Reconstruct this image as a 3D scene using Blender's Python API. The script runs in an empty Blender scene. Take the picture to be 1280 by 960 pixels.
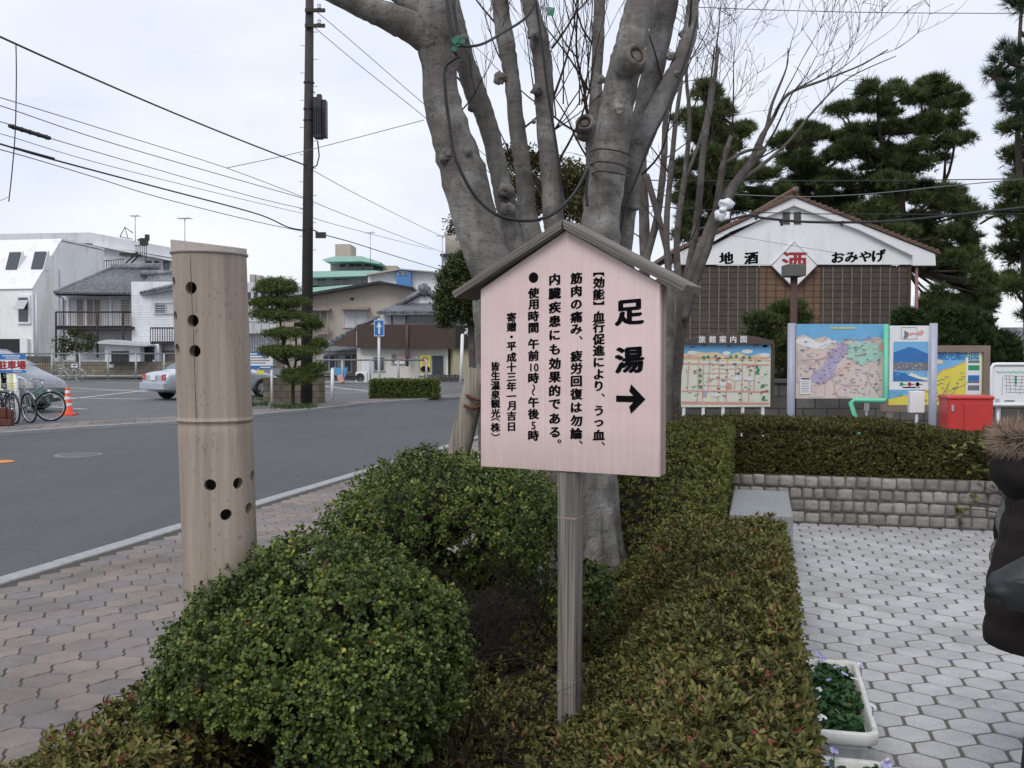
import bpy, math, random
import numpy as np
from mathutils import Vector, noise as mnoise
random.seed(7); RNG = np.random.default_rng(7)
SC = bpy.context.scene; COL = SC.collection
R = math.radians

# ------------------------------------------------------------------ camera, sky, sun, exposure
EYE = 1.53; F = 1244.0; PITCH = math.atan(40.0/F)
cam = bpy.data.objects.new('camera', bpy.data.cameras.new('camera')); COL.objects.link(cam)
cam.location = (0, 0, EYE); cam.rotation_euler = (math.pi/2-PITCH, 0, 0)
cam.data.sensor_width = 36.0; cam.data.lens = 36.0*F/1280.0
cam.data.clip_start = 0.05; cam.data.clip_end = 3000
SC.camera = cam
SUN_EL, SUN_AZ = R(48), R(205)          # azimuth clockwise from +Y: high, behind the photographer's shoulder
world = bpy.data.worlds.new('World'); SC.world = world; world.use_nodes = True
wn = world.node_tree; wn.nodes.clear()
def wnode(t): return wn.nodes.new(t)
wo = wnode('ShaderNodeOutputWorld'); bg = wnode('ShaderNodeBackground'); bg.inputs[1].default_value = 0.1
sky = wnode('ShaderNodeTexSky'); sky.sky_type = 'NISHITA'; sky.sun_disc = False
sky.sun_elevation = SUN_EL; sky.sun_rotation = SUN_AZ
tc = wnode('ShaderNodeTexCoord'); mp = wnode('ShaderNodeMapping'); mp.inputs['Scale'].default_value = (1.6, 1.6, 4.2)
nz = wnode('ShaderNodeTexNoise'); nz.inputs['Scale'].default_value = 1.7; nz.inputs['Detail'].default_value = 6; nz.inputs['Roughness'].default_value = .55
cr = wnode('ShaderNodeValToRGB')
cr.color_ramp.elements[0].position = .30; cr.color_ramp.elements[0].color = (.645, .70, .835, 1)
cr.color_ramp.elements[1].position = .66; cr.color_ramp.elements[1].color = (.85, .865, .915, 1)
sc_ = wnode('ShaderNodeMix'); sc_.data_type = 'RGBA'; sc_.blend_type = 'MULTIPLY'; sc_.inputs[0].default_value = 1
sc_.inputs[7].default_value = (10.0, 10.0, 10.0, 1)
mx = wnode('ShaderNodeMix'); mx.data_type = 'RGBA'; mx.inputs[0].default_value = .9
wn.links.new(tc.outputs['Generated'], mp.inputs[0]); wn.links.new(mp.outputs[0], nz.inputs['Vector'])
wn.links.new(nz.outputs['Fac'], cr.inputs[0]); wn.links.new(cr.outputs[0], sc_.inputs[6])
wn.links.new(sky.outputs[0], mx.inputs[6]); wn.links.new(sc_.outputs[2], mx.inputs[7])
wn.links.new(mx.outputs[2], bg.inputs[0]); wn.links.new(bg.outputs[0], wo.inputs[0])
sun = bpy.data.objects.new('sun', bpy.data.lights.new('sun', 'SUN')); COL.objects.link(sun)
sun.data.energy = 1.45; sun.data.angle = R(28); sun.data.color = (1, .97, .93)
sd = Vector((math.sin(SUN_AZ)*math.cos(SUN_EL), math.cos(SUN_AZ)*math.cos(SUN_EL), math.sin(SUN_EL)))
sun.rotation_euler = sd.to_track_quat('Z', 'Y').to_euler(); sun.location = (0, -5, 20)
SC.view_settings.view_transform = 'Standard'; SC.view_settings.look = 'None'
SC.view_settings.exposure = 0.28; SC.view_settings.gamma = 1.0; SC.view_settings.use_curve_mapping = False
SC.render.engine = 'CYCLES'
SC.cycles.use_denoising = True
SC.cycles.max_bounces = 6; SC.cycles.diffuse_bounces = 3; SC.cycles.glossy_bounces = 2
SC.cycles.transmission_bounces = 3; SC.cycles.transparent_max_bounces = 6
SC.cycles.use_adaptive_sampling = True; SC.cycles.adaptive_threshold = 0.02

# ------------------------------------------------------------------ where a point of the view stands in the world
FW = Vector((0, math.cos(PITCH), -math.sin(PITCH))); UPV = Vector((0, math.sin(PITCH), math.cos(PITCH)))
def ray(px, py): return FW + Vector((1, 0, 0))*((px-640)/F) - UPV*((py-480)/F)
def P(px, py, Y):
    d = ray(px, py); return Vector((0, 0, EYE)) + d*(Y/d.y)
def G(px, py, z=0.0):
    d = ray(px, py); return Vector((0, 0, EYE)) + d*((z-EYE)/d.z)
EX = Vector((.2425, .970, 0)).normalized(); NX = Vector((EX.y, -EX.x, 0))     # along the road, across it
def S(t, s, z=0.0): return NX*t + EX*s + Vector((0, 0, z))
def ts(p): return p.dot(NX), p.dot(EX)

# ------------------------------------------------------------------ materials
MATS = {}
class NT:
    def __init__(s, name):
        s.m = bpy.data.materials.new(name); s.m.use_nodes = True; s.t = s.m.node_tree
        s.b = s.t.nodes['Principled BSDF']; s.out = s.t.nodes['Material Output']
    def n(s, typ, **k):
        x = s.t.nodes.new(typ)
        for a, v in k.items(): setattr(x, a, v)
        return x
    def l(s, a, b): s.t.links.new(a, b)
    def coord(s, scale=(1, 1, 1), space='Object', rot=(0, 0, 0)):
        c = s.n('ShaderNodeTexCoord'); m = s.n('ShaderNodeMapping'); m.inputs['Scale'].default_value = scale
        m.inputs['Rotation'].default_value = rot
        s.l(c.outputs[space], m.inputs[0]); return m.outputs[0]
    def noise(s, vec, scale, detail=4, rough=.55):
        x = s.n('ShaderNodeTexNoise'); x.inputs['Scale'].default_value = scale; x.inputs['Detail'].default_value = detail
        x.inputs['Roughness'].default_value = rough
        if vec is not None: s.l(vec, x.inputs['Vector'])
        return x.outputs['Fac']
    def ramp(s, fac, stops):
        x = s.n('ShaderNodeValToRGB'); e = x.color_ramp.elements
        while len(e) < len(stops): e.new(.5)
        for i, (p, c) in enumerate(stops):
            e[i].position = p; e[i].color = (*c, 1) if len(c) == 3 else c
        s.l(fac, x.inputs[0]); return x.outputs[0]
    def mix(s, fac, a, b, mode='MIX'):
        x = s.n('ShaderNodeMix', data_type='RGBA', blend_type=mode)
        for sock, v in ((0, fac), (6, a), (7, b)):
            if isinstance(v, (int, float)): x.inputs[sock].default_value = v
            elif isinstance(v, tuple): x.inputs[sock].default_value = (*v, 1)
            else: s.l(v, x.inputs[sock])
        return x.outputs[2]
    def bump(s, h, strength=.3, dist=.01):
        x = s.n('ShaderNodeBump'); x.inputs['Strength'].default_value = strength; x.inputs['Distance'].default_value = dist
        s.l(h, x.inputs['Height']); s.l(x.outputs[0], s.b.inputs['Normal'])
    def base(s, c): s.l(c, s.b.inputs['Base Color'])
    def rough(s, v): s.b.inputs['Roughness'].default_value = v
def g(c, k): return tuple(min(1, x*k) for x in c)

def plain(name, c, rough=.6, metal=0, var=.12, scale=6, bump=0, stain=None, spec=.5, bscale=None):
    """solid paint or metal with gentle wear: two noises, optional stain colour, optional bump"""
    key = 'p_'+name
    if key in MATS: return MATS[key]
    k = NT(name); v = k.coord()
    a = k.noise(v, scale, 6, .6); b = k.noise(v, scale*7.3, 3, .6)
    m = k.mix(a, g(c, 1-var*1.6), g(c, 1+var*1.6)); m = k.mix(k.mix(.5, b, b), m, m) if False else m
    m2 = k.mix(k.ramp(b, [(.35, (1-var, )*3), (.7, (1, 1, 1))]), m, m, 'MIX')
    m = k.mix(.7, m, k.ramp(b, [(.3, (1-var, )*3), (.7, (1.0, 1.0, 1.0))]), 'MULTIPLY')
    if stain:
        v2 = k.coord((1.4, 1.4, .25)); st = k.ramp(k.noise(v2, scale*.9, 5, .7), [(.52, (0, 0, 0)), (.75, (1, 1, 1))])
        m = k.mix(st, m, stain)
    k.base(m); k.rough(rough); k.b.inputs['Metallic'].default_value = metal; k.b.inputs['Specular IOR Level'].default_value = spec
    if bump: k.bump(k.noise(v, bscale or scale*8, 4, .6), bump, .01)
    MATS[key] = k.m; return k.m

def leafmat(name, stops, rough=.42, transl=.18):
    k = NT(name); a = k.n('ShaderNodeAttribute', attribute_name='tint')
    col = k.ramp(a.outputs['Fac'], stops); v = k.coord()
    col = k.mix(.55, col, k.ramp(k.noise(v, 3.1, 3), [(.3, (.72, .72, .68)), (.7, (1.0, 1.0, 1.0))]), 'MULTIPLY')
    k.base(col); k.rough(rough+.08); k.b.inputs['Specular IOR Level'].default_value = .22
    tr = k.n('ShaderNodeBsdfTranslucent'); k.l(col, tr.inputs[0]); ms = k.n('ShaderNodeMixShader'); ms.inputs[0].default_value = transl
    k.l(k.b.outputs[0], ms.inputs[1]); k.l(tr.outputs[0], ms.inputs[2]); k.l(ms.outputs[0], k.out.inputs[0])
    return k.m

def wood(name, dark, light, axis='Z', scale=1.0, rough=.75, bump=.35, fine=60, knots=True):
    k = NT(name); sc = {'Z': (fine, fine, 1.3), 'X': (1.3, fine, fine), 'Y': (fine, 1.3, fine)}[axis]
    v = k.coord(tuple(x*scale for x in sc)); n1 = k.noise(v, 1.0, 5, .6)
    v2 = k.coord(tuple(x*scale*.18 for x in sc)); n2 = k.noise(v2, 1.0, 4, .6)
    c = k.ramp(n1, [(.36, dark), (.62, light)]); c = k.mix(.55, c, k.ramp(n2, [(.3, (.62, .61, .6)), (.7, (1, 1, 1))]), 'MULTIPLY')
    k.base(c); k.rough(rough); k.bump(n1, bump, .004); return k.m

def build_mats():
    M = {}
    # bark of the big bare tree: smooth grey, sideways wrinkles, pale lichen
    def bark(name, dark, mid, pale, sz=22):
        k = NT(name); v = k.coord((3, 3, sz*.6)); w = k.noise(v, 1.6, 6, .65); v1 = k.coord(); big = k.noise(v1, 3.2, 5, .6); fine = k.noise(v1, 55, 4, .7)
        c = k.ramp(w, [(.22, g(mid, .62)), (.5, mid), (.78, g(mid, 1.15))])
        lich = k.ramp(big, [(.5, (0, 0, 0)), (.62, (1, 1, 1))]); c = k.mix(k.mix(.8, (0, 0, 0), lich), c, pale)
        moss = k.ramp(k.noise(v1, 5.5, 4), [(.58, (0, 0, 0)), (.7, (.5, .5, .5))]); c = k.mix(moss, c, g(dark, .8))
        c = k.mix(.6, c, k.ramp(fine, [(.3, (.68, .68, .68)), (.65, (1, 1, 1))]), 'MULTIPLY')
        fl = k.ramp(k.noise(k.coord((26, 26, 40)), 1, 3, .6), [(.60, (1, 1, 1)), (.68, (.42, .40, .38))]); c = k.mix(.75, c, fl, 'MULTIPLY')
        stn = k.ramp(k.noise(k.coord((7, 7, .8)), 1, 5, .65), [(.36, (.60, .58, .56)), (.56, (1, 1, 1))]); c = k.mix(.8, c, stn, 'MULTIPLY')
        wr_ = k.ramp(k.noise(k.coord((5, 5, 60)), 1, 4, .7), [(.36, (.66, .65, .64)), (.5, (1, 1, 1))]); c = k.mix(.28, c, wr_, 'MULTIPLY')
        k.base(c); k.rough(.9); k.b.inputs['Specular IOR Level'].default_value = .25; k.bump(k.mix(.6, k.mix(.25, w, wr_), fine), .7, .02); return k.m
    M['bark'] = bark('grey_bark', (.075, .070, .065), (.18, .170, .157), (.33, .325, .31))
    M['bark2'] = bark('brown_grey_bark', (.055, .047, .042), (.115, .102, .092), (.18, .17, .155), 12)
    M['pinebark'] = bark('pine_bark', (.03, .024, .02), (.07, .055, .045), (.11, .09, .075), 5)
    M['knot'] = bark('knot_bark', (.03, .022, .016), (.11, .075, .05), (.17, .125, .09), 10)
    M['twig'] = plain('twig_brown', (.04, .03, .025), .9, var=.3, scale=12, spec=.12)
    M['soil'] = plain('garden_soil', (.032, .024, .018), .95, var=.35, scale=14, bump=.8, spec=.1)
    # asphalt
    k = NT('asphalt'); v = k.coord(); ag = k.noise(v, 170, 3, .8); bigp = k.noise(v, .35, 5, .6)
    c = k.ramp(ag, [(.32, (.052, .056, .06)), (.56, (.094, .099, .104)), (.74, (.20, .205, .21))])
    c = k.mix(.8, c, k.ramp(bigp, [(.3, (.74, .74, .75)), (.7, (1.0, 1.0, 1.0))]), 'MULTIPLY')
    md = k.noise(v, 26, 4, .75); c = k.mix(.75, c, k.ramp(md, [(.34, (.7, .7, .71)), (.66, (1.12, 1.12, 1.12))]), 'MULTIPLY'); str_ = k.noise(k.coord((2.2, .12, 1), rot=(0, 0, R(14))), 1.0, 4); c = k.mix(.5, c, k.ramp(str_, [(.35, (.8, .8, .8)), (.65, (1, 1, 1))]), 'MULTIPLY')
    k.base(c); k.rough(.8); k.bump(ag, .5, .006); M['asphalt'] = k.m
    k = NT('parking_asphalt'); v = k.coord(); ag = k.noise(v, 60, 3, .8); bigp = k.noise(v, .3, 5, .6)
    c = k.ramp(ag, [(.3, (.085, .088, .092)), (.7, (.15, .153, .157))]); c = k.mix(.8, c, k.ramp(bigp, [(.3, (.75, .75, .75)), (.7, (1, 1, 1))]), 'MULTIPLY')
    k.base(c); k.rough(.85); M['parking'] = k.m
    k = NT('far_ground'); v = k.coord(); c = k.ramp(k.noise(v, .12, 5), [(.35, (.13, .125, .115)), (.65, (.22, .21, .2))]); k.base(c); k.rough(.9); M['ground'] = k.m
    # pavers: tint per stone
    def paver(name, stops, fine, spk, bm):
        k = NT(name); a = k.n('ShaderNodeAttribute', attribute_name='tint'); c = k.ramp(a.outputs['Fac'], stops); v = k.coord()
        f = k.noise(v, fine, 3, .75); c = k.mix(.8, c, k.ramp(f, [(.3, (spk, spk, spk)), (.7, (1, 1, 1))]), 'MULTIPLY')
        d = k.noise(v, 1.3, 6, .7); c = k.mix(.8, c, k.ramp(d, [(.32, (.58, .57, .55)), (.55, (1, 1, 1))]), 'MULTIPLY'); d = k.noise(k.coord((1, 1, 1), rot=(0, 0, .7)), .55, 6, .7); c = k.mix(.7, c, k.ramp(d, [(.36, (.66, .65, .63)), (.52, (1, 1, 1))]), 'MULTIPLY')
        d = k.noise(v, 9, 4, .6); c = k.mix(.5, c, k.ramp(d, [(.3, (.78, .78, .77)), (.62, (1, 1, 1))]), 'MULTIPLY')
        k.base(c); k.rough(.85); k.bump(f, bm, .004); return k.m
    M['paver_pink'] = paver('pink_paver', [(0, (.215, .195, .19)), (.3, (.24, .208, .203)), (.55, (.27, .228, .21)), (.8, (.30, .252, .222)), (1, (.25, .222, .195))], 150, .62, .4)
    M['paver_white'] = paver('white_paver', [(0, (.44, .435, .445)), (.5, (.495, .49, .50)), (1, (.545, .54, .55))], 110, .6, .6)
    M['joint'] = plain('paver_joint', (.065, .06, .048), .95, var=.4, scale=9)
    M['joint2'] = plain('plaza_joint', (.10, .096, .08), .95, var=.35, scale=9)
    M['kerb'] = plain('kerb_granite', (.33, .33, .335), .8, var=.22, scale=14, bump=.3, bscale=160)
    M['line'] = plain('road_paint', (.72, .72, .72), .7, var=.14, scale=5)
    M['orange'] = plain('orange_paint', (.65, .22, .04), .7, var=.2, scale=20)
    M['iron'] = plain('cast_iron', (.19, .185, .18), .6, metal=.4, var=.2, scale=9)
    # cobble wall
    k = NT('granite_sett'); a = k.n('ShaderNodeAttribute', attribute_name='tint'); c = k.ramp(a.outputs['Fac'], [(0, (.21, .2, .185)), (.5, (.30, .285, .265)), (1, (.40, .385, .36))]); v = k.coord()
    f = k.noise(v, 85, 4, .75); c = k.mix(.8, c, k.ramp(f, [(.3, (.55, .54, .52)), (.7, (1.1, 1.1, 1.1))]), 'MULTIPLY')
    d = k.noise(v, 5, 5, .65); c = k.mix(.8, c, k.ramp(d, [(.3, (.6, .58, .54)), (.65, (1, 1, 1))]), 'MULTIPLY')
    k.base(c); k.rough(.9); k.bump(k.mix(.4, k.noise(v, 28, 5), f), .9, .012); M['sett'] = k.m
    M['mortar'] = plain('sett_mortar', (.10, .095, .085), .95, var=.3, scale=20)
    k = NT('grey_granite'); v = k.coord(); f = k.noise(v, 130, 3, .8); c = k.ramp(f, [(.33, (.11, .12, .12)), (.55, (.25, .265, .265)), (.72, (.4, .41, .41))])
    c = k.mix(.6, c, k.ramp(k.noise(v, 4, 5), [(.3, (.7, .7, .7)), (.7, (1, 1, 1))]), 'MULTIPLY'); k.base(c); k.rough(.55); k.bump(f, .15, .003); M['granite'] = k.m
    # bamboo-like post: fine long fibres, freckles, cream to tan
    k = NT('bamboo_skin'); v = k.coord((34, 34, .9)); n1 = k.noise(v, 1.5, 5, .6); n2 = k.noise(k.coord((6, 6, .45)), 1, 5, .6)
    c = k.ramp(n1, [(.3, (.30, .245, .192)), (.7, (.42, .35, .285))]); c = k.mix(.85, c, k.ramp(n2, [(.34, (.58, .57, .58)), (.62, (1.0, 1.0, 1.0))]), 'MULTIPLY')
    sp = k.ramp(k.noise(k.coord((75, 75, 38)), 1, 2, .5), [(.64, (1, 1, 1)), (.72, (.45, .42, .4))]); c = k.mix(.6, c, sp, 'MULTIPLY')
    dk = k.ramp(k.noise(k.coord((24, 24, 1.6)), 1, 4, .7), [(.62, (1, 1, 1)), (.74, (.5, .47, .45))]); c = k.mix(.55, c, dk, 'MULTIPLY')
    k.base(c); k.rough(.62); k.bump(n1, .2, .004); M['bamboo'] = k.m
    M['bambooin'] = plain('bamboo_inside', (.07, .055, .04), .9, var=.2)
    M['bambootop'] = plain('bamboo_collar', (.36, .325, .295), .8, var=.2, scale=22, bump=.4)
    M['oldwood'] = wood('weathered_grey_wood', (.085, .075, .064), (.30, .27, .24), 'Z', fine=110, bump=.6)
    M['oldwoodx'] = wood('weathered_roof_plank', (.05, .045, .039), (.25, .225, .195), 'X', fine=120, bump=.6)
    M['logwood'] = wood('weathered_log', (.13, .11, .085), (.30, .265, .215), 'Z', fine=40)
    # pale pink board: fine upright grain
    k = NT('pale_pink_board'); n1 = k.noise(k.coord((240, 240, 1.1)), 1, 4, .6); n2 = k.noise(k.coord((1.2, 1.2, 5.5)), 1, 5, .6)
    c = k.ramp(n1, [(.28, (.645, .495, .485)), (.72, (.74, .585, .575))]); c = k.mix(.8, c, k.ramp(n2, [(.3, (.88, .86, .85)), (.65, (1, 1, 1))]), 'MULTIPLY')
    co = k.n('ShaderNodeTexCoord'); sx = k.n('ShaderNodeSeparateXYZ'); k.l(co.outputs['Object'], sx.inputs[0])     # rain splash dirt along the bottom edge
    mr = k.n('ShaderNodeMapRange'); mr.inputs[1].default_value = 1.06; mr.inputs[2].default_value = 1.24; mr.inputs[3].default_value = 1; mr.inputs[4].default_value = 0
    k.l(sx.outputs[2], mr.inputs[0]); ma = k.n('ShaderNodeMath', operation='MULTIPLY'); k.l(mr.outputs[0], ma.inputs[0]); k.l(k.noise(k.coord((70, 70, 5)), 1, 5, .7), ma.inputs[1])
    c = k.mix(ma.outputs[0], c, (.36, .285, .24)); k.base(c); k.rough(.6); k.bump(n1, .08, .002); M['pinkboard'] = k.m
    M['pinkside'] = wood('pink_board_edge', (.27, .20, .17), (.40, .30, .255), 'Z', fine=70)
    M['ink'] = plain('black_ink', (.004, .004, .006), .9, var=.1, spec=.08)
    M['black'] = plain('black_rubber', (.012, .012, .013), .5, var=.15)
    M['green_tape'] = plain('green_tape', (.012, .13, .07), .5, var=.1)
    M['whitebag'] = plain('white_plastic_bag', (.72, .74, .78), .4, var=.08, bump=.6, bscale=30)
    # boards
    M['white'] = plain('white_print', (.72, .73, .74), .45, var=.04, scale=3)
    M['whitepost'] = plain('white_post_paint', (.74, .75, .76), .5, var=.08, scale=5)
    M['cream'] = plain('cream_print', (.68, .70, .58), .45, var=.04, scale=3)
    M['skyblue'] = plain('sky_blue_print', (.16, .42, .68), .45, var=.12, scale=4)
    M['deepblue'] = plain('deep_blue_print', (.03, .16, .42), .45, var=.15, scale=4)
    M['palepink'] = plain('pale_pink_print', (.62, .53, .49), .45, var=.05, scale=3)
    M['lilac'] = plain('lilac_print', (.42, .38, .55), .45, var=.1, scale=8)
    M['mint'] = plain('mint_print', (.36, .60, .50), .45, var=.1, scale=8)
    M['sand'] = plain('sand_print', (.70, .58, .36), .45, var=.06, scale=4)
    M['yellow'] = plain('yellow_print', (.70, .60, .09), .45, var=.06, scale=4)
    M['redprint'] = plain('red_print', (.30, .022, .025), .45, var=.12)
    M['salmon'] = plain('salmon_print', (.66, .33, .28), .45, var=.08)
    M['darkgreen'] = plain('green_print', (.03, .27, .12), .45, var=.15)
    M['greyink'] = plain('grey_ink', (.17, .17, .21), .5, var=.15)
    M['browntop'] = plain('dark_brown_board', (.085, .062, .052), .7, var=.25, scale=9)
    M['brownframe'] = plain('taupe_frame_paint', (.20, .155, .125), .6, var=.15, scale=6)
    M['greypipe'] = plain('grey_painted_pipe', (.36, .385, .47), .4, var=.08, scale=4)
    M['greenpipe'] = plain('mint_green_pipe', (.13, .55, .36), .4, var=.08, scale=4)
    M['redbox'] = plain('red_box_paint', (.50, .035, .03), .38, var=.16, scale=3.2)
    M['galv'] = plain('galvanised_steel', (.42, .44, .46), .45, metal=.5, var=.12, scale=8)
    M['steelpaint'] = plain('grey_fence_paint', (.36, .38, .40), .5, var=.14, scale=3)
    M['rust'] = plain('rusty_iron', (.12, .042, .024), .85, var=.5, scale=12, bump=.4)
    M['rustpost'] = plain('dark_red_rusted_post', (.075, .035, .03), .75, var=.35, scale=10)
    # store
    k = NT('store_plank'); a = k.n('ShaderNodeAttribute', attribute_name='tint'); n1 = k.noise(k.coord((1.5, 1.5, 45)), 1, 5, .65); n2 = k.noise(k.coord((.9, .9, .5)), 1, 5, .6)
    c = k.ramp(n1, [(.3, (.042, .034, .029)), (.7, (.115, .092, .076))]); c = k.mix(.85, c, k.ramp(n2, [(.35, (.62, .6, .58)), (.68, (1.0, 1.0, 1.0))]), 'MULTIPLY')
    c = k.mix(a.outputs['Fac'], c, k.mix(k.noise(k.coord((2, 2, 30)), 1, 4), (.075, .042, .028), (.24, .14, .085))); k.base(c); k.rough(.85); M['storeplank'] = k.m
    M['batten'] = plain('grey_batten', (.165, .145, .125), .85, var=.3, scale=5)
    M['plaster'] = plain('white_plaster', (.74, .745, .76), .8, var=.06, scale=1.2, stain=(.56, .555, .55))
    M['plasterd'] = plain('stained_white_plaster', (.80, .80, .79), .8, var=.10, scale=.6, stain=(.52, .45, .37))
    M['browntile'] = plain('brown_roof_tile', (.15, .09, .065), .7, var=.35, scale=4)
    k = NT('grey_roof_tile'); v = k.coord(); c = k.ramp(k.noise(v, 4, 5), [(.35, (.085, .09, .105)), (.68, (.2, .21, .23))]); k.base(c); k.rough(.45); M['tile'] = k.m
    M['sidingw'] = plain('white_siding', (.72, .735, .76), .6, var=.08, scale=1, stain=(.5, .5, .5))
    M['beigewall'] = plain('beige_wall', (.40, .355, .30), .8, var=.1, scale=.7, stain=(.3, .265, .22))
    M['shopwall'] = plain('cream_shop_wall', (.62, .60, .55), .8, var=.1, scale=.8, stain=(.47, .42, .36))
    M['ochrewall'] = plain('ochre_wall', (.42, .375, .255), .8, var=.1, scale=.8)
    M['brownmetal'] = plain('brown_corrugated_metal', (.075, .047, .038), .6, var=.2, scale=2)
    M['darksign'] = plain('dark_fascia', (.03, .024, .022), .5, var=.2)
    M['dark'] = plain('dark_opening', (.018, .018, .02), .7, var=.2)
    M['frame'] = plain('aluminium_frame', (.42, .43, .45), .5, metal=.2, var=.1)
    M['darkmetal'] = plain('dark_metal', (.03, .03, .032), .5, metal=.3, var=.2)
    M['greenroof'] = plain('green_copper_roof', (.34, .56, .48), .6, var=.12, scale=.5)
    M['hotelwall'] = plain('hotel_wall', (.40, .37, .34), .8, var=.1, scale=.4)
    M['bluepaint'] = plain('blue_wall_paint', (.07, .21, .47), .6, var=.12)
    M['greywall'] = plain('grey_wall', (.6, .61, .63), .8, var=.12, scale=.5, stain=(.35, .35, .35))
    M['curtain'] = plain('pale_curtain', (.5, .51, .52), .8, var=.12, scale=9)
    M['tancurtain'] = plain('tan_curtain', (.24, .21, .18), .8, var=.2, scale=9)
    k = NT('window_glass'); k.b.inputs['Base Color'].default_value = (.05, .06, .07, 1); k.rough(.08); k.b.inputs['Specular IOR Level'].default_value = .8; M['glass'] = k.m
    k = NT('block_wall'); v = k.coord((1, 1, 1)); br = k.n('ShaderNodeTexBrick'); br.inputs['Scale'].default_value = 1; br.inputs['Brick Width'].default_value = .4; br.inputs['Row Height'].default_value = .2
    br.inputs['Mortar Size'].default_value = .012; br.inputs['Color1'].default_value = (.075, .072, .07, 1); br.inputs['Color2'].default_value = (.12, .115, .11, 1); br.inputs['Mortar'].default_value = (.035, .033, .03, 1)
    sw = k.n('ShaderNodeSeparateXYZ'); cb = k.n('ShaderNodeCombineXYZ'); k.l(v, sw.inputs[0]); k.l(sw.outputs[0], cb.inputs[0]); k.l(sw.outputs[2], cb.inputs[1]); k.l(cb.outputs[0], br.inputs['Vector'])
    c = k.mix(.8, br.outputs[0], k.ramp(k.noise(v, 2.5, 5), [(.3, (.55, .55, .52)), (.7, (1.15, 1.15, 1.15))]), 'MULTIPLY'); k.base(c); k.rough(.9); M['blockwall'] = k.m
    k2 = k.m.copy(); k2.name = 'mossy_block_wall'
    for n in k2.node_tree.nodes:
        if n.type == 'TEX_BRICK':
            n.inputs['Color1'].default_value = (.17, .145, .105, 1); n.inputs['Color2'].default_value = (.24, .205, .15, 1); n.inputs['Mortar'].default_value = (.08, .07, .055, 1)
    M['mossblock'] = k2
    # pole
    M['pole'] = plain('dark_pole', (.04, .032, .032), .8, var=.3, scale=3, bump=.3)
    M['wire'] = plain('wire_black', (.022, .022, .025), .6, var=.1)
    M['thinwire'] = plain('wire_grey', (.14, .145, .16), .6, var=.1)
    M['ceramic'] = plain('white_ceramic', (.62, .62, .62), .3, var=.05)
    # cars
    def paint(name, c):
        k = NT(name); k.b.inputs['Base Color'].default_value = (*c, 1); k.b.inputs['Metallic'].default_value = .55; k.rough(.32); k.b.inputs['Coat Weight'].default_value = .6; return k.m
    M['vanpaint'] = paint('grey_van_paint', (.18, .20, .24)); M['sedanpaint'] = paint('silver_sedan_paint', (.52, .57, .63))
    M['tyre'] = plain('tyre_rubber', (.018, .018, .018), .85, var=.2); M['rim'] = plain('alloy_rim', (.5, .5, .52), .35, metal=.6, var=.06)
    M['redlens'] = plain('red_lens', (.42, .015, .015), .25, var=.05); M['lamp'] = plain('clear_lens', (.48, .47, .40), .15, var=.08)
    M['bumper'] = plain('dark_bumper', (.035, .035, .04), .5, var=.1)
    M['coneorange'] = plain('orange_cone_plastic', (.70, .085, .03), .5, var=.1)
    M['bikegreen'] = plain('green_bike_paint', (.06, .19, .13), .4, var=.1); M['bikesilver'] = plain('silver_bike_paint', (.42, .43, .45), .35, metal=.5, var=.1)
    M['bikedark'] = plain('dark_bike_paint', (.03, .03, .045), .4, var=.1)
    M['chrome'] = plain('chrome', (.6, .6, .62), .2, metal=.9, var=.05)
    M['signblue'] = plain('sign_blue', (.02, .17, .48), .4, var=.08)
    M['tarpblue'] = plain('blue_tarp', (.08, .30, .55), .6, var=.15)
    # planter and flowers
    M['planter'] = plain('white_plastic_planter', (.60, .60, .585), .45, var=.1, scale=7, stain=(.42, .41, .37))
    M['petalw'] = plain('white_petal', (.70, .69, .74), .6, var=.06); M['petalv'] = plain('violet_petal', (.17, .13, .42), .6, var=.2, scale=40); M['petalb'] = plain('blue_grey_petal', (.32, .34, .6), .6, var=.15, scale=40)
    M['petaly'] = plain('yellow_eye', (.65, .42, .03), .6, var=.1)
    # person
    M['coat'] = plain('black_quilted_coat', (.019, .0155, .0145), .8, var=.25, scale=9, bump=.6, bscale=22, spec=.2)
    M['furm'] = leafmat('brown_fur', [(0, (.10, .065, .045)), (.5, (.30, .215, .155)), (1, (.60, .50, .40))], .7, .1)
    M['trouser'] = plain('black_trousers', (.012, .012, .016), .8, var=.2); M['bag'] = plain('black_leather_bag', (.018, .019, .023), .55, var=.2, bump=.2, bscale=40)
    M['skin'] = plain('skin', (.52, .34, .25), .55, var=.08, scale=14); M['hair'] = plain('black_hair', (.015, .011, .01), .45, var=.3, scale=60); M['lip'] = plain('lip', (.4, .15, .13), .5, var=.05)
    k = NT('mottled_knit'); c = k.ramp(k.noise(k.coord(), 130, 3, .8), [(.35, (.03, .03, .028)), (.5, (.12, .11, .085)), (.66, (.34, .33, .3))]); k.base(c); k.rough(.9); M['knit'] = k.m
    M['greycloth'] = plain('grey_cloth', (.15, .165, .155), .9, var=.2, bump=.5, bscale=60)
    # leaves
    M['boxleaf'] = leafmat('box_bush_leaf', [(0, (.026, .042, .012)), (.35, (.066, .100, .026)), (.62, (.135, .18, .044)), (.84, (.25, .28, .068)), (.97, (.40, .36, .055)), (1, (.2, .10, .045))], .36)
    M['azalea'] = leafmat('azalea_leaf', [(0, (.038, .040, .015)), (.3, (.082, .090, .027)), (.58, (.15, .152, .045)), (.78, (.235, .205, .066)), (.9, (.18, .10, .05)), (1, (.24, .06, .05))], .5)
    M['hedge'] = leafmat('hedge_leaf', [(0, (.05, .062, .018)), (.45, (.115, .135, .034)), (.8, (.19, .195, .048)), (1, (.2, .14, .045))], .5)
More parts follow.
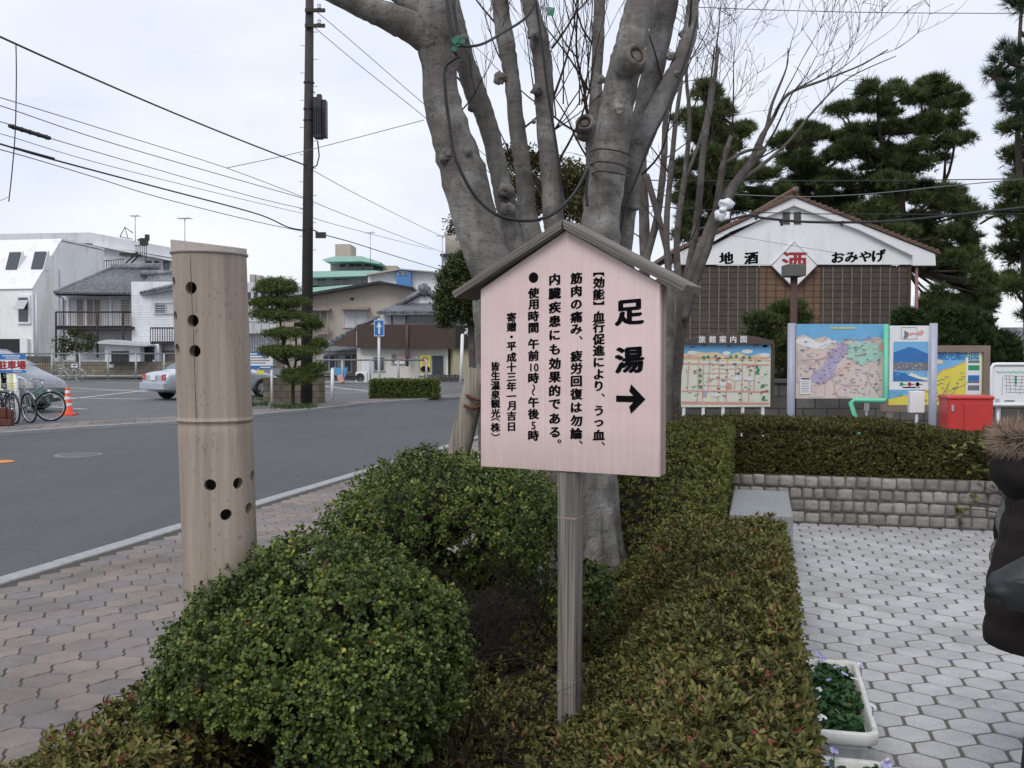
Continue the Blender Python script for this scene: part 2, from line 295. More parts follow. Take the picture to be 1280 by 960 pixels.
    M['backhedge'] = leafmat('back_hedge_leaf', [(0, (.038, .036, .014)), (.45, (.095, .09, .029)), (.8, (.165, .148, .046)), (1, (.16, .08, .04))], .55)
    M['pine'] = leafmat('pine_needles', [(0, (.03, .048, .018)), (.5, (.075, .105, .036)), (.85, (.125, .15, .048)), (1, (.18, .145, .05))], .6, .12)
    M['pinenear'] = leafmat('long_pine_needles', [(0, (.012, .03, .015)), (.6, (.035, .07, .032)), (1, (.07, .115, .05))], .45, .15)
    M['topiary'] = leafmat('topiary_leaf', [(0, (.05, .075, .025)), (.5, (.11, .15, .042)), (1, (.19, .21, .06))], .55)
    M['evergreen'] = leafmat('evergreen_leaf', [(0, (.035, .052, .022)), (.5, (.072, .095, .036)), (1, (.12, .14, .05))], .5)
    M['olive'] = leafmat('olive_leaf', [(0, (.035, .04, .014)), (.5, (.08, .08, .026)), (1, (.15, .115, .04))], .5)
    M['juniper'] = leafmat('juniper_leaf', [(0, (.015, .034, .013)), (.5, (.035, .066, .02)), (1, (.07, .11, .03))], .6)
    M['pansyleaf'] = leafmat('pansy_leaf', [(0, (.02, .05, .02)), (.5, (.04, .10, .035)), (1, (.07, .14, .05))], .5)
    M['grass'] = leafmat('verge_grass', [(0, (.03, .055, .02)), (1, (.10, .14, .05))], .6)
    M['fallen'] = plain('dry_leaf', (.26, .15, .09), .8, var=.25, scale=30)
    return M
M = build_mats()

# ------------------------------------------------------------------ objects
def settag(o, label=None, cat=None, group=None, kind=None):
    if label: o['label'] = label
    if cat: o['category'] = cat
    if group: o['group'] = group
    if kind: o['kind'] = kind
    return o
def thing(name, label, cat, loc=(0, 0, 0), group=None, rz=0.0):
    o = bpy.data.objects.new(name, None); COL.objects.link(o); o.location = loc; o.rotation_euler = (0, 0, rz)
    o.empty_display_size = .1
    return settag(o, label, cat, group)
def origin_of(o):
    v = Vector((0, 0, 0))
    while o is not None: v = v + Vector(o.location); o = o.parent
    return v
def link_mesh(name, me, mats, parent):
    o = bpy.data.objects.new(name, me); COL.objects.link(o)
    for m in (mats if isinstance(mats, (list, tuple)) else [mats]): me.materials.append(m)
    if parent is not None: o.parent = parent
    return o
def ctree(o, parent=None):
    c = o.copy(); COL.objects.link(c)
    if parent is not None: c.parent = parent
    for ch in [x for x in o.children]: ctree(ch, c)
    return c

class Fr:
    """a local frame: origin and three unit axes"""
    def __init__(s, o, x=(1, 0, 0), y=(0, 1, 0), z=(0, 0, 1)): s.o, s.x, s.y, s.z = Vector(o), Vector(x), Vector(y), Vector(z)
    def __call__(s, a, b, c=0.0): return s.o + s.x*a + s.y*b + s.z*c
WORLD = Fr((0, 0, 0))
def yawfr(o, deg): c, q = math.cos(R(deg)), math.sin(R(deg)); return Fr(o, (c, q, 0), (-q, c, 0))

class MB:
    def __init__(s): s.v = []; s.f = []; s.mi = []; s.sm = []; s.ti = []
    def add(s, vs, fs, mi=0, sm=False, tint=0.0):
        b = len(s.v); s.v.extend([tuple(v) for v in vs])
        for f in fs: s.f.append([i+b for i in f]); s.mi.append(mi); s.sm.append(sm); s.ti.append(tint)
    def poly(s, pts, mi=0, tint=0.0): s.add(pts, [list(range(len(pts)))], mi, False, tint)
    def box(s, c, d, fr=WORLD, mi=0, tint=0.0):
        x, y, z = (k/2 for k in d)
        vs = [fr(c[0]+i*x, c[1]+j*y, c[2]+k*z) for k in (-1, 1) for j in (-1, 1) for i in (-1, 1)]
        s.add(vs, [[0, 2, 3, 1], [4, 5, 7, 6], [0, 1, 5, 4], [2, 6, 7, 3], [1, 3, 7, 5], [0, 4, 6, 2]], mi, False, tint)
    def bx(s, x0, x1, y0, y1, z0, z1, fr=WORLD, mi=0, tint=0.0): s.box(((x0+x1)/2, (y0+y1)/2, (z0+z1)/2), (x1-x0, y1-y0, z1-z0), fr, mi, tint)
    def prism(s, pts, off, mi=0, sm=False):
        """closed outline (3-D points) pushed along off"""
        n = len(pts); off = Vector(off); vs = [Vector(p) for p in pts]+[Vector(p)+off for p in pts]
        s.add(vs, [list(range(n))[::-1], list(range(n, 2*n))], mi, False); b = len(s.v)-2*n
        for i in range(n):
            s.f.append([b+i, b+(i+1) % n, b+n+(i+1) % n, b+n+i]); s.mi.append(mi); s.sm.append(sm); s.ti.append(0.0)
    def tube(s, pts, rad, n=8, mi=0, cap=True, wob=0.0, sm=True, seed=0.0):
        pts = [Vector(p) for p in pts]; m = len(pts)
        if not isinstance(rad, (list, tuple)): rad = [rad]*m
        t0 = (pts[1]-pts[0]).normalized(); a = Vector((0, 0, 1)) if abs(t0.z) < .9 else Vector((0, 1, 0)); u = t0.cross(a).normalized(); vs = []; pt = t0
        for i in range(m):
            t = (pts[min(i+1, m-1)]-pts[max(i-1, 0)])
            t = t.normalized() if t.length > 1e-9 else pt
            q = pt.rotation_difference(t); u = (q @ u); u = (u - t*u.dot(t)).normalized(); w = t.cross(u); pt = t
            for k in range(n):
                an = 2*math.pi*k/n; d = u*math.cos(an)+w*math.sin(an); r = rad[i]
                if wob: r *= 1+wob*mnoise.noise((pts[i]+d*rad[i])*(.55/max(rad[i], .01))+Vector((seed, 0, 0)))
                vs.append(pts[i]+d*r)
        fs = [[i*n+k, i*n+(k+1) % n, (i+1)*n+(k+1) % n, (i+1)*n+k] for i in range(m-1) for k in range(n)]
        s.add(vs, fs, mi, sm)
        if cap:
            b = len(s.v)-m*n
            for f in (list(range(b, b+n))[::-1], list(range(b+(m-1)*n, b+m*n))): s.f.append(f); s.mi.append(mi); s.sm.append(False); s.ti.append(0.0)
    def lathe(s, prof, n=24, fr=WORLD, mi=0, sm=True, a0=0, a1=2*math.pi):
        full = abs(a1-a0-2*math.pi) < 1e-6; m = n if full else n+1; vs = []
        for r, z in prof:
            for k in range(m):
                a = a0+(a1-a0)*k/n; vs.append(fr(r*math.cos(a), r*math.sin(a), z))
        fs = [[i*m+k, i*m+(k+1) % m, (i+1)*m+(k+1) % m, (i+1)*m+k] for i in range(len(prof)-1) for k in range(n)]
        s.add(vs, fs, mi, sm)
    def disc(s, c, r, ax, ay, n=24, mi=0):
        c, ax, ay = Vector(c), Vector(ax), Vector(ay); s.poly([c+ax*(r*math.cos(2*math.pi*k/n))+ay*(r*math.sin(2*math.pi*k/n)) for k in range(n)], mi)
    def ball(s, c, r, n=10, m=6, mi=0, wob=0.0, seed=0.0):
        c = Vector(c); r = Vector((r, r, r)) if isinstance(r, (int, float)) else Vector(r); vs = []
        for j in range(m+1):
            th = math.pi*j/m
            for k in range(n):
                ph = 2*math.pi*k/n; d = Vector((math.sin(th)*math.cos(ph), math.sin(th)*math.sin(ph), math.cos(th)))
                q = 1+(wob*mnoise.noise(d*1.7+Vector((seed, seed*.7, 0))) if wob else 0); vs.append(c+Vector((d.x*r.x, d.y*r.y, d.z*r.z))*q)
        s.add(vs, [[j*n+k, (j+1)*n+k, (j+1)*n+(k+1) % n, j*n+(k+1) % n] for j in range(m) for k in range(n)], mi, True)
    def build(s, name, mats, parent=None, kind=None, bevel=0.0, seg=2):
        o0 = origin_of(parent) if parent is not None else Vector((0, 0, 0))
        me = bpy.data.meshes.new(name); me.from_pydata([(x-o0.x, y-o0.y, z-o0.z) for x, y, z in s.v], [], s.f)
        me.polygons.foreach_set('material_index', s.mi); me.polygons.foreach_set('use_smooth', s.sm)
        if any(s.ti):
            a = me.attributes.new('tint', 'FLOAT', 'FACE'); a.data.foreach_set('value', s.ti)
        me.validate(); me.update(); o = link_mesh(name, me, mats, parent)
        if kind: o['kind'] = kind
        if bevel:
            b = o.modifiers.new('bevel', 'BEVEL'); b.width = bevel; b.segments = seg; b.limit_method = 'ANGLE'; b.angle_limit = R(40)
        return o

def catmull(pts, rad, per=6):
    P_ = [Vector(p) for p in pts]; n = len(P_); out = []; ro = []
    for i in range(n-1):
        p0, p1, p2, p3 = P_[max(i-1, 0)], P_[i], P_[i+1], P_[min(i+2, n-1)]
        for k in range(per):
            t = k/per; out.append(.5*((2*p1)+(p2-p0)*t+(2*p0-5*p1+4*p2-p3)*t*t+(3*p1-p0-3*p2+p3)*t**3)); ro.append(rad[i]*(1-t)+rad[i+1]*t)
    out.append(P_[-1]); ro.append(rad[-1]); return out, ro

def smooth(a, b, x): t = min(1, max(0, (x-a)/(b-a))); return t*t*(3-2*t)
# ---- leaves in bulk (numpy)
LEAF_OBO = (np.array([[0, 0, 0], [.30, .40, .10], [.42, .74, .10], [0, 1, 0], [-.42, .74, .10], [-.30, .40, .10]]), [[0, 1, 2, 3], [0, 3, 4, 5]])
LEAF_LAN = (np.array([[0, 0, 0], [.20, .35, .07], [.17, .7, .05], [0, 1, -.06], [-.17, .7, .05], [-.20, .35, .07]]), [[0, 1, 2, 3], [0, 3, 4, 5]])
LEAF_TRI = (np.array([[-.5, 0, 0], [.5, 0, 0], [0, 1, 0]]), [[0, 1, 2]])
LEAF_DIA = (np.array([[0, 0, 0], [.36, .5, .08], [0, 1, 0], [-.36, .5, .08]]), [[0, 1, 2, 3]])
def unit(a): return a/np.maximum(np.linalg.norm(a, axis=1, keepdims=True), 1e-9)
def leaf_obj(name, pos, dirs, nrm, length, width, tint, tmpl, mat, parent):
    V, Fc = tmpl; n = len(pos); k = len(V); y = unit(dirs); x = unit(np.cross(y, nrm)); z = np.cross(x, y)
    L = np.asarray(length).reshape(-1, 1, 1)*np.ones((n, 1, 1)); W = np.asarray(width).reshape(-1, 1, 1)*np.ones((n, 1, 1))
    vs = pos[:, None, :]+x[:, None, :]*(V[None, :, 0:1]*W)+y[:, None, :]*(V[None, :, 1:2]*L)+z[:, None, :]*(V[None, :, 2:3]*L)
    o0 = origin_of(parent) if parent is not None else Vector((0, 0, 0)); vs = vs.reshape(-1, 3)-np.array(o0)
    c = len(Fc[0]); fi = (np.arange(n)[:, None, None]*k+np.array(Fc)[None]).reshape(-1); nf = n*len(Fc)
    me = bpy.data.meshes.new(name); me.vertices.add(len(vs)); me.vertices.foreach_set('co', vs.astype(np.float32).reshape(-1))
    me.loops.add(len(fi)); me.loops.foreach_set('vertex_index', fi.astype(np.int32)); me.polygons.add(nf)
    me.polygons.foreach_set('loop_start', (np.arange(nf)*c).astype(np.int32))
    me.update(calc_edges=True)
    a = me.attributes.new('tint', 'FLOAT', 'FACE'); a.data.foreach_set('value', np.repeat(np.clip(tint, 0, 1), len(Fc)).astype(np.float32))
    return link_mesh(name, me, mat, parent)
def rosettes(pos, axis, per, spread=(25, 75), jitter=.004):
    """leaves whorled round shoot tips: returns positions, directions, normals for per leaves each"""
    n = len(pos); ax = unit(axis); ref = np.where(np.abs(ax[:, 2:3]) < .9, np.array([[0, 0, 1.]]), np.array([[1., 0, 0]])); u = unit(np.cross(ax, ref)); w = np.cross(ax, u)
    ph0 = RNG.uniform(0, 6.28, n); ps, ds, ns, idx = [], [], [], []
    for k in range(per):
        ph = ph0+k*2.399+RNG.normal(0, .25, n); el = np.radians(RNG.uniform(spread[0], spread[1], n)+ (k/per-.5)*20)
        rad = u*np.cos(ph)[:, None]+w*np.sin(ph)[:, None]; d = ax*np.cos(el)[:, None]+rad*np.sin(el)[:, None]
        nn = ax*np.sin(el)[:, None]-rad*np.cos(el)[:, None]
        ps.append(pos-ax*(k*.0022)+RNG.normal(0, jitter, (n, 3))); ds.append(d); ns.append(nn+RNG.normal(0, .2, (n, 3))); idx.append(np.arange(n))
    return np.concatenate(ps), np.concatenate(ds), np.concatenate(ns), np.concatenate(idx)
def sph(n): return unit(RNG.normal(0, 1, (n, 3)))
def nz3(p, sc, off=0.0):
    return np.array([mnoise.noise(Vector((float(a)*sc+off, float(b)*sc, float(c)*sc))) for a, b, c in p])

# ---- writing
_tc = {}
def glyph(ch):
    if ch in _tc: return _tc[ch]
    cu = bpy.data.curves.new('glyph', 'FONT'); cu.body = ch; cu.size = 1.0; cu.resolution_u = 3
    o = bpy.data.objects.new('glyph', cu); COL.objects.link(o); dg = bpy.context.evaluated_depsgraph_get()
    me = bpy.data.meshes.new_from_object(o.evaluated_get(dg)); vs = [(v.co.x, v.co.y) for v in me.vertices]; fs = [list(p.vertices) for p in me.polygons]
    bpy.data.meshes.remove(me); bpy.data.objects.remove(o); bpy.data.curves.remove(cu)
    _tc[ch] = (vs, fs); return _tc[ch]
def put_char(mb, ch, fr, u, v, size, bold=.02, lift=.0015, shear=.05, rot=0, mi=0, full=True, squash=1.0):
    """one character centred on (u,v) of a board frame; the em square is size wide"""
    vs, fs = glyph(ch)
    if not vs: return
    xs = [a for a, b in vs]; ys = [b for a, b in vs]
    cx, cy = ((min(xs)+max(xs))/2, (min(ys)+max(ys))/2) if full else ((.5, .36))
    offs = [(0, 0)] if not bold else [(-bold, 0), (bold, 0), (0, bold*.6), (0, -bold*.6), (bold*.7, bold*.5), (-bold*.7, -bold*.5)]
    for i, (dx, dy) in enumerate(offs):
        out = []
        for a, b in vs:
            x, y = a-cx+dx, b-cy+dy; y += shear*x; x *= squash
            if rot: c, q = math.cos(R(rot)), math.sin(R(rot)); x, y = x*c-y*q, x*q+y*c
            out.append(fr(u+x*size, v+y*size, lift+i*.00008))
        mb.add(out, fs, mi)
def put_line(mb, text, fr, u, v, size, pitch=None, bold=.03, lift=.002, mi=0, shear=0.0, squash=1.0):
    """text set along u, centred on (u,v), one cell per character"""
    n = len(text); pitch = pitch or size
    for i, ch in enumerate(text):
        if ch != ' ': put_char(mb, ch, fr, u+(i-(n-1)/2)*pitch, v, size, bold, lift, shear, 0, mi, True, squash)
from mathutils import Matrix
def build_local(mb, name, mats, parent, fr, bevel=0.0):
    """mesh written in the frame's own coordinates, so that wood grain follows it"""
    me = bpy.data.meshes.new(name); me.from_pydata(mb.v, [], mb.f)
    me.polygons.foreach_set('material_index', mb.mi); me.polygons.foreach_set('use_smooth', mb.sm); me.update()
    o = link_mesh(name, me, mats, parent); q = fr.o-origin_of(parent)
    o.matrix_local = Matrix(((fr.x.x, fr.y.x, fr.z.x, q.x), (fr.x.y, fr.y.y, fr.z.y, q.y), (fr.x.z, fr.y.z, fr.z.z, q.z), (0, 0, 0, 1)))
    if bevel: b = o.modifiers.new('bevel', 'BEVEL'); b.width = bevel; b.segments = 2; b.limit_method = 'ANGLE'; b.angle_limit = R(40)
    return o

# ================================================================== SETTING: ground, road, paving
ZR, ZF = -.10, -.06
mb = MB(); mb.poly([(-900, -300, -.16), (900, -300, -.16), (900, 1500, -.16), (-900, 1500, -.16)]); mb.build('ground', M['ground'], kind='structure')
# far kerb line of the road, read off the picture and carried on
FK = [G(0, 545, ZR), G(110, 537, ZR), G(222, 530, ZR), G(320, 521, ZR), G(400, 513, ZR), G(456, 506, ZR), G(548, 499.5, ZR), G(590, 497, ZR)]
FK = [FK[0]+(FK[0]-FK[2])*2.2] + FK + [FK[-1]+Vector((6, 3.6, 0)), FK[-1]+Vector((16, 8, 0))]
mb = MB(); near = [S(-4.99, -12, ZR), S(-4.99, 60, ZR)]
mb.poly([near[0]]+[Vector((-70, -12, ZR))]+FK+[Vector((30, 60, ZR)), near[1]]); mb.build('road', M['asphalt'], kind='structure')
far_in = [p+Vector((-.62, 1.75, 0)) for p in FK]          # far pavement: a strip of pinkish slabs behind the far kerb
mb = MB()
for i in range(len(FK)-1):
    a, b, c, d = FK[i].copy(), FK[i+1].copy(), far_in[i+1].copy(), far_in[i].copy()
    for p in (a, b, c, d): p.z = -.035
    k = max(2, int((b-a).length/.35))
    for j in range(k):
        for r in range(4):
            q = [a.lerp(b, j/k).lerp(d.lerp(c, j/k), (r+.03)/4), a.lerp(b, (j+.96)/k).lerp(d.lerp(c, (j+.96)/k), (r+.03)/4), a.lerp(b, (j+.96)/k).lerp(d.lerp(c, (j+.96)/k), (r+.97)/4), a.lerp(b, j/k).lerp(d.lerp(c, j/k), (r+.97)/4)]
            mb.poly(q, 0, random.uniform(.15, .95))
mb.build('far_pavement', M['paver_pink'], kind='structure')
mb = MB()
for i in range(len(FK)-1):
    a, b = FK[i], FK[i+1]; d = (b-a).normalized(); n = Vector((-d.y, d.x, 0)); zt = Vector((0, 0, -.03-ZR))
    mb.prism([a, b, b+n*.14, a+n*.14], zt)
mb.build('far_kerb', M['kerb'], kind='structure')
mb = MB(); q = [p.copy() for p in FK]
for p in q: p.z = ZF
mb.poly(q+[Vector((60, 90, ZF)), Vector((60, 140, ZF)), Vector((-120, 140, ZF)), Vector((-120, 20, ZF))][0:4]); mb.build('parking_lot', M['parking'], kind='structure')
# painted lines of the parking lot
mb = MB()
def gline(a, b, w=.12, z=ZF+.006):
    a, b = G(*a, z), G(*b, z); d = (b-a).normalized(); n = Vector((-d.y, d.x, 0))*w/2; mb.poly([a-n, b-n, b+n, a+n])
for a, b in (((75, 489.5), (215, 486)), ((75, 497), (250, 500)), ((75, 500), (182, 488)), ((27, 516), (108, 511)), ((60, 508), (108, 511.5)), ((75, 484), (186, 489.5)), ((120, 478), (215, 479.5)),
             ((130, 474.5), (225, 476)), ((40, 478), (185, 473.8)), ((320, 487), (420, 483)), ((405, 490.5), (462, 490)), ((400, 482), (460, 489)), ((420, 487.5), (465, 486))): gline(a, b)
mb.build('parking_lines', M['line'], kind='structure')
mb = MB(); c = G(-2, 577, ZR+.006)
mb.disc(c, .22, (1, 0, 0), (0, 1, 0), 24); mb.build('orange_road_mark', M['orange'], kind='structure')

# hexagon pavers
def hex_tile(c, ux, uy, a, gap, wavy, amp):
    """hexagon a wide across its flats, pointed along uy"""
    r = a/math.sqrt(3); cs = [(math.sin(math.pi/3*k)*r, math.cos(math.pi/3*k)*r) for k in range(6)]; out = []
    for i in range(6):
        p, q = cs[i], cs[(i+1) % 6]; dx, dy = q[0]-p[0], q[1]-p[1]; L = math.hypot(dx, dy); nx, ny = -dy/L, dx/L
        if wavy:
            for k in range(8):
                t = k/8; o = amp*(math.sin(2*math.pi*t)+.28*math.sin(6*math.pi*t)); out.append((p[0]+dx*t+nx*o, p[1]+dy*t+ny*o))
        else:
            out.append((p[0]+dx*.09, p[1]+dy*.09)); out.append((p[0]+dx*.91, p[1]+dy*.91))
    k = 1-gap/a; return [c+ux*(x*k)+uy*(y*k) for x, y in out]
def pave(name, mat, ux, uy, a, gap, z, inside, rng, wavy=False, amp=0.0):
    mb = MB(); r3 = a*math.sqrt(3)/2
    for j in range(rng[2], rng[3]):
        for i in range(rng[0], rng[1]):
            c = ux*((i+(j % 2)*.5)*a)+uy*(j*r3)
            if not inside(c): continue
            c.z = z+random.uniform(-.0012, .0012); ring = hex_tile(c, ux, uy, a, gap, wavy, amp); n = len(ring); t = random.random()*.98+.01
            lo = [Vector((p.x, p.y, z-.012)) for p in ring]; mid = [c+(p-c)*.965 for p in ring]
            for p, q in zip(mid, ring): q.z = z-.0035
            tl = Vector((random.uniform(-1, 1)*.01, random.uniform(-1, 1)*.01, 0))
            for p in mid: p.z += (p-c).dot(tl)
            mb.add(mid+ring+lo, [list(range(n))[::-1]]+[[i2, (i2+1) % n, n+(i2+1) % n, n+i2] for i2 in range(n)]+[[n+i2, n+(i2+1) % n, 2*n+(i2+1) % n, 2*n+i2] for i2 in range(n)], 0, False, t)
    return mb.build(name, mat, kind='structure')
# near pavement: rows of wavy hexagons run along the kerb
pave('pavement', M['paver_pink'], EX, NX, .207, .009, 0.0, lambda c: -4.80 < ts(c)[0] < -1.85 and 1.2 < ts(c)[1] < 24, (5, 118, -30, -8), True, .0065)
mb = MB(); mb.poly([S(-4.85, -6, -.006), S(-1.7, -6, -.006), S(-1.7, 60, -.006), S(-4.85, 60, -.006)]); mb.build('pavement_bedding', M['joint'], kind='structure')
mb = MB(); s = -5.83
while s < 45:
    L = .995; mb.bx(-5.0+random.uniform(-.004, .004), -4.845, s+.004, s+L, ZR-.05, .012+random.uniform(-.004, .004), Fr((0, 0, 0), NX, EX)); s += 1.0
mb.build('kerb', M['kerb'], kind='structure', bevel=.012)
# plaza: pale regular hexagons
pave('plaza_paving', M['paver_white'], NX, EX, .168, .0145, 0.0, lambda c: .02 < ts(c)[0] < 6 and 1.4 < ts(c)[1] < 9.2, (-1, 37, 9, 64))
mb = MB(); mb.poly([S(-.3, -6, -.0045), S(14, -6, -.0045), S(14, 9.3, -.0045), S(-.3, 9.3, -.0045)]); mb.build('plaza_bedding', M['joint2'], kind='structure')
mb = MB(); n = 36
pts = []
def soil_z(t, s): return .02+.05*mnoise.noise(Vector((t*1.7, s*1.7, 0)))
grid = [[S(-2.2+2.32*i/16, .8+9.0*j/40, soil_z(-2.2+2.32*i/16, .8+9.0*j/40)) for i in range(17)] for j in range(41)]
mb.add([p for r_ in grid for p in r_], [[j*17+i, j*17+i+1, (j+1)*17+i+1, (j+1)*17+i] for j in range(40) for i in range(16)], 0, True); mb.build('bed_soil', M['soil'], kind='structure')
mb = MB(); mb.poly([S(-1.8, 9.32, -.006), S(40, 9.32, -.006), S(40, 60, -.006), S(-1.8, 60, -.006)]); mb.build('gravel_yard', M['ground'], kind='structure')
# manhole on the road
t = thing('manhole_cover', 'round ribbed cast iron manhole cover set in the road', 'manhole cover', G(98, 569, ZR))
mb = MB(); fr = Fr(G(98, 569, ZR)); mb.lathe([(.0, .012), (.30, .012), (.31, .008), (.34, .012), (.36, .010), (.365, .0)], 40, fr)
for k in range(-5, 6):
    w = math.sqrt(max(.0, .28**2-(k*.05)**2))
    if w > .05: mb.bx(-w, w, k*.05-.012, k*.05+.012, .0125, .018, fr)
mb.build('cover', M['iron'], t)

# ================================================================== GRANITE SETT WALL
wall_len = (-.75, 5.2)
t0 = thing('granite_sett_wall', 'low retaining wall of rough grey granite cubes under the long trimmed hedge', 'wall', S(2, 9.25))
mb = MB(); rowh = .107; mbm = MB(); fw = Fr((0, 0, 0), NX, EX)
for r_ in range(4):
    x = wall_len[0]-(r_ % 2)*.05
    while x < wall_len[1]:
        w = random.uniform(.088, .135); z0 = r_*rowh+.004+random.uniform(-.003, .003); h = rowh-.008+random.uniform(-.004, .004); y0 = 9.2+random.uniform(-.008, .008)
        N_ = 6; pts = []; sk_ = random.uniform(-.006, .006); sd = random.uniform(0, 50)
        for b_ in range(N_+1):
            for a_ in range(N_+1):
                u_, v_ = a_/N_*2-1, b_/N_*2-1; q = max(abs(u_), abs(v_)); rc = (abs(u_)**9+abs(v_)**9)**(1/9.); k_ = q/max(rc, 1e-6) if q > 0 else 1
                dd = .024*smooth(.74, 1.0, q)+.006*mnoise.noise(Vector((u_*1.3+sd, v_*1.3, 0)))+.003*mnoise.noise(Vector((u_*3+sd, v_*3, 4)))
                pts.append(fw(x+w/2+(w-.005)/2*u_*k_+sk_*v_+.003*mnoise.noise(Vector((v_*2, sd, 0))), y0+dd, z0+h/2+h/2*v_*k_+.003*mnoise.noise(Vector((u_*2, sd, 9)))))
        mb.add(pts, [[r2*(N_+1)+c2, r2*(N_+1)+c2+1, (r2+1)*(N_+1)+c2+1, (r2+1)*(N_+1)+c2] for r2 in range(N_) for c2 in range(N_)], 0, True, random.uniform(.02, 1)); x += w
mb.build('stones', M['sett'], t0); mbm.bx(wall_len[0], wall_len[1], 9.222, 9.42, -.05, 4*rowh-.012, fw); mbm.build('mortar', M['mortar'], t0)
# grey granite block
t0 = thing('granite_block', 'long flat topped grey granite bench block beside the plaza paving', 'stone bench', S(.01, 7.4))
mb = MB(); mb.bx(-.2, .215, 6.8, 8.0, .0, .45, fw); mb.build('block', M['granite'], t0, bevel=.012)

# ================================================================== BEDS AND HEDGES
def field_hedge(name, label, cat, hfun, dens, tr, sr, mat, leaf_len, per, group=None, side=None, edge=None, tints=(.45, .23), far=False):
    """clipped shrubs whose top follows hfun(t,s): an inner mass of stems and thousands of whorled leaves"""
    root = thing(name, label, cat, S(sum(tr)/2, sum(sr)/2), group)
    mb = MB(); nt, ns_ = 26, 40; vs = []
    for j in range(ns_+1):
        for i in range(nt+1):
            a, b = tr[0]+(tr[1]-tr[0])*i/nt, sr[0]+(sr[1]-sr[0])*j/ns_; e = edge(a, b) if edge else 1
            vs.append(S(a, b, max(.015, (hfun(a, b)-.10)*e)))
    mb.add(vs, [[j*(nt+1)+i, j*(nt+1)+i+1, (j+1)*(nt+1)+i+1, (j+1)*(nt+1)+i] for j in range(ns_) for i in range(nt)], 0, True)
    # side skirts down to the soil
    for (i0, fixed) in ((0, 't0'), (nt, 't1')):
        col = [vs[j*(nt+1)+i0] for j in range(ns_+1)]; lo = [Vector((p.x, p.y, 0.0)) for p in col]
        mb.add(col+lo, [[j, j+1, ns_+2+j, ns_+1+j] for j in range(ns_)], 0, True)
    for j0 in (0, ns_):
        col = [vs[j0*(nt+1)+i] for i in range(nt+1)]; lo = [Vector((p.x, p.y, 0.0)) for p in col]
        mb.add(col+lo, [[j, j+1, nt+2+j, nt+1+j] for j in range(nt)], 0, True)
    mb.build('stems', M['soil'], root)
    n = int(dens*(tr[1]-tr[0])*(sr[1]-sr[0])); pos, ax, tn = [], [], []
    for _ in range(n):
        a, b = random.uniform(*tr), random.uniform(*sr); e = edge(a, b) if edge else 1
        if random.random() > e+.05: continue
        h = hfun(a, b)*e; q = .03; gx = (hfun(a+q, b)-hfun(a-q, b))/(2*q); gy = (hfun(a, b+q)-hfun(a, b-q))/(2*q)
        cl = mnoise.noise(Vector((a*5.5, b*5.5, .3))); z = h-random.random()**1.4*.11+.034*cl+random.gauss(0, .008)+(random.random() < .03)*random.uniform(.01, .06)
        if z < .03: continue
        pos.append(S(a, b, z)); v = (Vector((0, 0, 1))-NX*gx*.7-EX*gy*.7).normalized()+Vector((random.gauss(0, .35), random.gauss(0, .35), random.gauss(0, .15))); ax.append(v)
        tn.append(tints[0]+.16*cl+.14*mnoise.noise(Vector((a*1.1, b*1.1, 4)))+random.gauss(0, tints[1]*.55))
    for (tt, s0, s1, nrm) in (side or []):       # leaves on an upright face
        for _ in range(int(dens*.8*(s1-s0)*.6)):
            b = random.uniform(s0, s1); a = tt; pt = (a, b)
            h = hfun(tt-math.copysign(.04, nrm), b); z = h*random.random()**.8; cl = mnoise.noise(Vector((b*5.5, z*5.5, 7)))
            pos.append(S(tt+math.copysign(.02, nrm)*(1+cl)-math.copysign(1, nrm)*random.random()**2*.05, b, z)); ax.append(NX*math.copysign(1, nrm)+Vector((random.gauss(0, .4), random.gauss(0, .4), .45+random.gauss(0, .3))))
            tn.append(tints[0]+.14*cl+random.gauss(0, tints[1]*.55))
    pos, ax, tn = np.array([tuple(p) for p in pos]), np.array([tuple(p) for p in ax]), np.array(tn)
    p, d, nn, ix = rosettes(pos, ax, per); L = RNG.uniform(.65, 1.15, len(p))*leaf_len
    leaf_obj('leaves', p, d, nn, L, L*1.02, tn[ix]+RNG.normal(0, tints[1]*.5, len(p)), LEAF_LAN, M[mat], root); return root
def bumps(t, s): return .022*mnoise.noise(Vector((t*3.1, s*3.1, 1)))+.016*mnoise.noise(Vector((t*7, s*7, 5)))
def h_right(t, s):
    h = .055+.10*(1-smooth(-1.0, -.80, t))*(1-smooth(3.4, 4.4, s))+.485*smooth(-.82, -.20, t-.10*smooth(4.5, 2.6, s)) ; h += .03*smooth(4.5, 6.2, s)
    if s > 5.0: h = h+(.50-h)*smooth(5.0, 6.0, s)*.9*smooth(-.86, -.40, t)
    return h+bumps(t, s)
def e_right(t, s):
    m = .04*mnoise.noise(Vector((s*2.3, 0, 2)))+.02*mnoise.noise(Vector((s*9, 0, 2))); return 1 if t < .10+m else max(0, 1-(t-.10-m)/.05)
def e_boxes(t, s):
    return e_right(t, s)
field_hedge('azalea_hedge', 'wide low azalea hedge with bronze green leaves around the notice board post', 'hedge', h_right, 2900, (-1.25, .16), (1.55, 6.3), 'azalea', .030, 7, 'clipped hedges of the bed', side=[(.12, 1.6, 6.2, 1)], edge=e_boxes, tints=(.46, .30))
def h_left(t, s):
    return .02+.31*smooth(-2.36, -2.14, t)*(1-.97*smooth(-1.76, -1.58, t)*smooth(1.9, 2.4, s)) - .12*smooth(4.4, 5.2, s)+bumps(t, s)
field_hedge('azalea_hedge', 'narrow reddish azalea strip along the pink paving below the bamboo post', 'hedge', h_left, 2500, (-2.36, -1.2), (1.5, 5.2), 'azalea', .030, 7, 'clipped hedges of the bed', tints=(.56, .25))
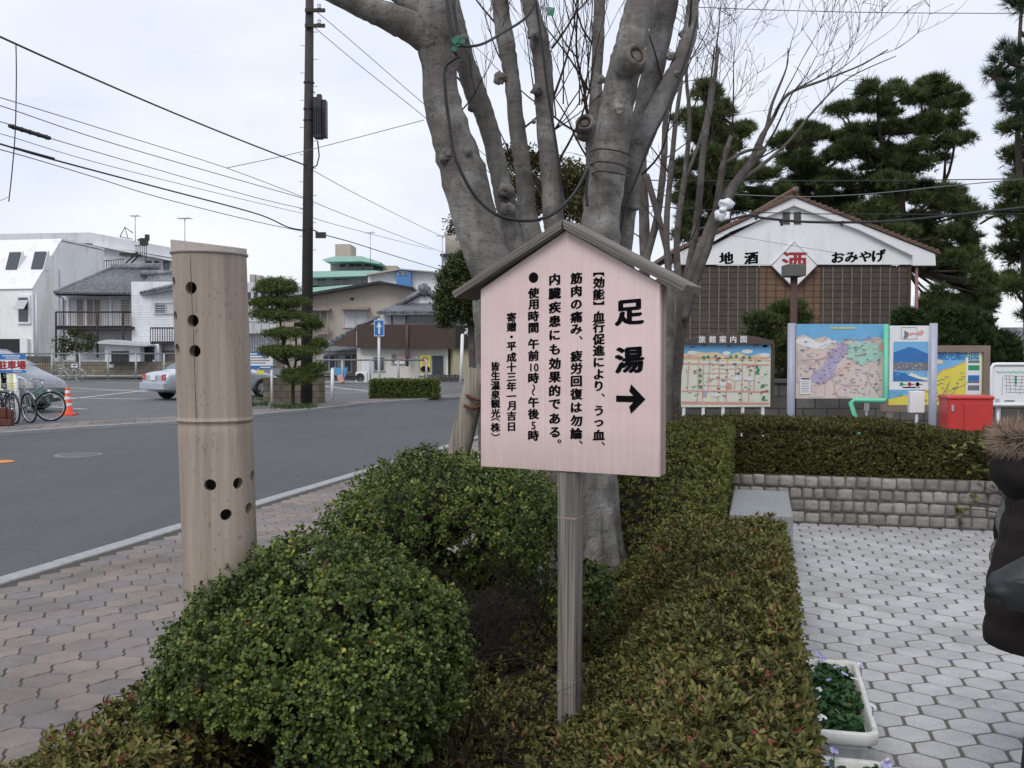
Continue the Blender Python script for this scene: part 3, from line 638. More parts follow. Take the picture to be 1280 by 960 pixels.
def h_tall(t, s):
    return .50+.38*smooth(6.0, 8.9, s)*(.75+.25*smooth(-1.9, -.8, t))-.36*(1-smooth(6.35, 7.3, s))*(1-smooth(-.86, -.45, t))+bumps(t, s)
field_hedge('azalea_hedge', 'yellow green clipped hedge rising towards the hotel guide map', 'hedge', h_tall, 1150, (-1.35, -.26), (6.2, 9.35), 'hedge', .032, 7, 'clipped hedges of the bed', side=[(-.26, 6.2, 9.3, 1)], tints=(.5, .2))
def h_back(t, s):
    return .885-.12*smooth(.9, 2.1, t)-.05*smooth(9.55, 9.32, s)+bumps(t, s)*1.2
def back_hedge():
    root = thing('azalea_hedge', 'long brownish clipped hedge standing on the granite sett wall', 'hedge', S(1.0, 9.9), 'clipped hedges of the bed'); t0_, t1_, s0_, s1_ = -.75, 2.12, 9.36, 10.35
    mb = MB(); mb.bx(t0_+.06, t1_-.08, s0_+.07, s1_-.05, .3, .68, fw); mb.build('stems', M['soil'], root, bevel=.05)
    pos, ax, tn = [], [], []
    for _ in range(9500):
        face = random.random(); a = random.uniform(t0_, t1_); cl = mnoise.noise(Vector((a*3, face*3, 2)))
        if face < .42: b = random.uniform(s0_, s1_); z = h_back(a, b)-random.random()**2*.08; v = Vector((0, 0, 1))
        elif face < .92:
            z = random.uniform(.40, .87-.12*smooth(.9, 2.1, a)); b = s0_+.07*smooth(.55, .88, z)+random.random()**2*.07-.02+.03*mnoise.noise(Vector((a*4, z*4, 1))); v = -EX+Vector((0, 0, .5))
        else: a = t1_-random.random()**2*.08; b = random.uniform(s0_, s1_); z = random.uniform(.42, .82); v = NX+Vector((0, 0, .4))
        pos.append(tuple(S(a, b, z))); ax.append(tuple(v+Vector((random.gauss(0, .4), random.gauss(0, .4), random.gauss(0, .3))))); tn.append(.42+.16*cl+random.gauss(0, .15))
    p, d, nn, ix = rosettes(np.array(pos), np.array(ax), 7); L = RNG.uniform(.7, 1.15, len(p))*.031
    leaf_obj('leaves', p, d, nn, L, L*1.1, np.array(tn)[ix]+RNG.normal(0, .12, len(p)), LEAF_LAN, M['backhedge'], root)
back_hedge()

def sprout(mb, p, d, L, r, depth, rnd, up=.12, wig=.22, kids=(2, 4), n=5, minr=.0022):
    """a crooked twig that forks into finer ones"""
    pts = [p]; rr = [r]; q = p.copy(); dd = d.normalized(); m = 5; kidsat = []
    for i in range(m):
        dd = (dd+Vector((rnd.gauss(0, wig), rnd.gauss(0, wig), rnd.gauss(0, wig)+up))*.5).normalized(); q = q+dd*L/m; pts.append(q.copy()); rr.append(max(minr*.7, r*(1-.72*(i+1)/m))); kidsat.append((q.copy(), dd.copy(), rr[-1]))
    a, b = catmull(pts, rr, 2); mb.tube(a, b, n, 0, False)
    if depth > 0:
        for _ in range(rnd.randint(*kids)):
            k = rnd.randint(1, m-1); c, e, r2 = kidsat[k]; s = Vector((rnd.gauss(0, 1), rnd.gauss(0, 1), rnd.gauss(.2, .7))).normalized(); sprout(mb, c, (e*.75+s*.65).normalized(), L*rnd.uniform(.45, .75), max(minr, r2*.7), depth-1, rnd, up, wig, kids, max(3, n-1), minr)
        sprout(mb, pts[-1], dd, L*.6, max(minr, rr[-1]), depth-1, rnd, up, wig, kids, max(3, n-1), minr)
def bush(label, lumps, nshoot, ll, loc, twigs, cut=None, group='rounded box bushes'):
    """dense small-leaved bush out of merged lumps (centre, radii)"""
    root = thing('box_bush', label, 'bush', loc, group); mb = MB()
    for i, (c, r) in enumerate(lumps):
        if r[2] > .27: mb.ball((c[0], c[1]+.06, c[2]+.04), tuple(x*.46 for x in r), 24, 16, 0, .5, i*3.1)
    rt_ = random.Random(len(label))
    for a, b, r in twigs: sprout(mb, a, (b-a), (b-a).length*.62, r, 2, rt_, .05, .34, (1, 3), 5, .0012)
    mb.build('branches', M['twig'], root)
    W = np.array([r[0]*r[1]+r[0]*r[2]+r[1]*r[2] for c, r in lumps]); W = W/W.sum(); pos, ax, tn = [], [], []
    for i, (c, r) in enumerate(lumps):
        for _ in range(int(nshoot*W[i])):
            d = Vector(tuple(sph(1)[0])); k = 1+.12*mnoise.noise(d*2.1+Vector((i*3.1, 0, 0)))+.12*mnoise.noise(d*5+Vector((0, i*2., 3)))+.06*mnoise.noise(d*11+Vector((2, i*2., 3)))
            k -= random.random()**1.5*.40; p = Vector(c)+Vector((d.x*r[0], d.y*r[1], d.z*r[2]))*k
            if p.z < .07 or (-1.15 < p.x < -.70 and p.y < 3.7 and p.z < .37 and 'nearer' in label) or ('larger' in label and i in (0, 1, 2) and p.y < Vector(c).y-.1 and p.z < .36+.10*mnoise.noise(p*9)): continue
            if any(j != i and sum(((p[q]-Vector(c2)[q])/r2[q])**2 for q in range(3)) < .62 for j, (c2, r2) in enumerate(lumps)): continue
            if d.z < -.1 and random.random() < .35-.6*d.z: continue
            v = Vector((d.x/r[0], d.y/r[1], d.z/r[2])).normalized()
            if mnoise.noise(p*6.5) > .36 and random.random() < .7: continue
            pos.append(tuple(p)); ax.append(tuple(v+Vector((random.gauss(0, .35), random.gauss(0, .35), .45+random.gauss(0, .3))))); tn.append(.42+.24*mnoise.noise(p*3.3)+random.gauss(0, .15))
    pos, ax, tn = np.array(pos), np.array(ax), np.array(tn); p, d, nn, ix = rosettes(pos, ax, 8, (30, 85), .006); L = RNG.uniform(.65, 1.15, len(p))*ll
    leaf_obj('leaves', p, d, nn, L, L*.95, tn[ix]+RNG.normal(0, .13, len(p)), LEAF_OBO, M['boxleaf'], root)
    print('bush leaves', len(p)); return root
tw = [(Vector((random.uniform(-.7, .1), random.uniform(3.2, 3.8), .03)), Vector((random.uniform(-1., .0), random.uniform(3.1, 3.6), random.uniform(.2, .5))), random.uniform(.003, .007)) for _ in range(46)]
bush('nearer rounded bush with small glossy leaves hiding the foot of the bamboo post',
     [((-.66, 3.42, .50), (.48, .40, .40)), ((-.86, 3.36, .42), (.38, .34, .33)), ((-.40, 3.46, .46), (.27, .30, .30)), ((-.50, 3.20, .38), (.32, .26, .27)), ((-.98, 3.28, .33), (.24, .24, .22)), ((-.66, 3.12, .33), (.30, .22, .22))], 23000, .0168, (-.6, 3.42, 0), tw)
tw = [(Vector((random.uniform(-.5, .4), random.uniform(4.6, 5.1), .03)), Vector((random.uniform(-.7, .5), random.uniform(4.3, 4.9), random.uniform(.2, .6))), random.uniform(.003, .008)) for _ in range(50)]
bush('larger dark green bush between the tree trunk and the notice board post',
     [((-.38, 5.25, .66), (.52, .46, .36)), ((-.06, 5.0, .70), (.34, .30, .25)), ((-.66, 5.15, .56), (.36, .34, .30)), ((-.06, 5.4, .64), (.34, .34, .32)), ((.10, 4.72, .66), (.20, .20, .16)), ((-.5, 5.7, .62), (.45, .36, .36)), ((.34, 4.75, .33), (.16, .2, .22)), ((-.55, 5.55, .30), (.5, .28, .30)), ((-.15, 5.5, .28), (.38, .28, .28))], 20500, .0180, (-.2, 5.0, 0), tw)
for lab, (px, py, Y), a in (('curled dry leaf on top of the nearer rounded bush', (407, 706, 3.22), 70), ('upright brown dry leaf where the two round bushes meet', (475, 656, 4.75), 95), ('brown dry leaf caught on the darker bush by the post', (584, 660, 4.74), 20)):
    p = P(px, py, Y-.03); t0 = thing('fallen_leaf', lab, 'leaf', p, 'dry leaves caught on the bushes'); mb = MB(); fr = Fr(p, (math.cos(R(a)), 0, math.sin(R(a))), (0, -1, .2), (-math.sin(R(a)), .2, math.cos(R(a))))
    L = .055; pr = [(-1, 0, 0), (-.5, .3, .12), (.2, .36, .14), (.7, .2, .05), (1, 0, -.1), (.7, -.2, .05), (.2, -.36, .14), (-.5, -.3, .12)]
    mb.add([fr(x*L*.5, y*L*.5, z*L) for x, y, z in pr]+[fr(0, 0, 0)], [[i, (i+1) % 8, 8] for i in range(8)], 0, True); mb.build('blade', M['fallen'], t0)
# thin big-leaved shrub by the end of the back hedge
rt = thing('leafy_shrub', 'sparse shrub with broad leaves at the end of the long hedge', 'shrub', S(2.25, 9.05)); base = S(2.25, 9.1, .0); mb = MB(); ps, ds, ns_ = [], [], []
for k in range(16):
    tip = P(random.uniform(1190, 1252), random.uniform(545, 640), 8.35+random.uniform(-.2, .3)); m = base.lerp(tip, .5)+Vector((0, 0, .08)); pts, rr = catmull([base, m, tip], [.006, .005, .002], 4); mb.tube(pts, rr, 5)
    for q in range(7): ps.append(tuple(tip+Vector((random.gauss(0, .03), random.gauss(0, .03), random.gauss(0, .03)-.01*q)))); a = random.uniform(0, 6.28); ds.append((math.cos(a), math.sin(a), random.uniform(-.4, .5))); ns_.append((0, -.3, 1))
mb.build('stem', M['twig'], rt); leaf_obj('leaves', np.array(ps), np.array(ds), np.array(ns_)+RNG.normal(0, .3, (len(ps), 3)), RNG.uniform(.035, .075, len(ps)), RNG.uniform(.035, .065, len(ps)), RNG.uniform(.1, .7, len(ps)), LEAF_OBO, M['hedge'], rt)

# ================================================================== NOTICE BOARD
BL = P(601, 585, 4.076); BR = P(824, 593, 3.724); ub = (BR-BL); ub.z = 0; BW = ub.length; ub.normalize(); nb = Vector((ub.y, -ub.x, 0))   # nb looks at the photographer
BC = (BL+BR)/2; BC.z = 0
FB = Fr(BC, ub, Vector((0, 0, 1)), nb)                       # u along the board, v up, w out of its face
def buv(px, py):
    d = ray(px, py); o = Vector((0, 0, EYE)); k = (FB.o-o).dot(nb)/d.dot(nb); p = o+d*k-FB.o; return p.dot(ub), p.z
zb, ze, zp = 1.060, 1.785, 2.005
t0 = thing('notice_board', 'roofed pale pink wooden notice board for the foot bath on a grey post', 'notice board', BC)
hw = BW/2; outline = [(-hw, zb), (hw, zb), (hw, ze), (0, zp), (-hw, ze)]
mb = MB(); mb.prism([FB(u, v, 0) for u, v in outline], -nb*.022); mb.build('board', M['pinkboard'], t0, bevel=.002)
i_ = .006; mb = MB(); mb.prism([FB(u*(1-.012), v+(.006 if v < 1.2 else -.012), -.0255) for u, v in outline], -nb*.004); mb.build('shadow_gap', M['dark'], t0)
mb = MB(); mb.prism([FB(u*.998, v+(.003 if v < 1.2 else -.006), -.031) for u, v in outline], -nb*.048); mb.build('back_panel', M['pinkside'], t0, bevel=.002)
for sgn in (-1, 1):
    L = .566; pk = FB(0, 2.043, .04); d = (ub*sgn*.507*1.0+Vector((0, 0, -.272))); d.normalize(); up = Vector((0, 0, 1)); nn = (up-d*d.z).normalized()
    fr = Fr(pk, d, nb*(-1 if sgn < 0 else 1)*(-1), nn) ; y = fr.z.cross(fr.x); fr = Fr(pk, d, y, fr.z)
    mb = MB(); lo, hi = (0, .19) if y.dot(nb) < 0 else (-.19, 0)
    mb.add([fr(0, lo, 0), fr(L, lo, 0), fr(L, hi, 0), fr(0, hi, 0), fr(.021 if True else 0, lo, -.031), fr(L, lo, -.031), fr(L, hi, -.031), fr(.021, hi, -.031)], [[0, 1, 2, 3], [7, 6, 5, 4], [0, 4, 5, 1], [1, 5, 6, 2], [2, 6, 7, 3], [3, 7, 4, 0]])
    lm = MB(); lm.v = [tuple(((Vector(v)-fr.o).dot(fr.x), (Vector(v)-fr.o).dot(fr.y), (Vector(v)-fr.o).dot(fr.z))) for v in mb.v]; lm.f = mb.f; lm.mi = mb.mi; lm.sm = mb.sm; lm.ti = mb.ti
    build_local(lm, 'roof_plank', M['oldwoodx'], t0, fr, .003)
pf = Fr(P(711, 800, 3.93), ub, -nb*1.0, Vector((0, 0, 1))); pf.o.z = 0
mb = MB(); mb.bx(-.039, .039, -.026, .05, -.05, 1.95, pf); mb.build('post', M['oldwood'], t0, bevel=.004)
mb = MB(); mb.bx(-.0405, .0405, -.0275, .0515, .17, .225, pf); mb.build('post_band', M['oldwood'], t0, bevel=.002)
mb = MB(); mb.bx(-.0398, .0398, -.0268, .0508, .872, .878, pf); mb.build('post_band', M['pinkside'], t0)
# lettering (Japanese columns, read right to left)
c1 = lambda y: 270+y/2.742
cols = [(786.8, 33.5, .022, [('足', c1(330)), ('湯', c1(493))]),
 (748.5, 13.9, .024, [('【', c1(201)), ('効', c1(228)), ('能', c1(268)), ('】', c1(297)), ('血', c1(344)), ('行', c1(381)), ('促', c1(422)), ('進', c1(461)), ('に', c1(501)), ('よ', c1(542)), ('り', c1(582)), ('、', c1(613)), ('う', c1(667)), ('っ', c1(710)), ('血', c1(750)), ('、', c1(779))]),
 (720.5, 14.2, .024, [('筋', c1(213)), ('肉', c1(257)), ('の', c1(303)), ('痛', c1(346)), ('み', c1(388)), ('、', c1(417)), ('疲', c1(480)), ('労', c1(522)), ('回', c1(566)), ('復', c1(610)), ('は', c1(656)), ('勿', c1(701)), ('論', c1(745)), ('、', c1(774))]),
 (693.5, 14.6, .024, [('内', c1(217)), ('臓', c1(265)), ('疾', c1(313)), ('患', c1(360)), ('に', c1(408)), ('も', c1(457)), ('効', c1(505)), ('果', c1(552)), ('的', c1(598)), ('で', c1(645)), ('あ', c1(694)), ('る', c1(741)), ('。', c1(771))]),
 (667, 13.4, .024, [('●', c1(211)), ('使', c1(264)), ('用', c1(303)), ('時', c1(343)), ('間', c1(383)), ('午', c1(438)), ('前', c1(478)), ('10', c1(519)), ('時', c1(555)), ('～', c1(596)), ('午', c1(638)), ('後', c1(678)), ('5', c1(718)), ('時', c1(752))]),
 (639.5, 12.0, .022, [('寄', c1(347)), ('贈', c1(380)), ('・', c1(414)), ('平', c1(447)), ('成', c1(484)), ('十', c1(518)), ('三', c1(551)), ('年', c1(584)), ('一', c1(617)), ('月', c1(650)), ('吉', c1(685)), ('日', c1(722))]),
 (619.5, 11.4, .022, [('皆', c1(515)), ('生', c1(547)), ('温', c1(580)), ('泉', c1(612)), ('観', c1(643)), ('光', c1(676)), ('（', c1(698)), ('株', c1(724)), ('）', c1(749))])]
mb = MB()
for cx, sz, bold, chs in cols:
    for ch, cy in chs:
        u, v = buv(cx, cy); _, v2 = buv(cx, cy+sz); size = abs(v2-v)*1.03
        if ch == '10':
            put_char(mb, '1', FB, u-size*.27, v, size*.98, bold*1.2, .0012, 0); put_char(mb, '0', FB, u+size*.27, v, size*.98, bold*1.2, .0012, 0)
        elif ch == '5': put_char(mb, '5', FB, u, v, size, bold*1.2, .0012, 0)
        elif ch in '【】（）～': put_char(mb, ch, FB, u, v, size*1.1, bold, .0012, 0, -90)
        elif ch in '、。': put_char(mb, ch, FB, u+size*.42, v, size, bold, .0012, 0)
        elif ch == '●': mb.disc(FB(u, v, .0012), size*.48, ub, (0, 0, 1), 32)
        else: put_char(mb, ch, FB, u, v, size, bold*(2.2 if sz < 20 else 2.3), .0012, .07, 0, 0, True, 1.12)
u0, v0 = buv(788.5, 498.7); w = abs(buv(807, 498.7)[0]-u0); h = w*.95; a = w*.215
for pts in ([(-w, a*.95), (w*.62, a*.95), (w*.62, -a*.95), (-w, -a*.95)],): mb.poly([FB(u0+x, v0+y, .0012) for x, y in pts[::-1]])
mb.poly([FB(u0+x, v0+y, .00135) for x, y in [(w, 0), (.02*w, h), (-.1*w, h*.52), (w*.36, 0), ]][::-1]); mb.poly([FB(u0+x, v0+y, .00145) for x, y in [(w, 0), (w*.36, 0), (-.1*w, -h*.52), (.02*w, -h)]][::-1])
mb.build('lettering', M['ink'], t0)

# ================================================================== BAMBOO POST
def bamboo():
    A = P(285, 952, 3.55); A.z = 0; B = P(261, 300, 3.55); ax = (B-A).normalized(); L = (B-A).length/1.0
    root = thing('bamboo_post', 'thick cream bamboo shaped post drilled with round holes', 'post', A)
    tocam = Vector((-A.x, -A.y, 0)).normalized(); side = tocam.cross(Vector((0, 0, 1)))*-1; side = Vector((-tocam.y, tocam.x, 0)); fr = Fr(A, side, tocam*-1, ax)   # x to the viewer's right?
    # make x point to picture right
    if side.x < 0: side = -side
    fr = Fr(A, side, -tocam, ax); r0, r1 = .1315, .1275
    def hz(py):  # height along the axis at picture row py
        Y = 3.55-.12; return (P(273, py, Y).z)/ax.z
    nodes = [hz(527), hz(914)]; top = hz(303); prof = []
    zs = sorted(set([-.06]+[top*i/60 for i in range(61)]+[n_+d for n_ in nodes for d in (-.03, -.012, -.006, -.002, .0, .004, .008, .014, .03)])); zs = [z for z in zs if z <= top-.001]
    def rad(z):
        r = r0+(r1-r0)*z/top
        for n_ in nodes:
            d = z-n_; r += .0045*math.exp(-(d/.006)**2)-.0035*math.exp(-((d+.014)/.009)**2)
        return r
    N = 96; zc = hz(312)
    me_b = MB(); me_b.lathe([(rad(z), z) for z in zs]+[(r1, top-.02), (r1-.002, top-.018), (.10, top-.018), (.10, -.05), (rad(-.06), -.06)], N, fr)
    body = me_b.build('body', M['bamboo'], None)
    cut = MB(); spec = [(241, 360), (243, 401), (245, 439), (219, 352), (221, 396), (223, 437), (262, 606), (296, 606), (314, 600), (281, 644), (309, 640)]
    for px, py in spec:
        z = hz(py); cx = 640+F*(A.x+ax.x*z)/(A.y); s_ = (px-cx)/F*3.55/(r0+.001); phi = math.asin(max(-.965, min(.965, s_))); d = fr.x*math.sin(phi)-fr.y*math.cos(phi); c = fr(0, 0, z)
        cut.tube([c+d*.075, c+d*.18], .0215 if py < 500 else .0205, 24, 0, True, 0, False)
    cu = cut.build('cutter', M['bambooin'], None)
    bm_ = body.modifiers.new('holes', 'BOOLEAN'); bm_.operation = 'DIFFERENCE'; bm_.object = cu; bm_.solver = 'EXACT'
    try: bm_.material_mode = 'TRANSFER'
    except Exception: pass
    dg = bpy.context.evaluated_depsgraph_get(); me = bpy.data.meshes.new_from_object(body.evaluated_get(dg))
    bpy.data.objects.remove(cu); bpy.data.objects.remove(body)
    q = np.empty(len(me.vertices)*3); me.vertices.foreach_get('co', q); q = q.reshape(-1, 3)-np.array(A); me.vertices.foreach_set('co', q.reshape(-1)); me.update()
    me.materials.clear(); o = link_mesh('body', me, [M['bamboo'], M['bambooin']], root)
    try: me.shade_smooth(); me.set_sharp_from_angle(angle=R(35))
    except Exception as e: print('smooth', e)
    mb = MB(); rc = random.Random(4); phc = math.asin(-22/46.); pts = []
    for i in range(40):
        z = hz(318)+(hz(522)-hz(318))*i/39; ph = phc+.012*mnoise.noise(Vector((i*.35, 1, 0)))+.004*i/39; d = fr.x*math.sin(ph)-fr.y*math.cos(ph); pts.append(fr(0, 0, z)+d*(rad(z)+.0002))
    mb.tube(pts, [.0006+.0007*abs(math.sin(i*.21)) for i in range(40)], 4); mb.build('crack', M['bambooin'], root)
    # collar with the slanted top
    mb = MB(); N = 64; rr = r1+.003; vs = []
    for (r, dz, sl) in ((rr, -.035, 0), (rr+.004, -.031, 0), (rr+.004, -.027, 0), (rr-.001, -.022, 0), (rr-.001, .004, 1), (rr-.004, .007, 1)):
        for k in range(N):
            a = 2*math.pi*k/N; vs.append(fr(r*math.cos(a), r*math.sin(a), top+dz+(-.10*r*math.cos(a)+.012*math.sin(a))*sl+(-.05*r*math.cos(a))*(1-sl)*.35))
    vs.append(fr(0, 0, top+.004)); n = 6
    mb.add(vs, [[j*N+k, j*N+(k+1) % N, (j+1)*N+(k+1) % N, (j+1)*N+k] for j in range(n-1) for k in range(N)], 0, True); mb.add(vs[-N-1:], [[k, (k+1) % N, N] for k in range(N)])
    mb.build('top_collar', M['bambootop'], root)
bamboo()

# ================================================================== PLANTERS
def planter(label, s0, s1, t1=.41, w=.30, seedn=1):
    rnd = random.Random(seedn); root = thing('flower_planter', label, 'planter', S(t1-w/2, (s0+s1)/2), 'white planters on the plaza'); fr = Fr(S(t1-w/2, (s0+s1)/2), NX, EX); L = s1-s0
    def ring(hx, hy, z, r=.045, n=5):
        out = []
        for cx, cy, a0 in ((hx-r, hy-r, 0), (-hx+r, hy-r, 90), (-hx+r, -hy+r, 180), (hx-r, -hy+r, 270)):
            for k in range(n): a = R(a0+90*k/(n-1)); out.append(fr(cx+r*math.cos(a), cy+r*math.sin(a), z))
        return out
    hx, hy = w/2, L/2; rings = [ring(hx-.05, hy-.05, .01), ring(hx-.028, hy-.028, .155), ring(hx-.012, hy-.012, .158), ring(hx-.002, hy-.002, .165), ring(hx, hy, .2), ring(hx-.004, hy-.004, .206), ring(hx-.016, hy-.016, .207), ring(hx-.022, hy-.022, .2), ring(hx-.03, hy-.03, .14)]
    n = len(rings[0]); mb = MB(); mb.add([p for r_ in rings for p in r_], [[j*n+k, j*n+(k+1) % n, (j+1)*n+(k+1) % n, (j+1)*n+k] for j in range(len(rings)-1) for k in range(n)], 0, True); mb.add(rings[0], [list(range(n))[::-1]]); mb.build('trough', M['planter'], root)
    mb = MB(); mb.poly([fr(p[0], p[1], .15) for p in ((-hx+.03, -hy+.03), (hx-.03, -hy+.03), (hx-.03, hy-.03), (-hx+.03, hy-.03))]); mb.build('potting_soil', M['soil'], root)
    np_ = 230; pos = np.array([tuple(fr(rnd.uniform(-hx+.04, hx-.04), rnd.uniform(-hy+.05, hy-.05), .155+rnd.random()*.04)) for _ in range(np_)]); p, d, nn, ix = rosettes(pos, np.tile([[0, 0, 1.]], (np_, 1))+RNG.normal(0, .25, (np_, 3)), 6, (35, 85), .008)
    L_ = RNG.uniform(.022, .04, len(p)); leaf_obj('leaves', p, d, nn, L_, L_*.9, RNG.uniform(.1, .9, len(p)), LEAF_OBO, M['pansyleaf'], root)
    for k in range(22):
        x, y = rnd.uniform(-hx+.02, hx+.005), rnd.uniform(-hy+.04, hy-.03); z = rnd.uniform(.205, .245); c = fr(x, y, z); up = Vector((rnd.gauss(0, .45), rnd.gauss(-.5, .4), .8)).normalized(); a = up.cross(Vector((0, 1, .1))).normalized(); b = a.cross(up); mb = MB(); r = rnd.uniform(.008, .0125)
        vio = rnd.random() < .55
        for q, (an, rs) in enumerate(((90, 1.05), (150, 1), (30, 1), (215, .95), (325, .95))):
            dd = a*math.cos(R(an))+b*math.sin(R(an)); ee = up.cross(dd); cc = c+dd*r*.8+up*(.0008*q)
            mb.poly([c+up*.0006*q, cc-ee*r*.8*rs, cc+dd*r*.75-ee*r*.45, cc+dd*r*.75+ee*r*.45, cc+ee*r*.8*rs], (1 if q in (0, 1) else 2) if vio else (2 if q == 0 and rnd.random() < .5 else 0))
        mb.disc(c+up*.005, r*.25, a, b, 8, 3); mb.tube([c-Vector((0, 0, .07)), c-Vector((0, 0, .02)), c-up*.002], .0013, 5, 4); mb.build('flower', [M['petalw'], M['petalv'], M['petalb'], M['petaly'], M['greenpipe'] if False else M['pansyleaf']], root)
planter('white plastic trough of pansies against the hedge, farther of the two', 3.60, 4.46, seedn=3)
planter('nearer white plastic trough of pansies, mostly out of the frame', 2.56, 3.38, seedn=9)

# ================================================================== TREES
def stem_px(mb, pts, n=14, wob=.10, per=7, seed=0.0):
    """pts: (px, py, width in px, Y)"""
    w = [P(x, y, Y) for x, y, _, Y in pts]; r = [wd*Y/F/2 for _, _, wd, Y in pts]; a, b = catmull(w, r, per); mb.tube(a, b, n, 0, True, wob, True, seed); return w
root = thing('zelkova_tree', 'big leafless multi stemmed tree with smooth grey bark behind the notice board', 'tree', G(728, 700, .05), None)
base = (728, 720, 112, 6.55); lo = (730, 640, 98, 6.55); mb = MB()
stem_px(mb, [base, (728, 680, 96, 6.55), (728, 600, 86, 6.6), (738, 500, 74, 6.6), (744, 400, 62, 6.55), (748, 320, 54, 6.5), (751, 273, 48, 6.5), (756, 234, 46, 6.5), (763, 195, 46, 6.48), (768, 156, 43, 6.46), (774, 117, 41, 6.45), (783, 80, 43, 6.44), (792, 40, 38, 6.45), (802, -5, 35, 6.5), (812, -60, 32, 6.55)], 20, .12, 7, 1)
stem_px(mb, [(722, 700, 80, 6.5), (712, 600, 74, 6.45), (690, 500, 66, 6.4), (652, 420, 62, 6.35), (620, 345, 58, 6.3), (602, 300, 55, 6.3), (581, 225, 58, 6.28), (560, 156, 48, 6.26), (551, 117, 45, 6.25), (549, 78, 46, 6.25), (545, 40, 51, 6.22), (545, 8, 48, 6.2), (548, -50, 46, 6.2)], 20, .12, 7, 2)
stem_px(mb, [(546, 55, 44, 6.22), (522, 38, 40, 6.2), (495, 25, 36, 6.15), (465, 12, 32, 6.1), (436, -1, 29, 6.05), (395, -20, 26, 6)], 16, .12, 6, 3)
stem_px(mb, [(540, 22, 30, 6.22), (515, 5, 24, 6.25), (490, -12, 20, 6.3)], 12, .12, 5, 4)
stem_px(mb, [(724, 660, 60, 6.8), (700, 520, 40, 6.75), (662, 380, 32, 6.7), (641, 300, 26, 6.7), (631, 250, 25, 6.7), (624, 215, 24, 6.7), (610, 156, 24, 6.7), (595, 117, 28, 6.68), (582, 78, 25, 6.65), (573, 40, 21, 6.65), (566, 0, 17, 6.65), (560, -40, 15, 6.65)], 14, .14, 7, 5)
stem_px(mb, [(732, 640, 55, 7.0), (705, 460, 36, 7.0), (676, 330, 26, 7.0), (661, 273, 24, 7), (654, 215, 22, 7), (646, 156, 20, 7), (640, 98, 19, 7), (633, 59, 22, 7), (626, 10, 21, 7), (620, -40, 18, 7)], 12, .14, 7, 6)
stem_px(mb, [(734, 640, 60, 6.9), (716, 460, 38, 6.9), (699, 330, 28, 6.9), (692, 273, 26, 6.9), (687, 215, 24, 6.9), (681, 156, 22, 6.9), (680, 117, 23, 6.9), (678, 78, 24, 6.9), (671, 39, 23, 6.9), (661, 0, 20, 6.9), (650, -45, 17, 6.9)], 12, .14, 7, 7)
stem_px(mb, [(744, 560, 60, 6.85), (764, 400, 40, 6.85), (776, 310, 28, 6.85), (788, 225, 26, 6.85), (800, 165, 27, 6.85), (812, 110, 28, 6.85), (824, 50, 29, 6.85), (834, 0, 28, 6.85), (842, -50, 26, 6.85)], 14, .12, 7, 8)
stem_px(mb, [(785, 262, 26, 6.75), (788, 220, 27, 6.75), (797, 186, 28, 6.75), (814, 150, 26, 6.75), (832, 116, 24, 6.75), (850, 78, 21, 6.75), (862, 42, 19, 6.75), (866, 5, 15, 6.75), (868, -40, 12, 6.75)], 14, .14, 7, 9)
stem_px(mb, [(752, 330, 26, 7.2), (744, 236, 22, 7.2), (741, 170, 17, 7.2), (745, 110, 14, 7.2), (748, 50, 15, 7.2), (750, -10, 14, 7.2), (752, -50, 12, 7.2)], 10, .16, 7, 10)
stem_px(mb, [(860, 62, 10, 6.75), (856, 48, 9, 6.75), (850, 40, 8, 6.75)], 8, .2, 4, 11)
for k in range(9):      # root flare
    a = k*.7; c = P(728, 690, 6.55); d = Vector((math.cos(a), math.sin(a), 0)); mb.tube(*catmull([c+d*.13+Vector((0, 0, .30)), c+d*.20+Vector((0, 0, .0)), c+d*.30+Vector((0, 0, -.3))], [.11, .085, .05], 4), 8, 0, False, .1)
mb.build('trunk', M['bark'], root)
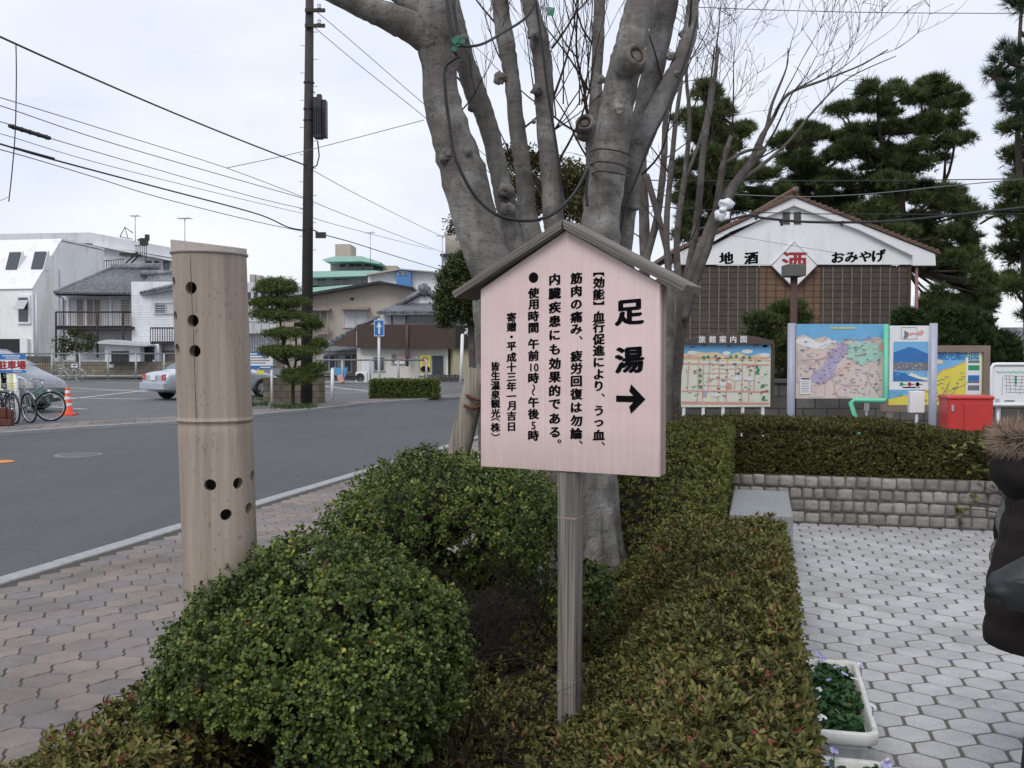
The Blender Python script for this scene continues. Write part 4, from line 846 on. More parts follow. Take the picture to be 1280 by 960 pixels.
for px, py, Y, r, st in ((788, 76, 6.25, .085, 1), (800, 82, 6.28, .05, 0), (733, 160, 7.1, .075, 1), (752, 100, 7.1, .035, 0), (590, 135, 6.55, .03, 0), (632, 238, 6.57, .06, 0), (634, 263, 6.57, .065, 0), (625, 98, 6.95, .045, 1), (667, 44, 6.8, .04, 0), (671, 113, 6.8, .045, 0), (667, 152, 6.85, .02, 0), (558, 195, 6.13, .05, 0), (585, 190, 6.12, .03, 0), (774, 137, 6.27, .04, 0), (580, 48, 6.1, .03, 0), (640, 455, 6.2, .05, 0), (838, 70, 6.7, .035, 0), (846, 92, 6.68, .03, 0)):
    mb = MB(); r *= 1 if st else .82; c = P(px, py, Y+r*.6); mb.ball(c, (r*1.05, r*.75, r*1.0), 16, 11, 0, .55, px*.13)
    if st and r > .06:      # sawn off stub with a healed lip round a rotten hollow
        ax = Vector((.45, -.85, .25)).normalized() if px > 760 else Vector((-.2, -.9, .35)).normalized(); a = ax.cross(Vector((0, 0, 1))).normalized(); f_ = Fr(c-ax*r*.2, a, ax.cross(a), ax)
        k0 = len(mb.v); mb.lathe([(r*1.05, -.05), (r*.98, .04), (r*.92, .085), (r*.74, .105), (r*.55, .09), (r*.42, .05), (r*.2, .03), (0, .035)], 22, f_)
        mb.v[k0:] = [tuple(Vector(v)+ax*.016*mnoise.noise(Vector(v)*24)+Vector(v).normalized()*.008*mnoise.noise(Vector(v)*50)) for v in mb.v[k0:]]
        kn = mb.build('knot', M['bark'], root); h_ = MB(); h_.lathe([(r*.5, .098), (r*.3, .062), (0, .055)], 16, f_); h_.build('hollow', M['knot'], kn); continue
    mb.ball(c+Vector((r*.2, -r*.35, r*.15)), r*.55, 12, 8, 0, .7, py*.21)
    mb.build('knot', M['bark'], root)
rnd = random.Random(11); mb = MB()
for px, py, Y, dx, dz, L, r, dep in ((600, 128, 6.7, -.3, .5, .5, .009, 2), (655, 215, 7, .5, .8, .9, .009, 2), (690, 215, 6.9, .6, .9, 1.1, .01, 2), (680, 150, 6.9, .5, 1, 1.2, .011, 3), (735, 150, 7.2, -.3, 1, 1.1, .012, 3), (740, 120, 7.2, -.5, 1, 1.0, .009, 3), (736, 200, 7.2, -.7, .8, .9, .008, 2), (640, 90, 7, -.6, .6, .6, .007, 2), (628, 40, 7, -.8, .5, .7, .008, 2), (850, 80, 6.75, .3, 1, .8, .010, 3), (866, 20, 6.75, .6, .9, .7, .009, 3), (800, 170, 6.75, .5, .9, .8, .009, 3), (788, 230, 6.75, .9, .9, .9, .01, 3), (832, 116, 6.75, -.5, 1, .7, .007, 2), (690, 60, 6.9, .7, .8, .8, .009, 3), (720, 40, 7.2, .1, 1, .6, .006, 2), (815, 60, 6.85, .2, 1, .7, .007, 2), (575, 140, 6.4, .5, .5, .5, .006, 2), (655, 160, 7, .7, .35, .6, .008, 3), (640, 200, 7, -.3, .5, .5, .006, 2), (730, 170, 7.2, -.9, .5, .8, .009, 3), (745, 60, 7.2, -.6, .9, .9, .008, 3)):
    sprout(mb, P(px, py, Y), Vector((dx, rnd.uniform(-.2, .4), dz)), L, r, dep, rnd, .18, .25, (1, 3))
for k in range(14): sprout(mb, P(700+rnd.uniform(-35, 55), 155-rnd.random()*40, 7.3), Vector((rnd.uniform(-.25, .25), 0, 1)), .9, .006, 1, rnd, .3, .1)
mb.build('twigs', M['twig'], root)
# leaning support log bound to a slim trunk
root = thing('support_log', 'weathered log leaning against the tree as a prop', 'tree prop', P(574, 600, 6.7)); mb = MB()
mb.tube([P(565, 612, 6.75), P(575, 560, 6.75), P(588, 505, 6.72), P(597, 462, 6.7)], [.083, .08, .077, .073], 16, 0, True, .06); mb.build('log', M['logwood'], root)
mb = MB(); mb.tube([P(580, 507, 6.62), P(590, 511, 6.6), P(600, 508, 6.62), P(612, 495, 6.7), P(604, 493, 6.78)], .012, 7); mb.tube([P(583, 494, 6.64), P(596, 500, 6.6), P(612, 499, 6.68)], .010, 7); mb.build('rope', M['rust'], root)
root = thing('slim_tree', 'slim grey trunk standing just behind the leaning prop log', 'tree', P(608, 590, 7.1)); mb = MB(); stem_px(mb, [(612, 600, 24, 7.1), (606, 500, 19, 7.1), (602, 420, 17, 7.1), (599, 360, 16, 7.1), (612, 290, 13, 7.05)], 10, .14, 6, 12); mb.build('trunk', M['bark'], root)

# light cables tied on the tree
def cable(name, label, cat, pts, r, mat, group=None, n=7, per=6, sag=None):
    a, _ = catmull(pts, [r]*len(pts), per); root = MB(); root.tube(a, r, n, 0, True); o = root.build(name, M[mat], None); return settag(o, label, cat, group)
tp = lambda L: [P(*q) for q in L]
cable('electric_cable', 'thick black cable looping down between the two largest stems', 'cable', tp([(556, -20, 6.0), (562, 30, 5.98), (567, 62, 5.97), (573, 70, 5.97), (567, 74, 5.97), (556, 86, 5.97), (557, 120, 5.97), (561, 150, 5.98), (567, 190, 5.98), (582, 226, 5.98), (600, 252, 6.0), (625, 270, 6.0), (660, 276, 6.05), (690, 268, 6.1), (715, 245, 6.15), (729, 222, 6.2), (735, 212, 6.22), (733, 235, 6.22), (734, 258, 6.22)]), .0105, 'black')
cable('electric_cable', 'black cable running from the green tape up across the slim stems', 'cable', tp([(566, 0, 5.97), (572, 40, 5.97), (571, 56, 5.96), (600, 56, 6.1), (630, 40, 6.4), (655, 24, 6.6), (668, 5, 6.7), (668, -15, 6.7)]), .0085, 'black')
cable('electric_cable', 'black cable hanging along the fourth slim stem', 'cable', tp([(668, -10, 6.75), (678, 60, 6.75), (684, 110, 6.75), (692, 160, 6.75), (698, 200, 6.75), (702, 240, 6.75), (710, 262, 6.7)]), .009, 'black')
cable('electric_cable', 'black cable following the stem that leans out over the guide map', 'cable', tp([(872, 20, 6.6), (862, 60, 6.6), (848, 100, 6.62), (832, 140, 6.62), (812, 180, 6.62), (795, 225, 6.62), (783, 255, 6.6), (775, 292, 6.6)]), .008, 'black')
for i, (py, tl) in enumerate(((190, 4), (206, 5), (218, 3))):
    cable('tie_wire', ('uppermost', 'middle', 'lowest')[i]+' black tie wire wound round the thickest stem', 'wire', [P(763+(-26 if k == 0 else 26)*1.0 if k in (0, 4) else 763+(-15+15*(k-1)), py+(0, -4, -3, 0, tl)[k], (6.5, 6.29, 6.27, 6.3, 6.5)[k]) for k in range(5)], .005, 'black', 'tie wires on the tree')
mb = MB(); c = P(572, 55, 5.95)
for k in range(5): mb.box((0, 0, 0), (.055, .014, .03), Fr(c+Vector((random.uniform(-.02, .02), -.004*k, random.uniform(-.02, .02))), (math.cos(k), 0, math.sin(k)), (0, 1, 0), (-math.sin(k), 0, math.cos(k))))
settag(mb.build('tape_bundle', M['green_tape'], None), 'green tape bundle tying the black cables on the stem', 'tape')
mb = MB(); c = P(688, 14, 6.75)
mb.add([c+Vector((-.03, 0, .03)), c+Vector((.03, -.01, .02)), c+Vector((.02, -.015, -.04)), c+Vector((-.02, -.01, -.03)), c+Vector((0, -.012, 0))], [[0, 1, 4], [1, 2, 4], [2, 3, 4], [3, 0, 4]]); settag(mb.build('tape_scrap', M['green_tape'], None), 'loose green tape scrap hanging at the top of the slim stems', 'tape')

# bare clump behind, by the guide map
def bare_tree(label, stems, tw, loc, mat='bark2', seed=1, group='bare trees by the road'):
    rnd = random.Random(seed); root = thing('bare_tree', label, 'tree', loc, group); mb = MB()
    for i, st in enumerate(stems): stem_px(mb, st, 9, .14, 5, i+seed*7)
    mb.build('trunk', M[mat], root); mb = MB()
    for px, py, Y, dx, dz, L, r, dep in tw: sprout(mb, P(px, py, Y), Vector((dx, rnd.uniform(-.3, .3), dz)), L, r, dep, rnd, .10, .22, (1, 3), 4, .0030)
    mb.build('twigs', M['twig'], root)
Y = 10.4
b = lambda L, Y=Y: [(x, y, w, Y) for x, y, w in L]
bare_tree('slender bare clump leaning towards the souvenir shop, white bag tied on', [
  b([(843, 565, 20), (843, 497, 16), (850, 420, 15), (864, 351, 15), (885, 294, 16), (900, 262, 15), (916, 235, 13), (938, 205, 10), (956, 185, 8)]),
  b([(848, 565, 15), (842, 500, 12), (848, 400, 11), (860, 341, 10), (872, 268, 9), (879, 190, 8), (890, 122, 6), (898, 60, 4)], 10.6),
  b([(838, 565, 14), (834, 497, 12), (837, 430, 10), (838, 372, 9), (833, 294, 8), (838, 220, 7), (845, 150, 6), (852, 100, 4)], 10.2),
  b([(856, 400, 10), (872, 345, 10), (888, 300, 9), (897, 250, 9), (904, 205, 8), (914, 170, 5)], 10.3),
  b([(938, 205, 8), (950, 175, 7), (965, 150, 5), (985, 118, 4), (1030, 100, 3), (1075, 82, 2), (1110, 62, 1.3)]),
  b([(945, 195, 6), (958, 160, 5), (965, 130, 4), (983, 85, 2), (985, 60, 1.4)]),
  b([(920, 228, 7), (945, 212, 5), (985, 178, 3.5), (1020, 135, 2.5), (1060, 98, 1.6), (1120, 70, 1.0)]),
  b([(905, 205, 5), (930, 190, 4), (955, 185, 3)], 10.3)],
 [(956, 185, Y, .5, .8, 1.0, .012, 3), (940, 203, Y, .8, .3, .9, .010, 3), (965, 150, Y, .3, .9, .8, .010, 3), (985, 118, Y, .8, .5, .9, .009, 3), (890, 122, 10.6, .3, 1, 1.1, .014, 3), (879, 190, 10.6, .5, .8, .7, .010, 3), (852, 100, 10.2, .1, 1, 1.0, .012, 3), (838, 220, 10.2, -.5, .9, .7, .009, 3), (914, 170, 10.3, .2, 1, .9, .011, 3), (904, 205, 10.3, -.3, 1, .8, .009, 3), (872, 268, 10.6, -.6, .7, .6, .008, 2), (1030, 100, Y, .9, .4, .7, .006, 2), (1020, 135, Y, .7, .7, .6, .006, 2), (983, 85, Y, .2, 1, .6, .006, 2), (833, 294, 10.2, -.6, .9, .7, .008, 3), (864, 300, Y, .4, .9, .6, .008, 2), (920, 228, Y, -.2, 1, .8, .009, 3), (1075, 82, Y, .9, .5, .6, .005, 2)], Vector((1.75, 10.4, 0)), seed=3)
Y = 12.2
bare_tree('bare trunk with a reddish dead limb just past the large grey tree', [
  b([(800, 560, 22), (803, 450, 17), (806, 340, 14), (805, 270, 13), (802, 200, 12), (803, 150, 8), (808, 90, 6), (815, 30, 4)], 12.2),
  b([(806, 330, 10), (822, 270, 9), (830, 200, 8), (832, 150, 7), (842, 110, 5), (850, 50, 3)], 12.1),
  b([(838, 330, 8), (828, 290, 8), (817, 250, 8), (808, 218, 7)], 12.0), b([(801, 380, 9), (788, 330, 8), (780, 300, 6), (776, 250, 5)], 12.3)],
 [(808, 90, 12.2, .2, 1, 1.2, .014, 3), (832, 150, 12.1, .4, 1, 1.0, .012, 3), (802, 200, 12.2, -.5, .9, .9, .010, 3), (830, 200, 12.1, .8, .6, .8, .009, 3), (842, 110, 12.1, .5, .9, 1, .011, 3), (806, 300, 12.2, -.8, .4, .8, .009, 2), (815, 30, 12.2, .3, 1, .8, .010, 2), (776, 250, 12.3, -.5, .9, .7, .007, 2)], Vector((1.55, 12.2, 0)), seed=5)
Y = 14.5
bare_tree('far slim bare tree seen between the large tree and the clump', [b([(852, 540, 14), (850, 400, 10), (846, 300, 8), (856, 220, 7), (862, 150, 5), (858, 90, 4), (866, 20, 3)], 14.5), b([(856, 225, 5), (875, 175, 4), (885, 130, 3), (893, 60, 2)], 14.5)],
 [(862, 150, 14.5, .3, 1, 1.1, .012, 3), (858, 90, 14.5, -.4, 1, 1.1, .011, 3), (866, 20, 14.5, .2, 1, 1.0, .01, 3), (885, 130, 14.5, .6, .8, .9, .009, 3), (850, 260, 14.5, -.7, .7, .9, .009, 3)], Vector((2.46, 14.5, 0)), seed=8)
root = thing('plastic_bag', 'white plastic bag knotted round a branch of the bare clump', 'bag', P(905, 262, 10.3)); mb = MB()
mb.ball(P(908, 255, 10.2), (.075, .06, .055), 16, 11, 0, .5, 3); mb.ball(P(900, 269, 10.2), (.06, .05, .065), 16, 11, 0, .55, 9); mb.ball(P(904, 262, 10.15), (.035, .03, .03), 10, 7, 0, .5, 2); mb.build('plastic_bag', M['whitebag'], root)

# ---- evergreens out of leaf clumps
def blob_leaves(blobs, per_area, mode='tuft', ll=.2, lw=.03, k=9, up=.5, jit=.3):
    """blobs: (centre, radii). tuft: needle sprays; leaf: small leaves"""
    ps, ds, ns, tn = [], [], [], []
    for c, r in blobs:
        r = np.array(r); n = max(6, int(per_area*(r[0]*r[1]+r[0]*r[2]+r[1]*r[2])*4.19)); d = sph(n); q = RNG.random(n)**.45; d[:, 2] = np.where((d[:, 2] < -.2) & (RNG.random(n) < .7), -d[:, 2], d[:, 2])
        p = np.array(c)+d*r*q[:, None]*(1+jit*RNG.normal(0, 1, (n, 1))); t = np.clip(.45+.5*RNG.normal(0, .3, n), 0, 1)
        if mode == 'tuft':
            axis = unit(d*.7+np.array([0, 0, up])+RNG.normal(0, .3, (n, 3)))
            for _ in range(k):
                ps.append(p); dd = unit(axis+RNG.normal(0, .55, (n, 3))); ds.append(dd); ns.append(RNG.normal(0, 1, (n, 3))); tn.append(t+RNG.normal(0, .1, n))
        else:
            for _ in range(k):
                ps.append(p+RNG.normal(0, ll*.7, (n, 3))); ds.append(unit(d+RNG.normal(0, .7, (n, 3))+np.array([0, 0, .2]))); ns.append(unit(d+np.array([0, 0, up])+RNG.normal(0, .5, (n, 3)))); tn.append(t+RNG.normal(0, .12, n))
    p = np.concatenate(ps); L = RNG.uniform(.7, 1.2, len(p))*ll; return p, np.concatenate(ds), np.concatenate(ns), L, L/ll*lw, np.concatenate(tn)
def leafy_tree(name, label, cat, loc, trunk, pxblobs, Y, dy, mat, dens, mode, ll, lw, k, group=None, sub=None, bark='pinebark', tmpl=None, limbs=True, up=.5, flat=.5):
    """trunk: pixel stems; pxblobs: (px, py, rx, ry) clumps of foliage at about distance Y; each is broken into smaller pads"""
    rnd = random.Random(int(pxblobs[0][0])); root = thing(name, label, cat, loc, group); mb = MB(); tips = []
    for i, st in enumerate(trunk): tips += [(P(x, y, yy)) for x, y, _, yy in st]; stem_px(mb, [(x, y, w_*(.62 if bark == 'pinebark' and yy > 24 else 1), yy) for x, y, w_, yy in st], 9, .12, 4, i)
    if bark == 'pinebark' and mode == 'tuft' and flat < .5 and Y > 30:       # ragged: small sprays between and beyond the pads
        ex = []
        for i, (px, py, rx, ry) in enumerate(pxblobs):
            for _ in range(5): a = rnd.uniform(0, 6.28); q = rnd.uniform(.5, 1.05); ex.append((px+math.cos(a)*rx*q, py+math.sin(a)*ry*q*.9, rx*rnd.uniform(.22, .5), ry*rnd.uniform(.25, .5)))
        pxblobs = list(pxblobs)+ex
    blobs = []
    for px, py, rx, ry in pxblobs:
        c = P(px, py, Y+rnd.uniform(-dy, dy)*1.6); R_ = rx*Y/F; Rz = ry*Y/F; m = sub or max(4, int(R_*Rz*11))
        if m == 1: blobs.append((tuple(c), (R_, R_*.8, Rz)))
        else:
            for _ in range(m):
                a = Vector(tuple(sph(1)[0])); rr = rnd.random()**.4*.72; q = c+Vector((a.x*R_, a.y*R_*.9, a.z*Rz))*rr; f = rnd.uniform(.30, .54); blobs.append((tuple(q), (max(R_*f, .3), max(R_*f, .3), max(Rz*f*flat*1.5, .15))))
        if limbs and tips:
            tgt = min(tips, key=lambda t_: (t_-c).length+max(0, t_.z-c.z)*.8); mid = tgt.lerp(c, .5)+Vector((0, 0, -.12*(tgt-c).length*.5)); a, r_ = catmull([tgt, mid, c], [.012*Y*.12+.02, .05, .025], 4); mb.tube(a, r_, 6, 0, False)
    mb.build('trunk', M[bark], root); o = leaf_obj('crown', *blob_leaves(blobs, dens, mode, ll, lw, k, up, .26 if name == 'black_pine' and Y > 20 else .12), tmpl or (LEAF_TRI if mode == 'tuft' else LEAF_DIA), M[mat], root); return root
Y = 44
leafy_tree('black_pine', 'tall dark pine with layered pads right behind the shop roof', 'tree', Vector((15.6, Y, 0)), [[(1128, 480, 24, Y), (1130, 330, 20, Y), (1128, 230, 15, Y), (1158, 160, 9, Y), (1166, 115, 5, Y)], [(1128, 300, 12, Y), (1105, 200, 9, Y), (1096, 130, 5, Y)], [(1130, 280, 9, Y), (1180, 230, 6, Y), (1195, 170, 4, Y)]],
 [(1098, 112, 26, 9), (1065, 138, 26, 10), (1108, 138, 22, 10), (1085, 165, 26, 11), (1172, 108, 30, 10), (1150, 122, 22, 9), (1190, 128, 20, 8), (1178, 150, 26, 11), (1140, 160, 30, 14), (1195, 178, 18, 8), (1105, 195, 34, 18), (1150, 200, 38, 20), (1085, 225, 36, 20), (1130, 240, 44, 24), (1175, 245, 32, 20), (1200, 262, 30, 14), (1095, 270, 40, 22), (1150, 285, 46, 26), (1195, 300, 34, 22), (1215, 325, 30, 20), (1180, 340, 36, 24), (1215, 375, 34, 24), (1175, 385, 34, 26), (1240, 350, 30, 18), (1110, 300, 40, 20), (1065, 190, 20, 9)], Y, 1.8, 'pine', 34, 'tuft', .33, .034, 10, 'tall pines', flat=.42)
leafy_tree('black_pine', 'smaller pine rising behind the ridge of the souvenir shop', 'tree', Vector((12.4, 46, 0)), [[(1010, 460, 16, 46), (1012, 330, 14, 46), (1008, 220, 9, 46), (1008, 165, 4, 46)]],
 [(1010, 165, 20, 8), (1028, 172, 22, 8), (990, 180, 20, 9), (1030, 195, 26, 10), (1000, 205, 26, 12), (1035, 225, 30, 14), (1000, 235, 30, 15), (1045, 255, 36, 18), (1005, 265, 36, 18), (1060, 285, 34, 20), (965, 250, 22, 12)], 46, 1.2, 'pine', 34, 'tuft', .33, .034, 10, 'tall pines', flat=.42)
leafy_tree('black_pine', 'broad pine behind the bare clump beside the shop gable', 'tree', Vector((8.8, 43, 0)), [[(893, 470, 18, 43), (890, 330, 14, 43), (886, 220, 10, 43), (882, 130, 5, 43)]],
 [(878, 118, 22, 12), (892, 140, 20, 12), (868, 150, 22, 14), (885, 172, 28, 16), (905, 192, 26, 12), (930, 165, 14, 6), (870, 205, 32, 20), (910, 222, 36, 20), (945, 215, 28, 14), (880, 250, 40, 24), (930, 255, 40, 20), (965, 240, 22, 12), (875, 295, 36, 22), (855, 260, 22, 18), (900, 290, 30, 18), (862, 330, 26, 20)], 43, 1.5, 'pine', 34, 'tuft', .33, .034, 10, 'tall pines', flat=.45)
Y = 25
leafy_tree('black_pine', 'dark pine with drooping pads standing beyond the juniper', 'tree', Vector((13.2, Y, 0)), [[(1290, 520, 22, Y), (1284, 380, 18, Y), (1276, 250, 14, Y), (1272, 150, 10, Y), (1275, 40, 7, Y), (1282, -60, 5, Y)], [(1278, 300, 8, Y), (1250, 270, 6, Y), (1225, 280, 4, Y)]],
 [(1274, 160, 20, 10), (1294, 178, 22, 12), (1267, 195, 18, 10), (1287, 215, 25, 14), (1270, 238, 23, 12), (1292, 255, 25, 14), (1258, 268, 22, 11), (1282, 290, 28, 16), (1262, 318, 27, 15), (1292, 335, 25, 18), (1267, 360, 23, 16), (1302, 390, 25, 20), (1300, 120, 28, 24), (1310, 60, 28, 26), (1320, 300, 30, 40), (1330, 200, 30, 40)], Y, 1.0, 'pine', 95, 'tuft', .22, .020, 11, 'tall pines', flat=.45)
Y = 15
leafy_tree('black_pine', 'near pine with long needles, one bough reaching in at the upper corner', 'tree', Vector((8.6, Y, 0)), [[(1345, 560, 40, Y), (1340, 300, 34, Y), (1335, 100, 26, Y), (1330, -30, 20, Y)], [(1335, 120, 10, Y), (1300, 90, 7, Y), (1262, 80, 4, Y)], [(1332, 20, 9, Y), (1300, 0, 7, Y), (1265, 3, 4, Y)], [(1332, 60, 8, Y), (1290, 62, 5, Y), (1245, 95, 3, Y)]],
 [(1240, 95, 10, 8), (1252, 78, 12, 9), (1262, 100, 14, 10), (1272, 70, 14, 10), (1255, 118, 12, 9), (1280, 118, 16, 12), (1270, 3, 14, 7), (1285, 12, 16, 8), (1290, 90, 16, 14), (1256, 62, 9, 8), (1276, 140, 13, 9), (1310, 50, 22, 22), (1262, 135, 9, 7)], Y, .4, 'pinenear', 260, 'tuft', .17, .0075, 16, 'tall pines', sub=1, up=.25)
Y = 26
leafy_tree('garden_pine', 'small trained pine with flat pads before the plank wall', 'tree', Vector((7.0, 19, 0)), [[(985, 520, 10, 19), (975, 470, 8, 19), (978, 430, 6, 19), (972, 395, 4, 19)]],
 [(975, 386, 24, 7), (952, 402, 12, 4), (990, 402, 16, 6), (958, 424, 36, 8), (990, 428, 26, 7), (935, 430, 14, 5), (985, 455, 22, 8), (985, 478, 14, 10), (975, 440, 20, 6)], 19, .3, 'pine', 260, 'tuft', .10, .013, 9, None, sub=5, flat=.5)
Y = 21
leafy_tree('juniper_bush', 'rounded juniper growing behind the tour map with photo panel', 'bush', Vector((9.4, Y, 0)), [[(1205, 560, 16, Y), (1200, 450, 10, Y)]],
 [(1202, 400, 26, 20), (1175, 415, 26, 24), (1150, 435, 22, 26), (1225, 415, 26, 24), (1245, 440, 22, 28), (1205, 440, 38, 34), (1165, 465, 36, 28), (1230, 470, 34, 28), (1138, 400, 7, 16), (1136, 425, 8, 16), (1255, 470, 22, 26), (1200, 490, 50, 30)], Y, .5, 'juniper', 190, 'tuft', .13, .03, 8, None, sub=6, flat=.9, limbs=False, up=.9)
# broadleaf trees
Y = 17
leafy_tree('broadleaf_tree', 'small olive leaved tree glimpsed between the grey stems', 'tree', Vector((.9, Y, 0)), [[(715, 560, 16, Y), (712, 380, 12, Y), (700, 250, 6, Y)]],
 [(580, 285, 13, 12), (640, 275, 22, 34), (655, 225, 20, 26), (690, 240, 26, 34), (712, 215, 22, 22), (728, 240, 18, 28), (705, 275, 30, 26), (668, 262, 28, 30), (735, 265, 14, 20), (675, 205, 16, 12), (648, 200, 10, 10)], Y, .6, 'olive', 55, 'leaf', .06, .05, 6, None, sub=6, bark='bark2', limbs=True, flat=.9)
Y = 40
leafy_tree('broadleaf_tree', 'dense rounded evergreen beside the shop with the lettered fascia', 'tree', Vector((-2.0, Y, 0)), [[(592, 470, 10, Y), (588, 400, 8, Y)]],
 [(582, 332, 20, 18), (570, 350, 24, 22), (560, 378, 18, 22), (585, 375, 28, 28), (600, 350, 22, 26), (592, 395, 20, 14), (612, 380, 20, 28), (555, 395, 10, 12), (608, 400, 14, 20)], Y, .6, 'evergreen', 60, 'leaf', .13, .10, 6, None, sub=9, bark='bark2', limbs=False, flat=1.0)
Y = 58
leafy_tree('garden_shrub', 'loose dark shrub in front of the tiled house', 'shrub', Vector((-24.5, Y, 0)), [[(97, 455, 4, Y), (95, 425, 3, Y)]], [(95, 416, 16, 6), (82, 426, 12, 7), (108, 424, 12, 8), (92, 434, 20, 8), (110, 436, 12, 8), (78, 440, 8, 7)], Y, .4, 'evergreen', 20, 'leaf', .16, .1, 5, None, sub=4, bark='bark2', limbs=False)
# topiary by the pole
Y = 28.3
root = leafy_tree('cloud_pruned_tree', 'evergreen clipped into stacked flat clouds beside the dark utility pole', 'tree', G(367, 510, ZF), [[(366, 511, 9, Y), (366, 490, 8, Y), (366, 470, 7, Y), (360, 455, 6, Y), (354, 430, 5, Y), (350, 400, 4, Y), (345, 365, 4, Y)], [(366, 470, 6, Y), (370, 450, 5, Y), (370, 425, 4, Y), (368, 405, 3, Y)]],
 [(346, 358, 26, 10), (346, 363, 28, 5), (352, 378, 34, 7.5), (324, 381, 14, 7), (346, 395, 35, 8), (388, 402, 13, 9), (396, 408, 9, 6), (358, 418, 29, 7.5), (350, 440, 26, 7.5), (376, 441, 23, 7), (398, 432, 12, 9), (334, 440, 10, 6), (374, 474, 22, 8), (395, 462, 13, 9), (360, 467, 9, 6), (380, 467, 15, 8)], Y, .12, 'topiary', 760, 'leaf', .042, .034, 7, None, sub=1, bark='pinebark', limbs=True)

def slab_px(mb, pts, Y, depth, mi=0): mb.prism([P(x, y, Y) for x, y in pts], (0, depth, 0), mi)
def rect_px(mb, x0, y0, x1, y1, Y, depth, mi=0): a, b_ = P(x0, y0, Y), P(x1, y1, Y); mb.bx(a.x, b_.x, Y, Y+depth, b_.z, a.z, WORLD, mi)
# ================================================================== SOUVENIR SHOP (white gable, plank wall)
YS = 30.0
A0, A1 = P(846, 332, YS), P(1163, 332, YS); cxs = (A0.x+A1.x)/2; hwS = (A1.x-A0.x)/2; shop = thing('souvenir_shop', 'old plank walled souvenir shop with a white plaster gable and dark letters', 'shop', (cxs, YS, 0))
fs = Fr((cxs, YS, 0), (1, 0, 0), (0, 0, 1), (0, -1, 0))      # u right, v up, w towards the road
def sv(px, py): p = P(px, py, YS); return p.x-cxs, p.z
zeave = sv(0, 331)[1]; zridge = sv(990, 250)[1]; zwall = sv(0, 333)[1]; wl, wr = sv(852, 0)[0], sv(1141, 0)[0]
D = 11.0
mb = MB(); mb.bx(wl, wr, -.02, zwall-.02, -D, -.02, fs); mb.build('side_wall', M['batten'], shop)
# planks with upright battens; the middle bay is redder bare wood
mb = MB(); n = 22; ph = (zwall+.02)/n; midL, midR = sv(952, 0)[0], sv(1028, 0)[0]
for k in range(n):
    z0 = k*ph
    for (x0, x1, tb) in ((wl, midL, .0), (midL, midR, 1), (midR, wr, 0)):
        x = x0
        while x < x1-.01:
            w = min(random.uniform(.9, 1.9), x1-x); tt = .0 if not tb else random.uniform(.55, 1) if z0 > 2.2 else random.uniform(.2, .7)
            if not tb and random.random() < .05: tt = random.uniform(.2, .5)
            mb.add([fs(x+.004, z0, .022), fs(x+w-.004, z0, .022), fs(x+w-.004, z0+ph+.01, .004), fs(x+.004, z0+ph+.01, .004), fs(x+.004, z0, 0), fs(x+w-.004, z0, 0)], [[0, 1, 2, 3], [4, 5, 1, 0]], 0, False, tt+.0001); x += w
mb.build('plank_wall', M['storeplank'], shop)
mb = MB(); x = wl+.02; j = 0
while x < wr-.02:
    if not (midL+.15 < x < midR-.1): mb.bx(x-.017, x+.017, .02, zwall-.02, .020, .048, fs)
    else: mb.bx(x-.015, x+.015, .02, zwall-.02, .020, .040, fs, 1)
    x += .285
mb.bx(wl-.06, wl+.06, 0, zwall, .0, .07, fs, 1); mb.bx(wr-.05, wr+.03, 0, zwall, .0, .07, fs, 1); mb.build('battens', [M['batten'], plain('bare_brown_timber', (.085, .05, .036), .85, var=.3, scale=4)], shop)
# gable plaster
gl, gr = sv(884, 0)[0], sv(1136, 0)[0]; g0 = sv(0, 331)[1]
gp = [(gl-.42, g0), (gr+.42, g0), (gr+.42, g0+.25), sv(990, 255), (gl-.42, g0+.25)]
mb = MB(); mb.prism([fs(u, v, .10) for u, v in gp], (0, .12, 0)); mb.build('gable_wall', M['plaster'], shop)
# thick plaster verge following the roof, with returned ends
pk = sv(990, 248); el, er = sv(843, 318), sv(1165, 318); inl, inr, ipk = sv(884, 329), sv(1136, 329), sv(990, 259)
mb = MB()
mb.prism([fs(*q, .24) for q in (pk, (el[0], el[1]), sv(843, 332), sv(862, 332), sv(862, 320), sv(911, 291), ipk)], (0, .13, 0)); mb.prism([fs(*q, .241) for q in (pk, ipk, sv(1071, 289), sv(1137, 321), sv(1137, 333), sv(1166, 333), (er[0], er[1]))], (0, .13, 0))
mb.build('verge', M['plasterd'] if False else M['plaster'], shop, bevel=.02)
# roof slopes of brown tiles
mb = MB(); top = sv(990, 244)
for e, s_ in ((sv(839, 314), -1), (sv(1170, 315), 1)):
    mb.prism([fs(top[0], top[1], .3), fs(e[0], e[1], .3), fs(e[0], e[1]-.09, .3), fs(top[0], top[1]-.09, .3)], (0, D+.9, 0))
    for k in range(26):
        t_ = (k+.5)/26; u, v = top[0]+(e[0]-top[0])*t_, top[1]+(e[1]-top[1])*t_; mb.tube([fs(u, v-.01, .32), fs(u, v-.01, -D)], .04, 6, 0, True)
mb.tube([fs(top[0], top[1]+.09, .36), fs(top[0], top[1]+.09, -D)], .10, 8); mb.ball(fs(top[0], top[1]+.10, .36), .10, 10, 7, 0, .3, 2); mb.build('roof', M['browntile'], shop)
for px in (981.5, 995.5):
    u0, v1 = sv(px-4.5, 265.5); u1, v0 = sv(px+4.5, 281); mb = MB(); mb.bx(u0, u1, v0, v1, .0, .112, fs); w_ = mb.build('vent_window', M['dark'], shop)
    mb = MB()
    for q in range(4): x = u0+(u1-u0)*(q+.5)/4; mb.bx(x-.012, x+.012, v0, v1, .108, .125, fs)
    mb.build('lattice', M['batten'], w_)
